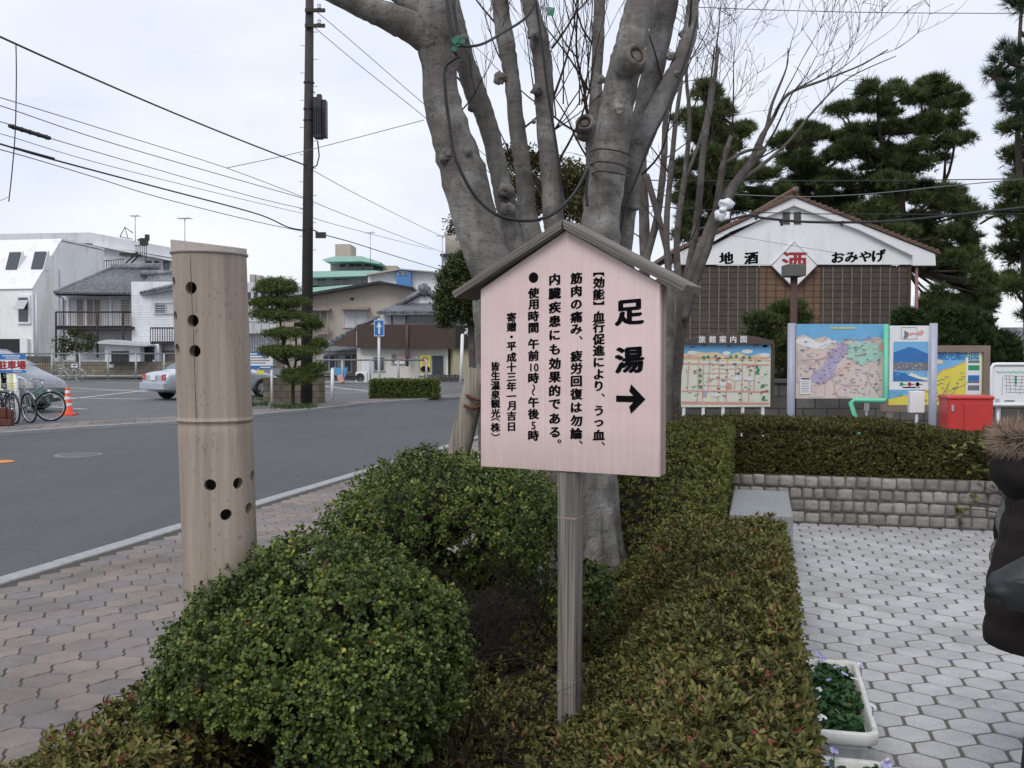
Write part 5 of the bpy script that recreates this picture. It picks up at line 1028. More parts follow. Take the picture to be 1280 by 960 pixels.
# diamond sign
c = sv(990.5, 332); r = sv(1022, 0)[0]-c[0]; rv = sv(0, 303)[1]-c[1]
mb = MB(); mb.prism([fs(c[0]-r, c[1], .20), fs(c[0], c[1]-rv, .20), fs(c[0]+r, c[1], .20), fs(c[0], c[1]+rv, .20)], (0, .10, 0)); ds_ = mb.build('diamond_sign', M['white'], shop, bevel=.01)
mb = MB(); q = [(-r, 0), (0, -rv), (r, 0), (0, rv)]
for i in range(4):
    a, b_ = q[i], q[(i+1) % 4]; mb.tube([fs(c[0]+a[0], c[1]+a[1], .205), fs(c[0]+b_[0], c[1]+b_[1], .205)], .012, 5)
mb.build('edging', M['frame'], ds_)
mb = MB(); put_char(mb, '酒', fs, c[0], c[1]+.04, .78, .03, .206, .0); mb.build('lettering', M['redprint'], ds_)
mb = MB()
for ch, px, py, sz in (('地', 907, 323, 15), ('酒', 938, 323, 15), ('お', 1046, 322, 14.5), ('み', 1063, 322, 14.5), ('や', 1080, 321, 14), ('げ', 1097, 320, 15.5)):
    u, v = sv(px, py); put_char(mb, ch, fs, u, v, sz*YS/F*1.05, .05, .106, .10, 0, 0, True, 1.12)
mb.build('lettering', M['ink'], shop)
# downpipe
mb = MB(); mb.tube([fs(*sv(1144, 334), .1), fs(*sv(1144, 430), .1), fs(sv(1144, 0)[0], 0, .1)], .05, 8); mb.build('downpipe', M['salmon'] if False else plain('faded_red_pipe', (.23, .12, .10), .6), shop)

Y = 36; hn = thing('tiled_house', 'grey tiled house glimpsed past the juniper behind the street map', 'house', P(1290, 470, Y)); mb = MB(); rect_px(mb, 1236, 446, 1420, 500, Y, 6); mb.build('wall', M['sidingw'], hn); mb = MB(); e0, e1, r1, r0 = P(1226, 448, Y-.8), P(1430, 448, Y-.8), P(1430, 415, Y+3), P(1252, 415, Y+3); mb.prism([e0, e1, r1, r0], (0, 0, -.12))
for k in range(34): mb.tube([e0.lerp(e1, k/33)+Vector((0, 0, .02)), r0.lerp(r1, k/33)+Vector((0, 0, .02))], .07, 6)
mb.tube([r0, r1], .18, 8); mb.build('roof', M['tile'], hn)
# dark block wall behind the boards
t0 = thing('block_wall', 'dark concrete block wall running behind the map boards', 'wall', (7, 16.5, 0)); mb = MB(); mb.bx(2.3, 16, 16.4, 16.6, -.05, 1.02); mb.bx(2.3, 16, 16.36, 16.64, 1.02, 1.08); mb.build('wall', M['blockwall'], t0)
# lamp post with flat head before the shop
t0 = thing('yard_lamp', 'rusty red post carrying a small flat grey box lamp', 'lamp post', (P(992, 400, 15).x, 15, 0)); x = P(992, 400, 15).x; zt = P(992, 345, 15).z
mb = MB(); mb.tube([(x, 15, 0), (x, 15, zt)], .055, 10); mb.build('pole', M['rustpost'], t0); mb = MB(); a, b_ = P(981, 331, 15), P(1003, 346, 15); mb.bx(a.x, b_.x, 14.86, 15.2, b_.z, a.z); mb.build('lamp_box', plain('faded_grey_lamp', (.10, .095, .09), .6), t0, bevel=.01)

# ================================================================== MAP BOARDS
class Bd:
    """flat board between picture corners: helper for drawing print on its face in 0..1 coordinates"""
    def __init__(s, x0, y0, x1, y1, Y, yaw=0.0):
        s.a = P(x0, y1, Y); q = P(x1, y1, Y); s.c = (s.a+q)/2; c_, n_ = math.cos(R(yaw)), math.sin(R(yaw)); s.u = Vector((c_, n_, 0)); s.w = (q-s.a).length/max(.5, c_); s.h = P(x0, y0, Y).z-s.a.z; s.o = s.c-s.u*s.w/2; s.n = Vector((n_, -c_, 0)); s.fr = Fr(s.o, s.u, (0, 0, 1), s.n)
    def q(s, u, v, l=.002): return s.fr(u*s.w, v*s.h, l)
    def rect(s, mb, u0, v0, u1, v1, mi=0, l=.002): mb.poly([s.q(u0, v0, l), s.q(u1, v0, l), s.q(u1, v1, l), s.q(u0, v1, l)], mi)
    def line(s, mb, pts, w, mi=0, l=.004):
        for (a, b), (c, d) in zip(pts[:-1], pts[1:]):
            dx, dy = (c-a)*s.w, (d-b)*s.h; L = math.hypot(dx, dy) or 1; nx, ny = -dy/L*w/2/s.w, dx/L*w/2/s.h; mb.poly([s.q(a-nx, b-ny, l), s.q(c-nx, d-ny, l), s.q(c+nx, d+ny, l), s.q(a+nx, b+ny, l)][::1], mi); l += .00003
    def blob(s, mb, pts, mi=0, l=.003, jag=0, rnd=None):
        if jag:
            out = []
            for i in range(len(pts)):
                a, b = pts[i], pts[(i+1) % len(pts)]
                for k in range(6): t_ = k/6; out.append((a[0]+(b[0]-a[0])*t_+rnd.gauss(0, jag)*(k > 0), a[1]+(b[1]-a[1])*t_+rnd.gauss(0, jag)*(k > 0)))
            pts = out
        mb.poly([s.q(u, v, l) for u, v in pts], mi)
    def slab(s, mb, d, m=0.0, mi=0): mb.prism([s.q(-m, -m*s.w/s.h, 0), s.q(1+m, -m*s.w/s.h, 0), s.q(1+m, 1+m*s.w/s.h, 0), s.q(-m, 1+m*s.w/s.h, 0)], s.n*-d, mi)
PAL = ['cream', 'skyblue', 'palepink', 'lilac', 'mint', 'sand', 'yellow', 'redprint', 'salmon', 'darkgreen', 'greyink', 'white', 'deepblue', 'ink']
pm = lambda: [M[k] for k in PAL]
ix = {k: i for i, k in enumerate(PAL)}
# 1. hotel guide map with brown headboard on five white legs
rnd = random.Random(21); B = Bd(851, 430, 966, 507, 13.2, 6); B.o = B.fr(0, 0, 0); t0 = thing('map_board', 'hotel guide map with a dark brown arched headboard on white legs', 'map board', (B.c.x, 13.2, 0), 'map boards behind the hedge')
mb = MB(); q = [(-.045, -.02), (.985, -.02), (.985, 1.0), (.0, 1.0), (-.0, .72)]; mb.prism([B.q(u, v, 0) for u, v in q], -B.n*.05); mb.build('panel', M['cream'], t0)
mb = MB(); B.blob(mb, [(.0, .83), (1-.02, .80), (1-.02, .995), (.0, .995)], ix['skyblue'], .002); B.blob(mb, [(.0, .75), (.98, .72), (.98, .80), (.86, .85), (.75, .79), (.62, .87), (.5, .80), (.38, .87), (.25, .86), (.12, .89), (.0, .83)], ix['sand'], .003)
for v in (.02, .22, .66, .76): B.line(mb, [(.0, v+.02), (.97, v-.01+.01)], .016, ix['salmon'], .004)
B.line(mb, [(.0, .055), (.97, .03)], .03, ix['salmon'], .0042)
for k, u in enumerate((.06, .17, .225, .29, .40, .49, .58, .66, .74, .80)): B.line(mb, [(u, .04 if k % 3 else .22), (u+.015, .77 if k % 2 else .66)], .012, ix['salmon'], .0045+k*.00002)
for v in (.33, .44, .53, .60): u = rnd.uniform(.05, .4); B.line(mb, [(u, v), (u+rnd.uniform(.2, .45), v-.005)], .008, ix['salmon'], .005)
for k in range(150):
    u, v = rnd.uniform(.03, .95), rnd.uniform(.07, .8); s_ = rnd.uniform(.006, .016); B.rect(mb, u, v, u+s_*rnd.uniform(1, 3), v+s_*1.2, ix[rnd.choice(['redprint', 'greyink', 'greyink', 'darkgreen', 'salmon', 'white', 'deepblue'])], .006+k*.00001)
for u, v in ((.2, .58), (.205, .48), (.2, .4), (.205, .3), (.83, .63), (.845, .58), (.83, .53), (.89, .31), (.91, .13), (.9, .1), (.29, .79), (.24, .78), (.37, .8), (.54, .79), (.68, .78), (.75, .78), (.6, .8)): B.blob(mb, [(u-.014, v-.02), (u+.014, v-.02), (u+.016, v+.015), (u, v+.03), (u-.016, v+.015)], ix['darkgreen'], .0085)
for u, v, w_ in ((.06, .84, .1), (.45, .83, .08), (.66, .86, .12), (.86, .80, .11), (.55, .42, .1), (.69, .42, .11), (.42, .33, .07), (.33, .16, .09)): B.blob(mb, [(u, v), (u+w_*.5, v-.02), (u+w_, v), (u+w_, v+.04), (u+w_*.5, v+.055), (u, v+.04)], ix['white'], .0088)
B.rect(mb, .235, .15, .275, .25, ix['lilac'], .009); B.rect(mb, .5, .27, .55, .36, ix['salmon'], .009)
for u, v in ((.12, .94), (.25, .96), (.82, .96), (.92, .95), (.52, .95)): B.blob(mb, [(u-.025, v), (u+.02, v), (u+.03, v+.02), (u, v+.035), (u-.03, v+.02)], ix['greyink'] if u < .9 else ix['ink'], .009)
mb.build('printed_map', pm(), t0)
mb = MB(); mb.prism([B.q(u, v, .06) for u, v in ((-.02, 1.0), (1.015, 1.0), (.99, 1.06), (.80, 1.12), (.55, 1.175), (.45, 1.175), (.2, 1.12), (.02, 1.06))], -B.n*.13); hd = mb.build('headboard', M['browntop'], t0)
mb = MB()
for k, ch in enumerate('旅館案内図'): put_char(mb, ch, B.fr, (.205+k*.115)*B.w, 1.075*B.h, .098, .03, .062, 0)
mb.build('lettering', M['white'], hd)
mb = MB(); mb.prism([B.q(.987, -.02, 0), B.q(1.045, -.0, -.05), B.q(1.045, 1.0, -.05), B.q(.987, 1.0, 0)], -B.n*.04); mb.build('side_board', M['browntop'], t0)
for u in (.03, .245, .465, .685, .91): mb = MB(); p = B.q(u, 0, -.03); mb.bx(p.x-.018, p.x+.018, p.y-.018, p.y+.018, -.05, p.z-.01); mb.build('leg', M['whitepost'], t0)
# 2. wide regional map with photo panel, grey pipe posts, green pipe
Y = 12.0; B = Bd(994, 405, 1106, 498, Y, 3); t0 = thing('map_board', 'wide regional map board between pale grey pipes with a photo panel at its side', 'map board', (B.c.x+.3, Y, 0), 'map boards behind the hedge')
mb = MB(); B.slab(mb, .03); mb.build('panel', M['palepink'], t0); mb = MB()
B.blob(mb, [(0, .83), (.08, .86), (.2, .80), (.33, .84), (.45, .75), (.6, .79), (.75, .76), (.9, .83), (1, .80), (1, 1), (0, 1)], ix['skyblue'], .002)
B.blob(mb, [(.0, .74), (.1, .70), (.25, .66), (.4, .72), (.5, .76), (.36, .80), (.28, .74), (.2, .78), (.12, .82), (.0, .80)], ix['white'], .0025, .006, rnd)
B.blob(mb, [(.42, .68), (.5, .74), (.58, .73), (.56, .64), (.54, .55), (.46, .45), (.44, .32), (.36, .24), (.24, .2), (.16, .26), (.2, .36), (.3, .44), (.34, .56)], ix['lilac'], .003, .012, rnd)
B.blob(mb, [(.58, .73), (.72, .76), (.86, .74), (.98, .78), (.99, .6), (.9, .48), (.8, .5), (.77, .42), (.66, .5), (.57, .55)], ix['mint'], .0031, .012, rnd); B.blob(mb, [(.93, .66), (1, .62), (1, .76), (.94, .74)], ix['salmon'], .0035)
for k in range(30):
    u, v = rnd.random(), rnd.uniform(.05, .75); pts = [(u, v)]
    hx_, hy_ = rnd.gauss(0, .03), rnd.gauss(0, .03)
    for _ in range(14): hx_ += rnd.gauss(0, .008); hy_ += rnd.gauss(0, .008); u = min(.99, max(.01, u+hx_)); v = min(.8, max(.02, v+hy_)); pts.append((u, v))
    B.line(mb, pts, .0035, ix[rnd.choice(['greyink', 'salmon', 'lilac', 'salmon', 'greyink'])], .004+k*.00015)
for k in range(150):
    u, v = rnd.uniform(.03, .95), rnd.uniform(.05, .82); B.rect(mb, u, v, u+rnd.uniform(.015, .045), v+.008, ix[rnd.choice(['greyink', 'greyink', 'redprint', 'deepblue', 'lilac'])], .009+k*.00001)
B.rect(mb, .045, .06, .16, .26, ix['white'], .011); B.rect(mb, .06, .255, .15, .272, ix['ink'], .0115)
for k in range(7): B.rect(mb, .06, .085+k*.023, .145, .092+k*.023, ix['greyink'], .0115)
for k in range(11): B.rect(mb, .38+k*.026, .935, .40+k*.026, .957, ix['yellow'], .011)
mb.build('printed_map', pm(), t0)
C_ = Bd(1111, 407, 1168, 487, Y-.02, 3); mb = MB(); C_.slab(mb, .03); mb.build('photo_panel', M['white'], t0); mb = MB(); C_.rect(mb, .08, .13, .86, .75, ix['skyblue'], .002)
C_.blob(mb, [(.08, .58), (.2, .61), (.32, .64), (.42, .67), (.5, .66), (.6, .64), (.72, .60), (.86, .56), (.86, .42), (.08, .42)], ix['deepblue'], .003); C_.rect(mb, .08, .30, .86, .43, ix['greyink'], .0035)
C_.blob(mb, [(.08, .13), (.86, .13), (.72, .16), (.5, .22), (.35, .25), (.08, .29)], ix['deepblue'], .004); C_.blob(mb, [(.4, .23), (.6, .18), (.82, .14), (.86, .15), (.86, .19), (.7, .2), (.5, .26)], ix['cream'], .0042)
for k in range(80): u, v = rnd.uniform(.1, .84), rnd.uniform(.22, .42); C_.rect(mb, u, v, u+.02, v+.008, ix[rnd.choice(['white', 'deepblue', 'darkgreen', 'mint', 'cream'])], .005+k*.00001)
C_.line(mb, [(.25, .79), (.25, .97), (.6, .97), (.6, .79), (.25, .79)], .005, ix['greyink'], .003); C_.blob(mb, [(.3, .82), (.4, .86), (.5, .9), (.6, .88), (.7, .94), (.76, .9), (.7, .85), (.6, .87), (.45, .85), (.36, .80)], ix['salmon'], .004, .012, rnd); C_.blob(mb, [(.3, .82), (.36, .80), (.42, .88), (.34, .92)], ix['greyink'], .0043, .008, rnd)
for k, (u, m_) in enumerate(((.27, 'darkgreen'), (.45, 'redprint'), (.63, 'ink'))): mb.disc(C_.q(u, .085, .004), .024, C_.u, (0, 0, 1), 16, ix[m_]); C_.rect(mb, u+.04, .075, u+.11, .088, ix['darkgreen' if k == 0 else 'redprint'], .004)
C_.rect(mb, .3, .028, .68, .045, ix['ink'], .004); mb.build('printed_photo', pm(), t0)
for px in (989.5, 1167): mb = MB(); a = P(px, 404, Y-.03); mb.tube([(a.x, a.y, -.05), (a.x, a.y, a.z)], .046, 14); mb.build('pipe_post', M['greypipe'], t0)
mb = MB(); mb.tube([P(1107.5, 405, Y-.05), P(1107.5, 497, Y-.05), P(1105, 501, Y-.05), P(1068, 500, Y-.05), P(1063.5, 503, Y-.05), P(1075, 540, Y-.05), P(1092, 596, Y-.05)], .030, 10); mb.build('green_pipe', M['greenpipe'], t0)
# 3. yellow tourist map in a taupe frame
Y = 13.6; B = Bd(1108, 440, 1228, 506, Y, 2); t0 = thing('map_board', 'yellow coast map in a taupe frame half hidden behind the photo panel', 'map board', (B.c.x, Y, 0), 'map boards behind the hedge')
mb = MB(); B.slab(mb, .03); mb.build('panel', M['yellow'], t0); mb = MB(); B.blob(mb, [(0, .98), (0, .1), (.35, .25), (.48, .5), (.58, .66), (.7, .72), (.82, .82), (.82, .98)], ix['skyblue'], .002); B.line(mb, [(.35, .25), (.48, .5), (.58, .66), (.7, .72), (.82, .82)], .012, ix['salmon'], .003)
B.rect(mb, .83, .0, .99, 1.0, ix['white'], .003)
for k, m_ in enumerate(('darkgreen', 'greyink', 'deepblue', 'darkgreen', 'mint')): B.rect(mb, .85, .03+k*.19, .97, .18+k*.19, ix[m_], .004); B.rect(mb, .85, .03+k*.19, .97, .08+k*.19, ix['white' if k % 2 else 'greyink'], .0045)
for k in range(40): u, v = rnd.uniform(.05, .78), rnd.uniform(.05, .6); B.rect(mb, u, v, u+rnd.uniform(.02, .06), v+.012, ix['greyink'], .004+k*.00001)
B.rect(mb, .5, .78, .58, .86, ix['sand'], .005)
for k in range(4):
    pts = [(rnd.uniform(.1, .7), .02)]
    for _ in range(6): pts.append((pts[-1][0]+rnd.gauss(0, .04), pts[-1][1]+.07))
    B.line(mb, pts, .006, ix['greyink'], .0048)
mb.build('printed_map', pm(), t0); mb = MB(); put_line(mb, '県西部観光案内図', B.fr, B.w*.62, B.h*.925, .118, .112, .02, .006); mb.build('lettering', M['deepblue'], t0)
mb = MB(); ww, hh = B.w, B.h; f_ = B.fr; mb.bx(-.08, ww+.09, hh, hh+.09, -.05, .04, f_); mb.bx(-.08, ww+.09, -.09, 0, -.05, .04, f_); mb.bx(ww, ww+.09, 0, hh, -.05, .04, f_); mb.bx(-.08, 0, 0, hh, -.05, .04, f_); mb.build('frame', M['brownframe'], t0)
for u in (.02, .99): p = B.q(u, 0, 0); mb = MB(); mb.bx(p.x-.045, p.x+.045, p.y-.03, p.y+.05, -.05, p.z-.09); mb.build('post', M['brownframe'], t0)
# 4. white street map
Y = 12.6; B = Bd(1242, 458, 1330, 504, Y, -2); t0 = thing('map_board', 'white street map board with a rounded pale frame beside the red box', 'map board', (B.c.x, Y, 0), 'map boards behind the hedge')
mb = MB(); B.slab(mb, .03); mb.build('panel', M['white'], t0); mb = MB()
for k in range(13): u = .12+k*.062; B.line(mb, [(u, .2+rnd.random()*.2), (u+rnd.gauss(.01, .02), .74)], .005, ix['greyink'], .003+k*.00005)
for k in range(6): v = .25+k*.09; B.line(mb, [(.1+rnd.random()*.1, v+.05), (.95, v)], .005, ix['greyink'], .004+k*.00005)
B.line(mb, [(.04+.04*k, .85+.02*(-1)**k) for k in range(12)], .022, ix['mint'], .0045); B.rect(mb, .3, .5, .325, .74, ix['darkgreen'], .005); B.rect(mb, .16, .05, .3, .075, ix['ink'], .005); B.rect(mb, .03, .03, .09, .12, ix['lilac'], .005); mb.build('printed_map', pm(), t0)
mb = MB(); mb.tube([B.q(-.02, -.04, 0), B.q(-.025, .3, 0), B.q(-.025, .98, 0), B.q(0, 1.05, 0), B.q(.05, 1.06, 0), B.q(.6, 1.06, 0), B.q(1.0, 1.06, 0), B.q(1.02, .98, 0), B.q(1.02, -.04, 0), B.q(-.02, -.04, 0)], .022, 8); mb.build('frame', M['whitepost'], t0)
for u in (.1, .9): p = B.q(u, 0, -.03); mb = MB(); mb.tube([(p.x, p.y+.02, -.05), (p.x, p.y+.02, p.z)], .03, 8); mb.build('leg', M['galv'], t0)
# red hydrant box
a, b_ = P(1182, 495, 10.9), P(1246, 560, 10.9); t0 = thing('hose_box', 'red metal fire hose box standing behind the long hedge', 'hose box', ((a.x+b_.x)/2, 11.1, 0)); fr = yawfr(Vector(((a.x+b_.x)/2+.03, 11.1, 0)), -8); w_ = (b_.x-a.x)*.84
mb = MB(); mb.bx(-w_/2, w_/2, -.17, .2, .12, a.z-.03, fr); mb.build('cabinet', M['redbox'], t0, bevel=.022); mb = MB(); mb.bx(-w_/2-.012, w_/2+.012, -.185, .215, a.z-.045, a.z+.0, fr); mb.build('lid', M['redbox'], t0, bevel=.02)
mb = MB(); mb.bx(-w_/2+.17, w_/2-.03, -.183, -.172, .2, a.z-.08, fr); mb.build('door', M['redbox'], t0, bevel=.004); mb = MB(); mb.bx(-w_/2+.035, -w_/2+.06, -.19, -.172, a.z-.17, a.z-.1, fr); mb.build('latch', M['galv'], t0); mb = MB()
for x in (-.2, .2): mb.bx(x-.03, x+.03, -.1, .1, 0, .125, fr)
mb.build('feet', M['galv'], t0)
# white cover and little tag posts between boards
p = P(1146, 500, 11.6); t0 = thing('wrapped_meter_post', 'grey post with a white wrapped box standing before the yellow map', 'post', (p.x, p.y, 0)); mb = MB(); mb.tube([(p.x, p.y, 0), (p.x, p.y, P(1146, 484, 11.6).z)], .022, 8); mb.build('post', M['galv'], t0); mb = MB(); a, b_ = P(1137, 489, 11.58), P(1155, 516, 11.58); mb.bx(a.x, b_.x, a.y-.02, a.y+.06, b_.z, a.z); mb.build('box', M['white'], t0, bevel=.008)
mb = MB(); mb.tube([P(1147, 533, 11.6), P(1160, 534, 11.6), P(1180, 538, 11.5)], .014, 6); mb.build('hose', M['galv'], t0)
p = P(1083, 520, 12.4); t0 = thing('tag_post', 'thin white post with a small lettered tag under the green pipe', 'post', (p.x, p.y, 0)); mb = MB(); mb.tube([(p.x, p.y, 0), (p.x, p.y, P(1083, 512, 12.4).z)], .014, 8); mb.build('post', M['whitepost'], t0); mb = MB(); a, b_ = P(1080, 504, 12.4), P(1086, 513, 12.4); mb.bx(a.x, b_.x, p.y-.015, p.y+.0, b_.z, a.z); mb.build('tag', M['white'], t0)
p = P(944, 520, 13.8); t0 = thing('wooden_stake', 'short grey stake under the hotel guide map', 'stake', (p.x, p.y, 0)); mb = MB(); mb.bx(p.x-.03, p.x+.03, p.y-.03, p.y+.03, 0, P(944, 513, 13.8).z); mb.build('stake', M['batten'], t0)

# ================================================================== UTILITY POLE AND WIRES
YP = 30.3; pb = G(383, 505, ZF); pt = P(387.5, -60, YP); pole = thing('utility_pole', 'dark wooden utility pole carrying a transformer behind the cloud pruned tree', 'utility pole', pb)
def pp(py): t_ = (pb.z-P(384, py, YP).z)/(pb.z-pt.z); return pb.lerp(pt, t_)
mb = MB(); mb.tube([pb+Vector((0, 0, -.1)), pb.lerp(pt, .5), pt], [.185, .155, .115], 14); mb.build('pole', M['pole'], pole)
mb = MB(); c = P(400, 149, YP-.1)
for x, w_, d in ((-.05, .24, .0), (.10, .20, .08)): mb.bx(c.x+x-w_/2, c.x+x+w_/2, c.y-.2+d, c.y+.2, P(0, 174, YP).z+.03*(x > 0), P(0, 124, YP).z-.06*(x > 0))
for k in range(6): mb.bx(c.x-.16+k*.07, c.x-.14+k*.07, c.y-.24, c.y-.19, P(0, 170, YP).z, P(0, 136, YP).z)
mb.bx(c.x-.08, c.x+.06, c.y-.1, c.y+.1, P(0, 124, YP).z-.01, P(0, 119.5, YP).z); tr = mb.build('transformer', M['darkmetal'], pole, bevel=.01)
mb = MB(); mb.tube([P(394, 117, YP-.1), P(390, 112, YP-.1), pp(106)], .015, 6); mb.build('lead', M['wire'], tr); mb = MB(); mb.tube([P(397, 176, YP-.1), P(399, 195, YP-.15), P(396, 207, YP-.15), pp(212)], .02, 6); mb.build('lead', M['wire'], tr)
for py in (15, 34): mb = MB(); a = pp(py); mb.bx(a.x-.1, a.x+.5, a.y-.2, a.y-.12, a.z-.05, a.z+.05); ca = mb.build('crossarm', M['pole'], pole); mb = MB(); q = a+Vector((.32, -.16, .05)); mb.lathe([(.0, 0), (.06, .0), (.06, .05), (.04, .06), (.06, .08), (.06, .13), (.03, .16), (0, .17)], 10, Fr(q)); mb.build('insulator', M['ceramic'], ca)
mb = MB()
for i, py in enumerate(range(40, 320, 17)): a = pp(py); s_ = -1 if i % 2 else 1; mb.tube([a, a+Vector((s_*.26, -.02, 0))], .011, 5)
mb.build('step_bolts', M['galv'], pole)
mb = MB(); c = P(401, 294, YP-.3); mb.box((c.x, c.y, c.z), (.30, .14, .17)); mb.tube([pp(284), c+Vector((-.1, 0, .1))], .02, 5); mb.build('junction_box', M['darkmetal'], pole)
for py in (103, 136, 150, 255, 284): a = pp(py); mb = MB(); mb.lathe([(.165, -.02), (.168, 0), (.165, .02)], 14, Fr(a)); mb.build('band', M['darkmetal'], pole)
def wire(label, pts, r, mat='wire', grp='overhead wires across the road'):
    cable('overhead_wire', label, 'wire', [P(*q) for q in pts], r, mat, grp, 5, 8)
wire('heaviest upper black wire dropping to the pole below its transformer', [(-90, 5, 17), (0, 46, 19), (80, 82, 21), (200, 134, 24.5), (300, 175, 27.5), (385, 208, YP)], .022)
wire('thin grey wire forking in mid air before the pole', [(-90, 98, 17), (0, 122, 19.5), (140, 165, 23.5), (283, 210, 27.5), (383, 248, YP)], .010, 'thinwire')
wire('thin branch wire rising from the fork to the far side of the tree', [(283, 210, 27.5), (380, 189, 30), (530, 150, 27)], .010, 'thinwire')
wire('second thin wire under the forked wire', [(-90, 105, 17), (0, 132, 19.5), (150, 182, 23.5), (383, 249, YP)], .011, 'thinwire')
wire('spiral wrapped wire in line with the cylindrical closure', [(-90, 130, 17), (0, 152, 19.5), (63, 173, 21), (200, 213, 25), (320, 247, 28.5), (384, 262, YP)], .010, 'thinwire')
wire('faint wire just above the thick cable', [(-90, 145, 17), (0, 167, 19.5), (120, 203, 23), (290, 246, 28), (384, 268, YP)], .008, 'thinwire')
wire('thick black cable carrying the flat splice', [(-90, 154, 17), (0, 180, 19.5), (68, 200, 21.2), (200, 235, 25), (320, 267, 28.5), (360, 284, 29.6), (383, 288, YP)], .020)
wire('lowest sagging wire on the parking lot side', [(-90, 170, 17), (0, 187, 19.5), (110, 219, 22.7), (200, 247, 25.3), (320, 277, 28.8), (383, 290, YP)], .011, 'thinwire')
wire('wire from the upper crossarm slanting down behind the large stem', [(388, 8, YP), (440, 52, 30.4), (530, 130, 30.8), (640, 222, 32)], .011, 'thinwire')
wire('wire from the lower crossarm slanting behind the large stem', [(388, 30, YP), (450, 82, 30.4), (535, 150, 30.8), (640, 240, 32)], .011, 'thinwire')
wire('thin wire beyond the pole just under the transformer lead', [(386, 210, YP), (450, 245, 36), (545, 292, 48), (620, 325, 60)], .011, 'thinwire')
wire('thin wire beyond the pole over the green roofed hotel', [(384, 249, YP), (440, 272, 38), (560, 318, 58)], .012, 'thinwire')
wire('black wire with the small junction box beyond the pole', [(384, 282, YP), (401, 292, 32), (440, 303, 36), (500, 322, 46), (560, 340, 58)], .018)
wire('twin wire beyond the pole ending at the roofs', [(384, 268, YP), (420, 281, 34), (540, 312, 55)], .010, 'thinwire')
wire('short vertical drop wire hanging across the other wires', [(20, 56, 20.2), (20.5, 100, 20.1), (19, 165, 20), (15, 215, 19.9), (11, 252, 19.8)], .012)
wire('hanging loose wire end curling beside the drop wire', [(-10, 252, 19.2), (2, 250, 19.4), (10, 246, 19.8)], .006, 'thinwire')
for lab, a, b_, r in (('cylindrical cable closure hanging on the spiral wrapped wire', (11, 157, 19.8), (63, 173, 21), .042), ('long flat splice sleeve on the thick black cable', (18, 185, 19.9), (68, 198.5, 21.2), .026)):
    A_, B_ = P(*a), P(*b_); mb = MB(); mb.tube([A_, A_.lerp(B_, .02), A_.lerp(B_, .98), B_], [r*.6, r, r, r*.6], 10)
    if r > .03:
        for k in range(5): q = A_.lerp(B_, .1+.2*k); mb.lathe([(r*1.0, -.02), (r*1.25, -.015), (r*1.25, .015), (r, .02)], 10, Fr(q, (0, 1, 0), (0, 0, 1), (1, 0, 0)))
    settag(mb.build('cable_closure', M['wire'], None), lab, 'cable closure')
Y = 22
W2 = 'wires before the shop'
wire('thick twisted cable sagging across the white gable', [(860, 292, Y), (884, 283, Y), (915, 274, Y), (938, 269, Y), (950, 272, Y), (1000, 277, Y), (1060, 278, Y), (1120, 276, Y), (1200, 268, Y), (1330, 254, Y)], .030, 'wire', W2)
wire('thin straight wire above the thick twisted cable', [(800, 257, Y), (900, 263, Y), (1000, 267, Y), (1160, 268, Y), (1330, 267, Y)], .011, 'wire', W2)
wire('pair of high thin wires before the pines', [(780, 225, Y), (900, 226, Y), (1060, 226, Y), (1240, 224, Y), (1340, 222, Y)], .012, 'wire', W2)
wire('lightly sagging grey wire between the pines and the gable', [(915, 243, Y), (1000, 246, Y), (1090, 242, Y), (1180, 233, Y), (1330, 219, Y)], .011, 'thinwire', W2)
wire('fine wire slanting down over the gable plaster', [(890, 290, 26), (990, 307, 27), (1080, 322, 28)], .006, 'thinwire', W2)
wire('topmost thin wire crossing the open sky', [(870, 9, 20), (980, 13, 20), (1120, 16, 20), (1330, 17, 20)], .009, 'thinwire', W2)
for px, lab in ((945, 'small black clamp at the bend of the thick cable'), (977, 'small black clip on the thick cable below the vents'), (1052, 'small black clip on the thick cable farther along')):
    p = P(px, 272 if px < 960 else 279.5, Y-.03); mb = MB(); mb.box(tuple(p), (.05, .05, .10)); mb.tube([p+Vector((-.05, 0, .03)), p+Vector((.05, 0, .05))], .02, 6); settag(mb.build('cable_clamp', M['black'], None), lab, 'clamp')

# ================================================================== HOUSES ACROSS THE PARKING LOT
def win(par, x0, y0, x1, y1, Y, n=2, fill='glass', fr_='frame', out=.05, name='window', fills=None):
    """sliding window: frame standing a little proud of the wall, panes set back inside it"""
    a, b_ = P(x0, y0, Y), P(x1, y1, Y); w = b_.x-a.x; h = a.z-b_.z; t = min(.07, w*.08); mb = MB(); y0_, y1_ = Y-out, Y+.03
    mb.bx(a.x, b_.x, y0_, y1_, a.z-t, a.z); mb.bx(a.x-.03, b_.x+.03, y0_-.04, y1_, b_.z, b_.z+t)
    for k in range(n+1): x = a.x+(w-t)*k/n; mb.bx(x, x+t, y0_+.002, y1_, b_.z+t, a.z-t)
    f = mb.build(name, M[fr_], par); mb = MB(); kinds = fills or [fill]*n
    for k in range(n): mb.bx(a.x+w*k/n+.01, a.x+w*(k+1)/n-.01, Y-.012, Y-.002, b_.z+.02, a.z-.02, WORLD, k)
    mb.build('pane', [M[q] for q in kinds], f); return f
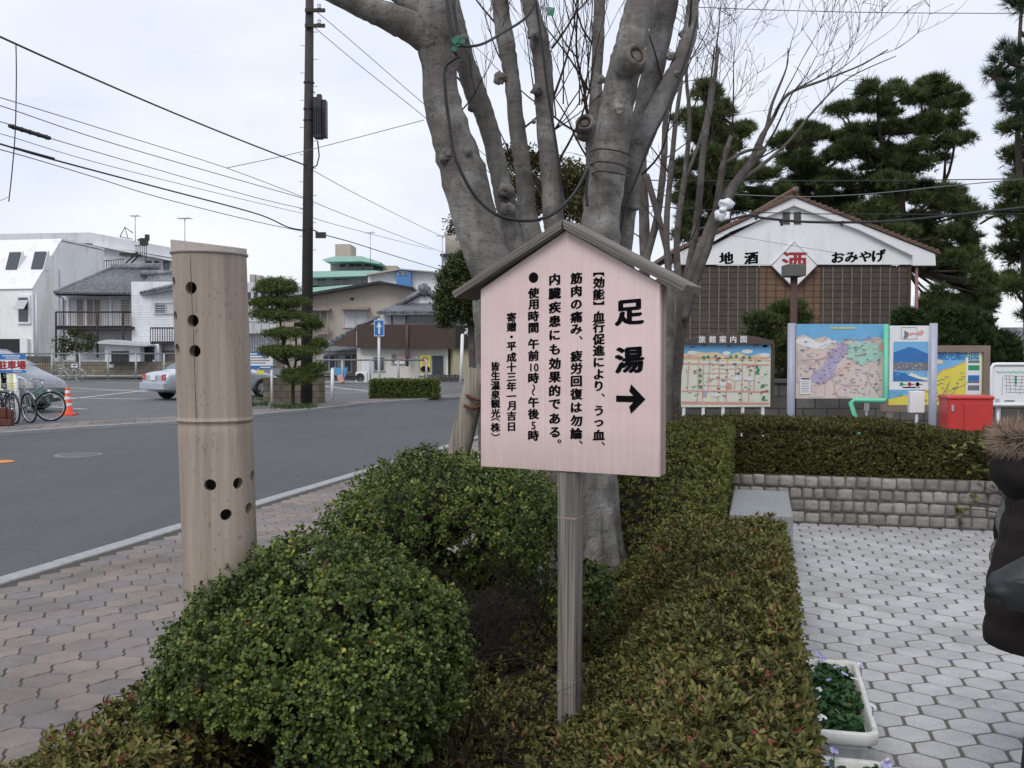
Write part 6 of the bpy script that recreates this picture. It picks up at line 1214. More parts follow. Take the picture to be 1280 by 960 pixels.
def tiles(mb, e0, e1, r1, r0, nu, rad):
    """a tiled roof slope: round ridges of pan tiles laid from ridge to eave over a slab"""
    e0, e1, r1, r0 = map(Vector, (e0, e1, r1, r0)); mb.prism([e0, e1, r1, r0], (0, 0, -.12))
    for k in range(nu+1): t_ = k/nu; a, b_ = e0.lerp(e1, t_), r0.lerp(r1, t_); mb.tube([a+Vector((0, -.02, .02)), b_+Vector((0, 0, .02))], rad, 6)
    for k in range(1, 12): t_ = k/12; a, b_ = e0.lerp(r0, t_), e1.lerp(r1, t_); mb.tube([a+Vector((0, 0, .03)), b_+Vector((0, 0, .03))], rad*.55, 4, 0, False)

# white slant fronted building
C0 = P(41, 400, 66); C1 = P(131, 400, 74); C0.z = C1.z = 0; sdv = (C1-C0); ln = sdv.length; sdv.normalize(); fdv = Vector((-sdv.y, sdv.x, 0)); wb = thing('white_building', 'large white building with a steep slanted front and stained side wall', 'building', C0)
fw_ = Fr(C0, fdv, sdv, (0, 0, 1)); L = 26; ez, tz, tt = 5.7, 9.2, .385*ln
mb = MB(); prof = [(0, 0), (ln, 0), (ln, 9.05), (tt, tz), (0, ez)]; mb.prism([fw_(0, y, z) for y, z in prof], fdv*L); mb.build('wall', M['plasterd'], wb, bevel=.04)
mb = MB(); mb.prism([fw_(-.06, -.03, ez-.05), fw_(-.06, tt, tz+.04), fw_(-.06, ln, 9.09), fw_(-.06, ln, 9.2), fw_(-.06, tt-.02, tz+.16), fw_(-.06, -.12, ez+.02)], fdv*(L+.1)); mb.build('roof', M['plaster'], wb)
for px in (10, 45):
    t_ = (C0.x-P(px, 0, 66.3).x)/-fdv.x if abs(fdv.x) > .1 else 1
    u = (C0.x-P(px, 330, 67.5).x)/(-fdv.x); sl = (tz-ez)/tt; y_ = tt*.52; z_ = ez+sl*y_
    mb = MB(); mb.prism([fw_(u-.5, y_-.55, z_-.5), fw_(u-.5, y_+.12, z_-.5+.0), fw_(u-.5, y_+.12, z_+.85), fw_(u-.5, y_-.0, z_+.85)], fdv*1.0); w_ = mb.build('window', M['plaster'], wb)
    mb = MB(); mb.prism([fw_(u-.42, y_-.50, z_-.42), fw_(u+.42, y_-.50, z_-.42), fw_(u+.42, y_-.06, z_+.78), fw_(u-.42, y_-.06, z_+.78)], fdv.cross(Vector((0, 0, 1)))*-.03+Vector((0, -.06, .02))); mb.build('pane', M['glass'], w_)
p = lambda u, y, z: fw_(u, y, z)
u0 = (P(30, 0, 66).x-C0.x)/fdv.x; u1 = (P(17, 0, 66).x-C0.x)/fdv.x; z0, z1 = P(0, 402, 66).z, P(0, 372, 66).z
mb = MB(); mb.box(((u0+u1)/2, -.05, (z0+z1)/2), (u1-u0+.3, .14, z1-z0+.3), fw_); w_ = mb.build('window', M['plaster'], wb); mb = MB(); mb.box(((u0+u1)/2, -.13, (z0+z1)/2), (u1-u0, .04, z1-z0), fw_); mb.build('pane', M['glass'], w_); mb = MB(); mb.prism([fw_(u0-.05, -.1, z1-.1), fw_(u0-.05, -.6, z1-.75), fw_(u0-.05, -.6, z1-.78), fw_(u0-.05, -.1, z1-.16)], fdv*(u1-u0+.1)); mb.build('awning', M['frame'], w_)
mb = MB(); mb.box((9, -.04, 1.15), (17.2, .1, 2.5), fw_); mb.build('garage_opening', M['dark'], wb)
for u in (.5, 5.5, 11): mb = MB(); mb.box((u, -.14, 1.2), (.55, .3, 2.4), fw_); mb.build('pillar', M['plaster'], wb)
mb = MB(); mb.tube([fw_(-.08, ln*.35, 0), fw_(-.08, ln*.35, 7.2)], .06, 6); mb.tube([fw_(-.08, ln*.03, 0), fw_(-.08, ln*.03, 5.4)], .08, 6); mb.build('drainpipe', M['greywall'], wb)
mb = MB(); mb.box((-.02, ln*.82, 6.1), (.1, .9, 1.0), fw_); w_ = mb.build('window', M['frame'], wb); mb = MB(); mb.box((-.06, ln*.82, 6.1), (.06, .75, .85), fw_); mb.build('pane', M['glass'], w_)
# block behind with a parapet and outside stairs
Y = 84; wb2 = thing('apartment_block', 'long pale block with grey parapet behind the white slanted building', 'building', P(120, 440, Y)*1.0); mb = MB()
slab_px(mb, [(-120, 296), (113, 292.5), (160, 299), (214, 312), (250, 318), (250, 455), (-120, 455)], Y, 10); mb.build('wall', M['greywall'], wb2)
mb = MB(); slab_px(mb, [(-120, 294), (113, 290.5), (214, 309.5), (252, 316), (252, 327), (214, 322), (113, 304), (-120, 302)], Y-.3, .6); mb.build('parapet', M['greywall'], wb2); mb = MB(); slab_px(mb, [(116, 304), (214, 323.5), (252, 329), (252, 331.5), (214, 326), (116, 306.5)], Y-.7, .9); mb.build('ledge', M['sidingw'], wb2)
for x0, x1 in ((182, 190), (193, 199), (204, 212)): win(wb2, x0, 326, x1, 341, Y, 1, 'glass', 'brownframe')
mb = MB()
for k in range(9): x = 130+k*3; mb.tube([P(x, 341, Y-3), P(x, 326, Y-3)], .03, 4)
mb.tube([P(129, 326, Y-3), P(156, 324, Y-3)], .035, 4); mb.tube([P(129, 341, Y-3), P(156, 341, Y-3)], .035, 4); mb.tube([P(153, 333, Y-3), P(172, 315, Y-3)], .06, 4); mb.tube([P(158, 335, Y-3), P(176, 317, Y-3)], .06, 4)
for k in range(6): x = 170+k*2.6; mb.tube([P(x, 322, Y-3), P(x, 307, Y-3)], .03, 4)
mb.tube([P(168, 307, Y-3), P(184, 307, Y-3)], .035, 4); mb.bx(P(165, 0, Y).x, P(184, 0, Y).x, Y-3.4, Y-2, P(0, 324, Y).z, P(0, 321, Y).z); mb.tube([P(164, 330, Y-3), P(164, 345, Y-3)], .05, 4); mb.tube([P(182, 322, Y-3), P(182, 345, Y-3)], .05, 4); mb.build('stair_rail', M['darkmetal'], wb2)
mb = MB(); mb.tube([P(150, 296, Y-2), P(156, 284, Y-2), P(166, 291, Y-2)], .04, 4); mb.tube([P(156, 284, Y-2), P(160, 298, Y-2)], .03, 4); mb.tube([P(150, 296, Y-2), P(166, 299, Y-2)], .03, 4); mb.box(tuple(P(180, 302, Y-2)), (.6, .4, .55)); mb.box(tuple(P(184, 297, Y-2)), (.3, .3, .5)); mb.box(tuple(P(176, 300, Y-2)), (.5, .3, .12)); mb.build('roof_gear', M['darkmetal'], wb2)
def antenna(label, px, py0, py1, Y, w=12):
    a, b_ = P(px, py0, Y), P(px, py1, Y); t0 = thing('tv_antenna', label, 'antenna', a, 'roof antennas'); mb = MB(); mb.tube([a, b_], .035, 5); k_ = Y/F
    mb.tube([b_+Vector((-w*.55*k_, 0, 0)), b_+Vector((w*.45*k_, 0, .04*k_))], .03, 4)
    for i in range(7): x = (-.5+i/6)*w*k_; mb.tube([b_+Vector((x, -.35, 0)), b_+Vector((x, .35, 0))], .018, 4)
    mb.tube([b_+Vector((w*.3*k_, 0, 2.5*k_)), b_+Vector((-w*.1*k_, 0, -3*k_))], .018, 4); mb.build('mast', M['frame'], t0)
antenna('roof antenna above the outside stairs of the pale block', 169, 302, 270, 82, 11); antenna('roof antenna on the ridge of the tiled house', 231, 330, 273, 68, 16)
antenna('roof antenna over the green roofed hotel', 463, 330, 291, 95, 11); antenna('roof antenna beside the dense rounded evergreen', 553, 335, 295, 80, 14)
# tiled house
Y = 60; hs = thing('tiled_house', 'two storey white siding house under a grey tiled roof', 'house', P(120, 455, Y)); mb = MB()
rect_px(mb, 80, 366, 165, 450, Y, 7); rect_px(mb, 164, 352, 222, 450, Y-1.2, 8)
mb.build('wall', M['sidingw'], hs); mb = MB()
for k in range(26): y = 369+k*3; a = P(164, y, Y-1.23); b_ = P(222, y, Y-1.23); mb.bx(a.x, b_.x, Y-1.225, Y-1.2, a.z-.012, a.z+.012)
for k in range(26): y = 369+k*3; a = P(146, y, Y-.03); b_ = P(165, y, Y-.03); mb.bx(a.x, b_.x, Y-.025, Y, a.z-.012, a.z+.012)
mb.build('siding_boards', M['curtain'] if False else M['sidingw'], hs)
mb = MB(); tiles(mb, P(69, 367, Y-1), P(180, 368, Y-1), P(196, 338, Y+4), P(142, 336, Y+4), 26, .085); tiles(mb, P(176, 367, Y-1.4), P(228, 357, Y-2), P(228, 339, Y+3), P(190, 340, Y+3), 14, .085)
mb.tube([P(141, 334.5, Y+4), P(200, 334, Y+4)], .26, 8); mb.tube([P(176, 342, Y+2), P(226, 341, Y+2)], .2, 8); mb.tube([P(69, 366, Y-1), P(142, 334.5, Y+4)], .14, 7); mb.build('roof', M['tile'], hs)
mb = MB(); rect_px(mb, 68, 367.5, 180, 370, Y-1, .3); mb.tube([P(70, 369, Y-1), P(79, 373, Y-.1), P(80, 450, Y-.1)], .05, 5); mb.build('gutter', M['frame'], hs)
win(hs, 86, 373, 106, 408, Y, 2, fills=['curtain', 'tancurtain']); win(hs, 108, 373, 136, 408, Y, 3, fills=['tancurtain', 'tancurtain', 'curtain']); win(hs, 139, 373, 164, 408, Y, 2, fills=['curtain', 'tancurtain']); win(hs, 193, 378, 222, 393, Y-1.2, 2, fills=['glass', 'curtain'])
mb = MB()
for x in (70, 122, 154): mb.tube([P(x, 390, Y-1.6), P(x, 447, Y-1.6)], .06, 5)
for y in (390, 408): mb.tube([P(70, y, Y-1.6), P(164, y, Y-1.6)], .05, 5)
rect_px(mb, 70, 408, 165, 412, Y-1.6, 1.7)
for k in range(32): x = 71+k*2.9; mb.tube([P(x, 391, Y-1.6), P(x, 408, Y-1.6)], .013, 4)
mb.build('balcony', M['pole'], hs); mb = MB(); rect_px(mb, 188, 427, 222, 430, Y-2.2, 1)
for k in range(12): x = 188+k*3; mb.tube([P(x, 410, Y-2.2), P(x, 428, Y-2.2)], .025, 4)
mb.tube([P(188, 410, Y-2.2), P(222, 410, Y-2.2)], .04, 5); mb.build('balcony', M['darkmetal'], hs)
mb = MB(); rect_px(mb, 131, 428, 175, 452, Y-3, 2); mb.build('porch', M['sidingw'], hs); mb = MB(); slab_px(mb, [(122, 427), (134, 424.5), (174, 429), (184, 431), (184, 433), (122, 429.5)], Y-3.6, 3); mb.build('porch_roof', M['curtain'], hs); mb = MB(); rect_px(mb, 139, 439, 161, 452, Y-3.05, .1); mb.build('doorway', M['dark'], hs); mb = MB(); rect_px(mb, 173, 433, 190, 452, Y-2.3, .1); mb.build('doorway', M['dark'], hs); mb = MB(); rect_px(mb, 199, 438, 222, 452, Y-1.3, .15); mb.build('garage_shutter', M['tancurtain'], hs)
mb = MB(); rect_px(mb, 193, 430, 199, 452, Y-2.2, .5); mb.build('gate_pillar', M['sidingw'], hs)
# grey roofed house behind the topiary, with curtained window
Y = 62; h2 = thing('blue_grey_house', 'house with a curtained window and grey tiled lean-to behind the clipped tree', 'house', P(330, 455, Y)); mb = MB(); rect_px(mb, 222, 398, 345, 456, Y, 6); mb.build('wall', M['greywall'], h2); win(h2, 306, 401, 337, 417, Y, 3, 'curtain'); win(h2, 240, 401, 290, 417, Y, 3, 'curtain')
mb = MB(); tiles(mb, P(222, 442, Y-2.5), P(345, 442, Y-2.5), P(345, 419, Y), P(222, 419, Y), 40, .07); mb.build('roof', M['tile'], h2)
Y = 100; h3 = thing('grey_flats', 'far grey block with roof tanks behind the clipped tree', 'building', P(300, 440, Y)); mb = MB(); rect_px(mb, 240, 353, 346, 445, Y, 12); mb.build('wall', M['greywall'], h3); mb = MB(); rect_px(mb, 312, 343, 319, 353, Y, 1.5); rect_px(mb, 320, 344, 326, 353, Y, 1.5); mb.build('roof_tank', M['hotelwall'], h3)
for k in range(4): win(h3, 308+k*9, 365, 314+k*9, 374, Y, 1)
# beige building
Y = 62; h4 = thing('beige_building', 'plain beige two storey building with a dark sloping roof line', 'building', P(450, 460, Y)); mb = MB(); slab_px(mb, [(345, 372), (388, 366), (474, 353), (514, 361), (514, 460), (345, 460)], Y, 9); mb.build('wall', M['beigewall'], h4)
mb = MB(); slab_px(mb, [(340, 374), (388, 365.5), (474, 351), (517, 359), (517, 361.5), (474, 354), (388, 369), (340, 377)], Y-.8, 11); mb.build('roof', M['darkmetal'], h4); win(h4, 429, 387, 459, 410, Y, 2, 'curtain'); win(h4, 391, 388, 410, 412, Y, 2, 'tancurtain')
mb = MB(); rect_px(mb, 426, 384, 461, 387, Y-.6, .6); rect_px(mb, 387, 385, 412, 388, Y-.6, .6); mb.build('window_hood', M['tancurtain'], h4); mb = MB(); rect_px(mb, 390, 404, 411, 418, Y-.5, .1); mb.build('balcony_panel', M['tancurtain'], h4); mb = MB(); rect_px(mb, 438, 372, 442, 375, Y-.05, .1); mb.build('wall_vent', M['dark'], h4)
# green roofed hotel
Y = 130; h5 = thing('green_roofed_hotel', 'far hotel with stacked mint green roofs and a rooftop lounge', 'hotel', P(430, 440, Y)); mb = MB()
rect_px(mb, 380, 347, 470, 360, Y, 14); rect_px(mb, 380, 357, 440, 420, Y, 14); mb.build('wall', M['hotelwall'], h5); mb = MB(); rect_px(mb, 413, 324, 466, 338.5, Y+1, 12); mb.build('lounge', M['hotelwall'], h5); mb = MB(); rect_px(mb, 419, 305, 438, 322, Y+3, 5); mb.build('roof_tower', M['beigewall'], h5); mb = MB(); rect_px(mb, 479, 332, 496, 342, Y+2, 4); mb.build('roof_tower', M['beigewall'], h5)
mb = MB(); slab_px(mb, [(402, 324.5), (418, 320.5), (452, 320), (476, 328), (474, 330), (452, 326.5), (406, 327)], Y-3, 18); slab_px(mb, [(378, 341), (392, 339), (470, 338), (482, 340), (482, 344), (378, 347)], Y-3, 18); slab_px(mb, [(378, 360), (440, 356), (446, 357), (378, 368)], Y-4, 16); mb.build('roof', M['greenroof'], h5)
for x0, x1 in ((424, 433), (435, 453), (455, 465)): win(h5, x0, 327, x1, 337, Y+1, 1 if x1-x0 < 12 else 2)
for x0, x1 in ((383, 392), (396, 408), (416, 438), (450, 462)): win(h5, x0, 348, x1, 357, Y, 2)
# blue and white block
Y = 105; h6 = thing('blue_panel_block', 'far weathered white block with a bright blue stair tower', 'building', P(510, 440, Y)); mb = MB(); slab_px(mb, [(460, 343), (500, 337), (552, 341), (552, 440), (460, 440)], Y, 12); mb.build('wall', M['plasterd'], h6); mb = MB(); rect_px(mb, 495.5, 337, 514, 440, Y-.8, 2); mb.build('stair_tower', M['bluepaint'], h6); win(h6, 498, 339, 503, 344, Y-.8, 1); win(h6, 505, 339, 510, 344, Y-.8, 1)
mb = MB(); slab_px(mb, [(458, 342), (500, 335.5), (553, 340), (553, 341.5), (500, 337), (458, 344)], Y-1, 14); mb.build('roof_edge', M['hotelwall'], h6)
h7 = thing('roof_tank_house', 'pale water tank on a stepped roof beside the dense evergreen', 'building', P(575, 440, 90)); mb = MB(); rect_px(mb, 552, 318, 620, 440, 90, 8); mb.build('wall', M['greywall'], h7); mb = MB(); mb.lathe([(0, 0), (1.5, 0), (1.5, 1.8), (1.2, 2.2), (0, 2.4)], 16, Fr(P(577, 318, 92))); mb.build('roof_tank', M['beigewall'], h7); mb = MB(); rect_px(mb, 550, 317, 580, 319.5, 89.2, 2); mb.build('canopy', M['darkmetal'], h7)
# tile roofed dwelling over the shop
Y = 57; h8 = thing('shop_house', 'low shop house with brown metal fascia and white ground floor wall', 'house', P(520, 480, Y)); mb = MB(); rect_px(mb, 476, 390, 600, 408, Y, 6); mb.build('upper_wall', M['sidingw'], h8); win(h8, 509, 394, 545, 406, Y, 2, 'glass'); mb = MB()
for x in (489, 507, 547): rect_px(mb, x, 392, x+1.5, 408, Y-.05, .1)
mb.build('timber_post', M['brownmetal'], h8)
mb = MB(); tiles(mb, P(472, 391, Y-1), P(606, 391, Y-1), P(598, 378, Y+3), P(500, 380, Y+3), 34, .08); mb.tube([P(498, 382, Y+2), P(530, 362, Y+2.5), P(560, 378, Y+2)], .2, 7); mb.ball(P(530, 362, Y+2.4), .38, 9, 7, 0, .4, 3)
slab_px(mb, [(500, 381), (530, 364), (560, 379)], Y+2.6, 3); tiles(mb, P(408, 430, Y-1.2), P(446, 409, Y-1.2), P(474, 397, Y), P(470, 396, Y+1), 6, .07); mb.build('roof', M['tile'], h8)
mb = MB(); slab_px(mb, [(507, 380), (530, 368), (553, 380)], Y+2.5, .08); mb.build('gable_panel', M['plaster'], h8)
# fascia of dark brown corrugated metal, turning the corner to the lettered dark sign
mb = MB(); x0, x1 = P(444, 0, Y-1.5).x, P(568, 0, Y-1.5).x; z0, z1 = P(0, 435, Y-1.5).z, P(0, 405.5, Y-1.5).z; mb.bx(x0, x1, Y-1.5, Y-1.2, z0, z1)
k = x0+.06
while k < x1: mb.bx(k, k+.05, Y-1.535, Y-1.5, z0, z1); k += .125
mb.build('fascia', M['brownmetal'], h8); mb = MB(); slab_px(mb, [(412, 432), (444, 410), (444, 434)], Y-1.3, .3); mb.build('side_fascia', M['brownmetal'], h8)
c0 = P(568, 0, Y-1.5).x; fd = Fr((c0, Y-1.5, 0), Vector((.93, .36, 0)).normalized(), (0, 0, 1), Vector((.36, -.93, 0)).normalized()); mb = MB(); mb.bx(0, 5.2, z0, z1-.05, -.3, 0, fd); sg = mb.build('dark_sign', M['darksign'], h8); mb = MB()
put_line(mb, 'みみ', fd, 1.0, z0+.92, .46, .50, .06, .01); put_line(mb, 'よしの', fd, 2.2, z0+.42, .46, .5, .06, .01); mb.build('lettering', M['white'], sg)
mb = MB(); rect_px(mb, 446, 435, 560, 478, Y-1, 6); mb.build('wall', M['shopwall'], h8); mb = MB(); mb.bx(0, 5.2, 0, z0, -4, -.25, fd); mb.build('corner_wall', M['ochrewall'], h8)
mb = MB(); mb.bx(1.0, 1.75, .0, 1.75, -.26, -.2, fd); mb.build('door', M['dark'], h8); mb = MB(); mb.bx(2.2, 3.4, .75, 1.7, -.26, -.22, fd); mb.build('window', M['tancurtain'], h8)
win(h8, 467, 446, 481, 464, Y-1, 1); win(h8, 489, 442, 504, 455, Y-1, 2, fills=['tancurtain', 'salmon']); win(h8, 523, 443, 556, 470, Y-1, 2, fills=['sand', 'glass'])
mb = MB(); rect_px(mb, 452, 445, 466, 478, Y-1.04, .06); mb.build('door', M['sidingw'], h8); mb = MB(); rect_px(mb, 494, 449, 506, 455, Y-1.1, .06); mb.build('notice', M['white'], h8); mb = MB(); mb.tube([P(509, 406, Y-1.6), P(509, 458, Y-1.6)], .08, 6); rect_px(mb, 506, 437, 512, 448, Y-1.7, .3); mb.build('pipe', M['brownmetal'], h8)
# framed election style poster: a plain portrait shape
mb = MB(); rect_px(mb, 525, 444, 538, 463, Y-1.12, .03); ps = mb.build('poster', M['yellow'], h8); mb = MB(); a = P(531.5, 451.5, Y-1.13); mb.ball(a, (.17, .012, .22), 12, 8, 1); b_ = P(531.5, 461, Y-1.13); mb.ball(b_, (.27, .012, .17), 12, 8, 0); mb.ball(a+Vector((0, .006, .11)), (.175, .012, .14), 10, 8, 0); mb.build('portrait', [M['ink'], M['skin']], ps)
mb = MB(); rect_px(mb, 405, 438, 446, 470, Y+1, 2); sh = mb.build('annex', M['tancurtain'], h8); mb = MB(); tiles(mb, P(400, 440, Y-.5), P(446, 440, Y-.5), P(446, 433, Y+1), P(404, 433, Y+1), 16, .06); mb.build('annex_roof', M['tile'], h8); win(h8, 403, 443, 420, 466, Y+1, 2); win(h8, 422, 443, 440, 466, Y+1, 2, fills=['curtain', 'glass'])
# low walls, hedge, fence
Y = 53; t0 = thing('concrete_fence', 'low grey concrete block fence before the white shop wall', 'wall', P(560, 478, Y)); mb = MB()
for k in range(12): rect_px(mb, 530+k*3.7, 468+(k % 2)*.6, 533.2+k*3.7, 478.5, Y, .2)
rect_px(mb, 530, 472, 574, 490, Y+.02, .15); mb.build('blocks', M['blockwall'], t0)
t0 = thing('ac_unit', 'pale outdoor air conditioner unit by the shop door', 'air conditioner', P(452, 480, Y)); mb = MB(); rect_px(mb, 444.5, 465, 459, 479, Y, .4); mb.build('case', M['sidingw'], t0, bevel=.03); mb = MB(); q = P(450, 472, Y-.02); mb.lathe([(.0, 0), (.2, 0), (.22, .02), (.24, 0)], 16, Fr(q, (1, 0, 0), (0, 0, 1), (0, -1, 0))); mb.build('fan_grille', M['darkmetal'], t0)
Y = 57.5; t0 = thing('stone_wall', 'low mossy beige wall behind the parking lot fence', 'wall', P(140, 470, Y)); mb = MB(); rect_px(mb, 32, 452, 232, 472, Y, .25); mb.build('wall', M['mossblock'], t0); mb = MB(); rect_px(mb, 30, 445, 64, 453, Y-.02, .25); mb.build('grey_course', M['blockwall'], t0)
for lab, x in (('small white plate on the mossy wall, farther from the tiled porch', 93), ('small white plate on the mossy wall, nearer the tiled porch', 138)): mb = MB(); rect_px(mb, x-4, 455, x+4, 459.5, Y-.06, .04); settag(mb.build('wall_plate', M['white'], None), lab, 'plate', 'plates on the mossy wall')
for lab, X0, X1, Y, y0, y1 in (('grey pipe fence along the rear of the parking lot', -10, 240, 55, 442, 472), ('grey pipe fence seen past the clipped tree towards the shop', 318, 530, 50, 450, 480)):
    t0 = thing('pipe_fence', lab, 'fence', P((X0+X1)/2, y1, Y), 'parking lot fences'); mb = MB()
    for y in (y0, y0+1.2 if False else y0): mb.tube([P(X0, y, Y), P(X1, y, Y)], .05, 6)
    mb.tube([P(X0, y1-2, Y), P(X1, y1-2, Y)], .04, 6); n = int((X1-X0)/35)
    mb.build('rail', M['steelpaint'], t0)
    for k in range(n+1): x = X0+k*35+5; mb = MB(); mb.tube([P(x, y0, Y), P(x, y1+1.5, Y)], .06, 6); mb.build('post', M['steelpaint'], t0)
    mb = MB(); a, b_ = P(X0, y0, Y), P(X1, y1-2, Y); x = a.x
    while x < b_.x: mb.tube([(x, Y, a.z), (x, Y, b_.z)], .004, 3, 0, False); x += .13
    mb.build('mesh', M['steelpaint'], t0)
Y = 31.2; t0 = thing('mossy_wall', 'mossy old block wall standing behind the clipped tree', 'wall', P(360, 505, Y)); mb = MB(); rect_px(mb, 329, 472, 405, 508, Y, .2); mb.build('wall', M['mossblock'], t0)
# clipped road hedge
Y = 33.6; t0 = thing('road_hedge', 'low boxy green hedge beside the blue arrow sign', 'hedge', P(505, 500, Y)); a, b_ = P(463, 476, Y), P(546, 500, Y); mb = MB(); mb.bx(a.x+.06, b_.x-.06, Y+.05, Y+.75, 0, a.z-.08); mb.build('stems', M['soil'], t0)
n = 5200; fc = RNG.random(n); px_ = RNG.uniform(a.x, b_.x, n); zz = np.where(fc < .4, a.z-RNG.random(n)**2*.1, RNG.uniform(b_.z, a.z, n)); yy = np.where(fc < .4, Y+RNG.uniform(0, .8, n), Y+RNG.random(n)**2*.1); ed = fc > .9; px_ = np.where(ed, np.where(RNG.random(n) < .5, a.x, b_.x)+RNG.normal(0, .03, n), px_); yy = np.where(ed, Y+RNG.uniform(0, .8, n), yy)
pos = np.stack([px_, yy, zz], 1)+RNG.normal(0, .025, (n, 3)); p_, d_, n_, ix_ = rosettes(pos, np.tile([[0, -.6, .8]], (n, 1))+RNG.normal(0, .4, (n, 3)), 3); L_ = RNG.uniform(.045, .075, len(p_)); leaf_obj('leaves', p_, d_, n_, L_, L_*.9, RNG.uniform(.1, .95, len(p_)), LEAF_DIA, M['topiary'], t0)
mb = MB(); pos, dd = [], []
for k in range(2600):
    x_ = random.uniform(300, 420); y_ = random.uniform(499, 511)
    q = G(x_, y_, ZF+.03)
    if mnoise.noise(Vector((q.x*.9, q.y*.5, 3))) > -.05 and (x_ < 335 and y_ < 508 or 338 < x_ < 400 and 507 < y_ < 511.5): pos.append(tuple(q)); dd.append((random.gauss(0, .4), random.gauss(0, .3), 1))
if pos: L_ = RNG.uniform(.05, .16, len(pos)); settag(leaf_obj('verge_grass', np.array(pos), np.array(dd), RNG.normal(0, 1, (len(pos), 3)), L_, L_*.35, RNG.random(len(pos)), LEAF_TRI, M['grass'], None), 'scruffy green grass round the foot of the clipped tree', 'grass', None, 'stuff')

# ================================================================== STREET FURNITURE
Y = 34.0; p = P(474, 500, Y); p.z = ZF; t0 = thing('one_way_sign', 'blue sign with a white upward arrow on a white post', 'road sign', p); mb = MB(); mb.tube([p, (p.x, p.y, P(0, 398, Y).z)], .045, 10); mb.build('post', M['whitepost'], t0)
a, b_ = P(467.5, 399.5, Y-.06), P(480.5, 420.5, Y-.06); mb = MB(); mb.bx(a.x, b_.x, Y-.075, Y-.055, b_.z, a.z); pl = mb.build('plate', M['signblue'], t0, bevel=.02); fr = Fr(((a.x+b_.x)/2, Y-.077, (a.z+b_.z)/2), (1, 0, 0), (0, 0, 1), (0, -1, 0)); w_, h_ = (b_.x-a.x)/2, (a.z-b_.z)/2
mb = MB(); mb.poly([fr(x*w_, y*h_, .002) for x, y in ((-.17, -.72), (.17, -.72), (.17, .1), (.52, .1), (0, .76), (-.52, .1), (-.17, .1))]); mb.build('arrow', M['white'], pl)
mb = MB(); e = .93
for (x0, y0, x1, y1) in ((-1, e, 1, 1), (-1, -1, 1, -e), (-1, -e, -.9, e), (.9, -e, 1, e)): mb.poly([fr(x*w_*.97, y*h_*.97, .0015) for x, y in ((x0, y0), (x1, y0), (x1, y1), (x0, y1))])
mb.build('border', M['white'], pl)
for lab, px, y0, y1, Y in (('plain white post at the parking lot entrance', 415.5, 462, 501, 33), ('slanted white pole below the lettered dark fascia', 576, 419, 481, 50)):
    a, b_ = P(px, y1, Y), P(px+(2 if Y > 40 else 0), y0, Y); t0 = thing('white_post', lab, 'post', a, 'white posts'); mb = MB(); mb.tube([a, b_], .055 if Y < 40 else .08, 10); mb.ball(b_, .055 if Y < 40 else .08, 10, 6); mb.build('post', M['whitepost'], t0)
t0 = thing('tarp_bundle', 'blue and red tarp bundle hung near the white post', 'tarp', P(427, 470, 50)); mb = MB(); pts = [(416, 459), (427, 461), (434, 459), (433, 466), (429, 476), (423, 471), (417, 466)]; mb.prism([P(x, y, 50) for x, y in pts], (0, .25, 0), 0); mb.prism([P(x, y, 49.9) for x, y in ((421, 470), (428, 467), (430, 477), (424, 479))], (0, .2, 0), 1); mb.build('tarp', [M['tarpblue'], M['salmon']], t0)
# blue and white parking notice on a post
Y = 30.6; p = P(340, 504, Y); p.z = ZF; t0 = thing('parking_notice', 'white notice with blue bands on a thin post near the mossy wall', 'notice', p); mb = MB(); mb.tube([p, (p.x, p.y, P(0, 441, Y).z)], .04, 8); mb.build('post', M['whitepost'], t0); B = Bd(306, 440, 341, 461, Y-.06); mb = MB(); B.slab(mb, .02, 0); bd = mb.build('board', M['white'], t0); mb = MB()
B.rect(mb, 0, .78, 1, 1, ix['deepblue']); B.rect(mb, 0, 0, 1, .19, ix['deepblue'])
for k, (a, c) in enumerate(((.1, .8), (.15, .9), (.1, .75))): B.rect(mb, .05+a, .62-k*.15, c, .68-k*.15, ix['greyink'], .003)
B.rect(mb, .06, .85, .45, .92, ix['white'], .004); B.rect(mb, .55, .06, .92, .12, ix['white'], .004); mb.build('print', pm(), bd); mb = MB(); B2 = Bd(321, 463, 330, 468, Y-.05); B2.slab(mb, .015); mb.build('tag', M['yellow'], t0)
# parking sign cluster at the picture edge
Y = 22.0; p = P(24, 527, Y); p.z = ZF; t0 = thing('parking_sign', 'blue and white parking sign with red characters on a leaning white pole', 'sign', p); mb = MB(); mb.tube([p, P(18.5, 462, Y)], .055, 10); mb.build('pole', M['whitepost'], t0)
B = Bd(-22, 442.5, 31.5, 466, Y-.08, 4); mb = MB(); B.slab(mb, .025); bd = mb.build('board', M['white'], t0); mb = MB(); B.rect(mb, 0, .70, 1, 1, ix['deepblue']); B.rect(mb, 0, 0, 1, .15, ix['deepblue']); mb.build('print', pm(), bd)
mb = MB(); put_line(mb, '駐車場', B.fr, B.w*.685, B.h*.42, .20, .20, .05, .006); mb.build('lettering', M['redprint'], bd); mb = MB()
for k in range(9): B.rect(mb, .48+k*.045, .87, .515+k*.045, .93, 0, .005); B.rect(mb, .55+k*.035, .76, .575+k*.035, .81, 0, .005)
for k in range(5): B.rect(mb, .72+k*.04, .05, .745+k*.04, .1, 0, .005)
mb.build('small_print', M['white'], bd)
B = Bd(-12, 465.5, 20, 488, Y-.06, 4); mb = MB(); B.slab(mb, .02); bd = mb.build('lower_board', M['cream'], t0); mb = MB()
for k, ch in enumerate('駐車場'): put_char(mb, ch, B.fr, B.w*.53, B.h*(.82-.3*k), .135, .06, .004, 0)
mb.build('lettering', M['ink'], bd); mb = MB()
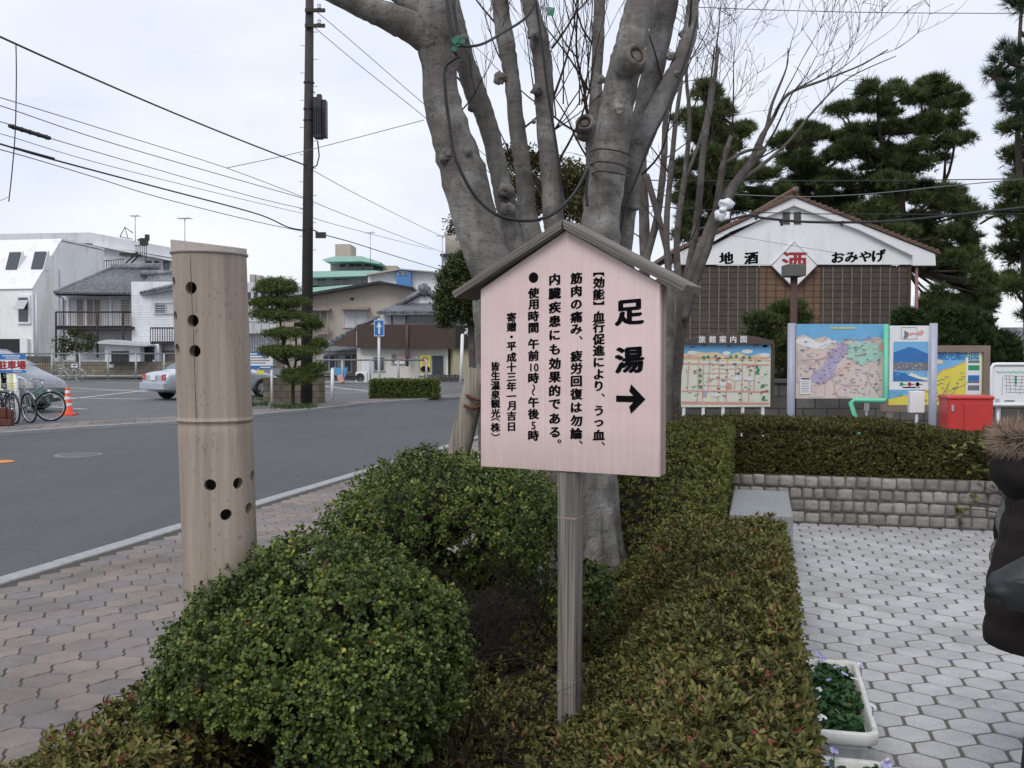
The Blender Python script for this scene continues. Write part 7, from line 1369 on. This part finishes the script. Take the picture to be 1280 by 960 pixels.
for k in range(6): B.rect(mb, .77, .12+k*.135, .92, .20+k*.135, 0, .004)
mb.build('side_print', M['yellow'], bd)
t0 = thing('rusty_block', 'rust brown metal weight lying at the foot of the parking sign', 'weight', P(7, 533, 21.4)); fr = yawfr(Vector((P(7, 533, 21.4).x, 21.4, ZF)), 14); mb = MB(); mb.bx(-.17, .15, -.14, .14, 0, .16, fr); mb.bx(-.11, .04, -.12, .12, .16, .40, fr); mb.bx(.05, .15, -.1, .1, .16, .34, fr); mb.build('block', M['rust'], t0, bevel=.025)
p = G(85, 519, ZF); t0 = thing('traffic_cone', 'orange traffic cone with white bands on the parking lot', 'traffic cone', p); fr = Fr(p); h_ = .70; mb = MB(); mb.box((0, 0, .02), (.36, .36, .04), fr); mb.lathe([(.17, .04), (.15, .055), (.13, .06), (.05, h_*.94), (.042, h_), (.02, h_+.005), (0, h_)], 20, fr); mb.build('cone', M['coneorange'], t0)
for i, z in enumerate((.24, .40, .56)): mb = MB(); r = lambda z: .13-(.08)*(z-.06)/(h_*.94-.06)+.004; mb.lathe([(r(z), z), (r(z+.07), z+.07)], 20, fr); mb.build('band', M['white'], t0)

# ================================================================== VEHICLES
def car(name, label, cat, loc, yaw, secs, paint, wheels, wr, side_windows, front_rear, extras):
    root = thing(name, label, cat, (0, 0, 0)); mb = MB(); rings = []
    for x, zb_, zbelt, zt, wb_, wbelt, wt in secs:
        half = [(wb_*.55, zb_), (wb_*.92, zb_+.03), (wb_, zb_+.16), (wbelt*1.01, (zb_+zbelt)/2+.05), (wbelt, zbelt-.06), (wbelt*.97, zbelt), (wt+.03*(zt-zbelt > .2), max(zbelt+.005, zt-.10)), (wt*.93, zt-.025), (wt*.6, zt)]
        rings.append([(x, y, z) for y, z in half]+[(x, -y, z) for y, z in half[::-1]])
    n = len(rings[0]); mb.add([p for r_ in rings for p in r_], [[i*n+k, i*n+(k+1) % n, (i+1)*n+(k+1) % n, (i+1)*n+k] for i in range(len(rings)-1) for k in range(n)], 0, True); mb.add(rings[0], [list(range(n))]); mb.add(rings[-1], [list(range(n))[::-1]]); b_ = mb.build('body', M[paint], root)
    m_ = b_.modifiers.new('smooth', 'SUBSURF'); m_.levels = 1; m_.render_levels = 2
    for pts in side_windows:
        for s_ in (1, -1):
            mb = MB(); mb.prism([(x, s_*y, z) for x, y, z in pts], (0, -s_*.05, 0)); mb.build('window', M['glass'], root)
    for pts in front_rear: mb = MB(); mb.prism(pts, (0, 0, -.02)); mb.build('windscreen', M['glass'], root)
    for x, y in wheels:
        for s_ in (1, -1):
            wf = Fr((x, s_*y, wr), (1, 0, 0), (0, 0, 1), (0, s_*1.0, 0)); mb = MB(); mb.lathe([(wr*.62, .0), (wr*.66, .02), (wr*.92, .02), (wr, -.01), (wr, -.17), (wr*.9, -.2), (wr*.6, -.2)], 26, wf); w_ = mb.build('wheel', M['tyre'], root); mb = MB(); mb.lathe([(wr*.64, .005), (wr*.6, .012), (wr*.56, -.01)], 24, wf)
            for k in range(6): a = 2*math.pi*k/6; c, q = math.cos(a), math.sin(a); mb.poly([wf(c*.02-q*.04, q*.02+c*.04, .012), wf(c*wr*.6-q*.022, q*wr*.6+c*.022, .004), wf(c*wr*.6+q*.022, q*wr*.6-c*.022, .004), wf(c*.02+q*.04, q*.02-c*.04, .012)])
            mb.disc(wf(0, 0, .014), .06, wf.x, wf.y, 14); mb.build('rim', M['rim'], w_)
            mb = MB(); mb.lathe([(wr*1.02, .022), (wr*1.16, .024), (wr*1.17, -.02)], 20, Fr((x, s_*(y+.012), wr), (1, 0, 0), (0, 0, 1), (0, s_*1.0, 0)), 0, True, R(-8), R(188)); mb.disc((x, s_*(y-.10), wr+.02), wr*1.12, (1, 0, 0), (0, 0, 1), 24); mb.build('wheel_arch', M['bumper'], root)
    for nm, mat, fn in extras: mb = MB(); fn(mb); mb.build(nm, M[mat], root, bevel=.012)
    root.location = loc; root.rotation_euler = (0, 0, R(yaw)); return root
W_ = .84
van = [(-2.25, .34, .9, 1.45, .74, .76, .60), (-2.2, .26, .95, 1.66, .80, .82, .66), (-1.6, .22, .98, 1.76, W_, W_, .70), (-.4, .22, .98, 1.79, W_, W_, .71), (.45, .22, 1.0, 1.74, W_, W_, .69), (.95, .22, 1.02, 1.53, W_, W_, .66), (1.45, .22, 1.04, 1.22, W_, W_, .68), (1.62, .22, 1.04, 1.10, W_, W_, .72), (2.0, .22, .90, .96, .83, .82, .70), (2.2, .26, .76, .80, .78, .77, .64), (2.28, .34, .62, .64, .70, .69, .58)]
vx = P(76, 500, 26.2)
car('parked_van', 'grey minivan parked behind the bicycles, only its front half in view', 'van', (vx.x-2.5, 26.5, ZF), -3, van, 'vanpaint', [(1.42, .86), (-1.4, .86)], .315,
    [[(-1.9, .80, 1.05), (-.75, .835, 1.05), (-.75, .745, 1.62), (-1.75, .74, 1.6)], [(-.68, .84, 1.05), (.2, .84, 1.06), (.2, .75, 1.62), (-.68, .75, 1.63)], [(.27, .84, 1.06), (1.35, .835, 1.08), (.85, .77, 1.42), (.40, .75, 1.60), (.27, .75, 1.61)]],
    [[(.62, -.62, 1.665), (.62, .62, 1.665), (1.42, .70, 1.235), (1.42, -.70, 1.235)]],
    [('headlight', 'lamp', lambda mb: [mb.prism([(1.80, s_*.865, .66), (2.16, s_*.83, .64), (2.12, s_*.83, .80), (1.80, s_*.865, .86)], (0, -s_*.05, 0)) for s_ in (1, -1)]), ('bumper', 'bumper', lambda mb: (mb.bx(2.02, 2.31, -.76, .76, .30, .52), mb.bx(1.9, 2.1, .74, .83, .3, .5), mb.bx(1.9, 2.1, -.83, -.74, .3, .5))), ('mirror', 'vanpaint', lambda mb: [mb.box((1.02, s_*.93, 1.13), (.14, .2, .17)) for s_ in (1, -1)]), ('door_handle', 'bumper', lambda mb: [mb.box((.0, s_*.855, .93), (.2, .03, .04)) for s_ in (1, -1)]), ('side_moulding', 'bumper', lambda mb: [mb.box((-.1, s_*.862, .56), (1.9, .02, .05)) for s_ in (1, -1)]), ('door_seam', 'bumper', lambda mb: [mb.box((x_, s_*.852, .66), (.012, .012, .7)) for s_ in (1, -1) for x_ in (.24, 1.22)]), ('number_plate', 'white', lambda mb: mb.bx(2.31, 2.32, -.17, .17, .38, .5))])
W_ = .85
sed = [(-2.27, .38, .78, .83, .70, .72, .60), (-2.2, .28, .88, .93, .79, .80, .68), (-1.75, .22, .92, .97, W_, W_, .70), (-1.5, .21, .93, 1.01, W_, W_, .70), (-1.0, .21, .94, 1.30, W_, W_, .60), (-.55, .21, .94, 1.41, W_, W_, .62), (.2, .21, .93, 1.42, W_, W_, .62), (.6, .21, .92, 1.33, W_, W_, .62), (1.1, .21, .90, 1.03, W_, W_, .68), (1.3, .21, .89, .95, W_, W_, .72), (1.9, .22, .78, .83, .82, .81, .68), (2.2, .28, .66, .70, .76, .75, .6), (2.28, .36, .55, .58, .68, .66, .54)]
sp_ = G(257, 499, ZF); hd_ = 49
car('parked_sedan', 'silver sedan half hidden behind the bamboo post', 'car', (sp_.x, sp_.y+1.0, ZF), hd_, sed, 'sedanpaint', [(1.38, .865), (-1.35, .865)], .31,
    [[(-1.25, .80, .99), (-.35, .845, .97), (-.35, .68, 1.33), (-.85, .66, 1.30)], [(-.28, .845, .97), (.95, .84, .965), (.5, .69, 1.28), (.15, .68, 1.34), (-.28, .68, 1.34)]], [[(-1.05, -.56, 1.285), (-1.05, .56, 1.285), (-1.52, .64, 1.03), (-1.52, -.64, 1.03)], [(.66, -.58, 1.315), (.66, .58, 1.315), (1.12, .66, 1.04), (1.12, -.66, 1.04)]],
    [('tail_light', 'redlens', lambda mb: [mb.prism([(-2.25, s_*.50, .66), (-2.25, s_*.74, .66), (-2.23, s_*.74, .86), (-2.24, s_*.50, .85)], (-.03, 0, 0)) for s_ in (1, -1)]), ('number_plate', 'white', lambda mb: mb.bx(-2.315, -2.29, -.17, .17, .66, .82)), ('rear_bumper', 'sedanpaint', lambda mb: mb.bx(-2.36, -2.1, -.76, .76, .36, .58)), ('mirror', 'sedanpaint', lambda mb: [mb.box((.75, s_*.92, 1.0), (.12, .18, .13)) for s_ in (1, -1)]), ('headlight', 'lamp', lambda mb: [mb.prism([(1.95, s_*.80, .56), (2.22, s_*.72, .55), (2.2, s_*.72, .66), (1.95, s_*.80, .70)], (0, -s_*.05, 0)) for s_ in (1, -1)])])
def bicycle(label, px, py, Y, yaw, paint, lean=4):
    root = thing('bicycle', label, 'bicycle', (0, 0, 0), 'bicycles parked by the sign'); r = .325
    def wheel(cx, turn=0):
        wf = Fr((cx, 0, r), (math.cos(turn), math.sin(turn), 0), (0, 0, 1), (-math.sin(turn), math.cos(turn), 0)); mb = MB(); mb.tube([wf(r*math.cos(a), r*math.sin(a)) for a in [2*math.pi*k/30 for k in range(31)]], .019, 6, 0, False); w_ = mb.build('wheel', M['tyre'], root); mb = MB(); mb.tube([wf((r-.028)*math.cos(a), (r-.028)*math.sin(a)) for a in [2*math.pi*k/30 for k in range(31)]], .011, 5, 0, False)
        for k in range(18): a = 2*math.pi*k/18; mb.tube([wf(.02*math.cos(a+1), .02*math.sin(a+1), .02*(-1)**k), wf((r-.03)*math.cos(a), (r-.03)*math.sin(a))], .0022, 3, 0, False)
        mb.tube([wf(0, 0, -.04), wf(0, 0, .04)], .022, 8); mb.build('rim', M['chrome'], w_)
        mb = MB(); mb.tube([wf((r+.035)*math.cos(a), (r+.035)*math.sin(a)) for a in [R(35)+R(140)*k/12 for k in range(13)]], .02, 5, 0, False); mb.build('mudguard', M[paint], root)
    wheel(.54, R(8)); wheel(-.54); mb = MB(); bb = (-.08, 0, .28); hd1 = (.36, 0, .78); hd0 = (.40, 0, .62); st = (-.22, 0, .72)
    for a, b_, q in ((bb, st, .017), (bb, hd0, .02), (hd0, hd1, .02), ((-.14, 0, .48), hd1, .017), (bb, (-.54, .06, r), .011), (bb, (-.54, -.06, r), .011), (st, (-.54, .06, r), .009), (st, (-.54, -.06, r), .009), (hd0, (.47, .05, .55), .014), (hd0, (.47, -.05, .55), .014), ((.47, .05, .55), (.54, .05, r), .012), ((.47, -.05, .55), (.54, -.05, r), .012)): mb.tube([a, b_], q, 7)
    mb.build('frame', M[paint], root); mb = MB(); mb.tube([st, (-.25, 0, .84)], .013, 6); mb.ball((-.27, 0, .87), (.13, .08, .035), 12, 7); mb.build('saddle', M['black'], root); mb = MB(); mb.tube([hd1, (.34, 0, .93)], .014, 6); mb.tube([(.18, .29, .95), (.30, .26, .98), (.36, .1, .94), (.34, 0, .93), (.36, -.1, .94), (.30, -.26, .98), (.18, -.29, .95)], .012, 6); mb.build('handlebar', M['chrome'], root)
    mb = MB()
    for z in (.72, .78, .84, .90):
        s_ = .11+.05*(z-.72)/.18; q = [(.42, -s_, z), (.42+2*s_, -s_, z), (.42+2*s_, s_, z), (.42, s_, z), (.42, -s_, z)]; mb.tube(q, .005, 4, 0, False)
    for k in range(6): mb.tube([(.42+.04*k, -.11, .72), (.42+.055*k, -.16, .90)], .004, 3); mb.tube([(.42+.04*k, .11, .72), (.42+.055*k, .16, .90)], .004, 3)
    mb.build('basket', M['galv'], root); mb = MB(); mb.lathe([(.09, -.005), (.09, .005)], 18, Fr(bb, (1, 0, 0), (0, 0, 1), (0, -1, 0))); mb.tube([(bb[0], .07, bb[2]), (bb[0]+.1, .07, bb[2]-.12)], .009, 5); mb.tube([(bb[0], -.07, bb[2]), (bb[0]-.1, -.07, bb[2]+.12)], .009, 5); mb.box((bb[0]+.1, .11, bb[2]-.12), (.09, .08, .02)); mb.box((bb[0]-.1, -.11, bb[2]+.12), (.09, .08, .02)); mb.build('crank', M['chrome'], root)
    mb = MB(); mb.box((-.62, 0, .52), (.03, .05, .06)); mb.build('reflector', M['redlens'], root); mb = MB(); mb.ball((.50, 0, .68), (.06, .045, .045), 10, 6); mb.build('lamp', M['chrome'], root); mb = MB(); mb.tube([(-.35, .06, .3), (-.5, .16, .01)], .01, 5); mb.build('kickstand', M['chrome'], root)
    c = P(px, py, Y); yw = R(yaw); root.rotation_euler = (R(lean), 0, yw); root.location = (c.x-.54*math.cos(yw), Y-.54*math.sin(yw), ZF+.005); return root
bicycle('green framed bicycle standing nearest the orange cone', 62.5, 507, 22.9, 4, 'bikegreen', -5); bicycle('silver bicycle in the middle of the three by the sign', 37.5, 510, 22.3, -44, 'bikesilver', 4); bicycle('dark bicycle right behind the leaning sign pole', 17.5, 511, 22.0, -47, 'bikedark', 4)
for lab, px in (('silver bicycle parked by the mossy wall behind the fence', 67),): b2 = bicycle(lab, px+8, 464, 54, 175, 'bikesilver', 3); del b2['group']; b2.location.z = ZF

# ================================================================== PERSON at the edge of the plaza
def person():
    Y = 3.12; px0 = P(1285, 700, Y).x; root = thing('person', 'person in a black quilted coat with a fur trimmed hood, carrying a black bag', 'person', (px0+.095, Y, 0)); c = Vector((px0+.095, Y, 0)); f = Vector((.98, -.20, 0)).normalized(); l = Vector((-f.y, f.x, 0)); fr = Fr(c, f, l, (0, 0, 1))
    # one continuous body grown round a skeleton
    J = {'pel': (0, 0, .78, .12), 'sp': (.02, 0, .93, .115), 'ch': (.06, 0, 1.08, .125), 'nk': (.10, 0, 1.235, .052), 'hd0': (.135, 0, 1.31, .07), 'hd1': (.15, 0, 1.39, .088), 'hd2': (.14, 0, 1.455, .065)}
    E = [('pel', 'sp'), ('sp', 'ch'), ('ch', 'nk'), ('nk', 'hd0'), ('hd0', 'hd1'), ('hd1', 'hd2')]
    for s_, n_ in ((1, 'l'), (-1, 'r')):
        J.update({n_+'sh': (.05, s_*.16, 1.14, .058), n_+'el': (-.05, s_*.225, .915, .043), n_+'wr': (.22, s_*.15, .84, .03), n_+'pa': (.28, s_*.13, .845, .036), n_+'hip': (0, s_*.085, .73, .088), n_+'kn': (.02+.05*s_, s_*.09, .42, .06), n_+'an': (-.02+.05*s_, s_*.09, .08, .04), n_+'he': (-.02+.05*s_, s_*.09, .045, .04), n_+'to': (.15+.05*s_, s_*.10, .035, .036)})
        E += [('ch', n_+'sh'), (n_+'sh', n_+'el'), (n_+'el', n_+'wr'), (n_+'wr', n_+'pa'), ('pel', n_+'hip'), (n_+'hip', n_+'kn'), (n_+'kn', n_+'an'), (n_+'an', n_+'he'), (n_+'he', n_+'to')]
        for k in range(5):
            o = (k-1.5)*.019; th = k == 4; a, b_, d = ('%sf%da' % (n_, k), '%sf%db' % (n_, k), '%sf%dc' % (n_, k)); ln_ = (.07, .078, .074, .06, .045)[k]
            if th: J.update({a: (.265, s_*.10, .86, .011), b_: (.295, s_*.085, .858, .0095), d: (.318, s_*.085, .84, .0085)})
            else: J.update({a: (.32, s_*(.13+o), .845-abs(o)*.1, .010), b_: (.32+ln_*.5, s_*(.13+o), .825, .009), d: (.315+ln_*.6, s_*(.13+o), .79, .008)})
            E += [(n_+'pa', a), (a, b_), (b_, d)]
    keys = list(J); me = bpy.data.meshes.new('body'); me.from_pydata([tuple(fr(*J[k][:3])-c) for k in keys], [(keys.index(a), keys.index(b_)) for a, b_ in E], []); o = link_mesh('body', me, M['skin'], root); sk = o.modifiers.new('skin', 'SKIN'); sk.use_smooth_shade = True; lay = me.skin_vertices[0].data if len(me.skin_vertices) else None
    if lay is None:
        bpy.context.view_layer.objects.active = o; bpy.ops.mesh.customdata_skin_add(); lay = me.skin_vertices[0].data
    for i, k in enumerate(keys): lay[i].radius = (J[k][3], J[k][3]); lay[i].use_root = k == 'pel'
    ss = o.modifiers.new('smooth', 'SUBSURF'); ss.levels = 1; ss.render_levels = 2
    # face
    mb = MB(); h = fr(.15, 0, 1.395)
    mb.add([fr(.225, -.013, 1.375), fr(.225, .013, 1.375), fr(.247, 0, 1.370), fr(.228, 0, 1.405)], [[0, 1, 2], [1, 3, 2], [3, 0, 2]], 0, True)
    for s_ in (1, -1): mb.ball(fr(.226, s_*.034, 1.402), (.012, .014, .009), 8, 6, 1); mb.ball(fr(.145, s_*.09, 1.392), (.02, .012, .032), 8, 6, 0)
    mb.ball(fr(.232, 0, 1.345), (.010, .026, .008), 8, 6, 2); mb.build('face', [M['skin'], M['ink'], M['lip']], root)
    mb = MB(); mb.ball(fr(.118, 0, 1.415), (.108, .104, .10), 18, 12, 0, .12, 3); mb.ball(fr(.07, 0, 1.35), (.075, .09, .10), 14, 9, 0, .15, 5); mb.build('hair', M['hair'], root)
    # coat: oval loft in soft quilted rolls, then sleeves
    mb = MB(); rings = []; zs = [.60, .605, .64]+[.66+k*.02 for k in range(28)]+[1.22, 1.245]; n = 30
    for z in zs:
        t_ = (z-.6)/.64; fwd = .02+.075*max(0, t_-.3); dx = .235-.05*t_ if t_ < .75 else .195-.12*(t_-.75)/.25; dy = .225-.01*t_ if t_ < .8 else .215-.12*(t_-.8)/.2
        q = 1+.035*(abs(math.sin(z*math.pi/.085))**.6-.6) if .62 < z < 1.2 else .99
        if z == .60: q = .9
        for k in range(n):
            a = 2*math.pi*k/n; rings.append(fr(fwd+dx*q*math.cos(a)*(1+.02*mnoise.noise(Vector((a*1.5, z*6, 0)))), dy*q*math.sin(a), z))
    mb.add(rings, [[j*n+k, j*n+(k+1) % n, (j+1)*n+(k+1) % n, (j+1)*n+k] for j in range(len(zs)-1) for k in range(n)], 0, True)
    for s_ in (1, -1):
        a, r_ = catmull([fr(.06, s_*.13, 1.17), fr(.05, s_*.21, 1.10), fr(-.06, s_*.25, .92), fr(.06, s_*.22, .84), fr(.235, s_*.15, .84)], [.078, .078, .068, .062, .052], 10); r_ = [q*(.97+.07*abs(math.sin(i*.8))+.06*mnoise.noise(Vector((i*.9, s_, 3)))) for i, q in enumerate(r_)]; mb.tube(a, r_, 16)
    mb.build('coat', M['coat'], root); mb = MB()
    for s_ in (1, -1): a, r_ = catmull([fr(0, s_*.085, .74), fr(.02+.05*s_, s_*.09, .42), fr(-.02+.05*s_, s_*.09, .09)], [.105, .078, .062], 6); mb.tube(a, r_, 14)
    mb.build('trousers', M['trouser'], root); mb = MB()
    for s_ in (1, -1): mb.ball(fr(.06+.05*s_, s_*.095, .05), (.14, .055, .05), 14, 8); mb.tube([fr(-.02+.05*s_, s_*.09, .04), fr(-.02+.05*s_, s_*.09, .14)], .058, 12)
    mb.build('shoe', M['bag'], root)
    # hood lying on the back, edged with fur
    mb = MB(); mb.ball(fr(-.045, 0, 1.165), (.145, .175, .135), 24, 16, 0, .12, 7); hood = mb.build('hood', M['coat'], root); ps, ds = [], []
    for k in range(15000):
        a = random.uniform(0, 6.28); b_ = random.uniform(0, 6.28); rr = .055; ctr = fr(-.035+.125*math.cos(a), .155*math.sin(a), 1.27+.02*math.cos(a)); rad = (fr(.2*math.cos(a), .24*math.sin(a), 1.265)-fr(.0, 0, 1.265)).normalized(); d = rad*math.cos(b_)+Vector((0, 0, 1))*math.sin(b_); ps.append(tuple(ctr+d*rr*.6)); ds.append(tuple(d+Vector((random.gauss(0, .45), random.gauss(0, .45), random.gauss(0, .35)-.15))))
    L_ = RNG.uniform(.018, .048, len(ps)); leaf_obj('fur_trim', np.array(ps), np.array(ds), RNG.normal(0, 1, (len(ps), 3)), L_, L_*.04, np.clip(RNG.normal(.5, .28, len(ps)), 0, 1), LEAF_TRI, M['furm'], hood)
    return fr
pf_ = person()
bc = P(1302, 720, 2.86); t0 = thing('handbag', 'black leather bag hanging at the back of the person in the coat', 'bag', bc); mb = MB(); k0 = len(mb.v); mb.ball((0, 0, 0), 1.0, 40, 24)
def bagv(v):
    x, y, z = v; q = 1+.10*mnoise.noise(Vector((x*2.4, y*2.4, z*2.4)))+.05*mnoise.noise(Vector((x*6, y*6, z*6))); z2 = z*(.092 if z > 0 else .105)*(1-.25*abs(x)); return tuple(bc+Vector((x*.155*q, y*.075*q, z2*q+.035*x-.02*(1-x*x)*(z > .3))))
mb.v = [bagv(v) for v in mb.v]; mb.build('bag_body', M['bag'], t0)
mb = MB(); a_, r_ = catmull([bc+Vector((-.03, .0, .07)), bc+Vector((.0, .05, .22)), pf_(.04, -.235, 1.12), pf_(.07, -.20, 1.235), pf_(.10, -.24, 1.05), bc+Vector((.10, .02, .08))], [.008]*6, 6); mb.tube(a_, r_, 8); mb.build('strap', M['bag'], t0)
t0 = thing('knitted_bag', 'mottled knitted bag with grey cloth beside the black bag', 'bag', P(1256, 700, 3.2)); mb = MB(); mb.ball(P(1257, 697, 3.22), (.036, .08, .06), 36, 26, 0, .22, 4); mb.build('bag_body', M['knit'], t0); mb = MB(); mb.ball(P(1260, 655, 3.24), (.028, .05, .08), 36, 26, 0, .25, 6); mb.build('cloth', M['greycloth'], t0)
print('objects', len(bpy.data.objects))
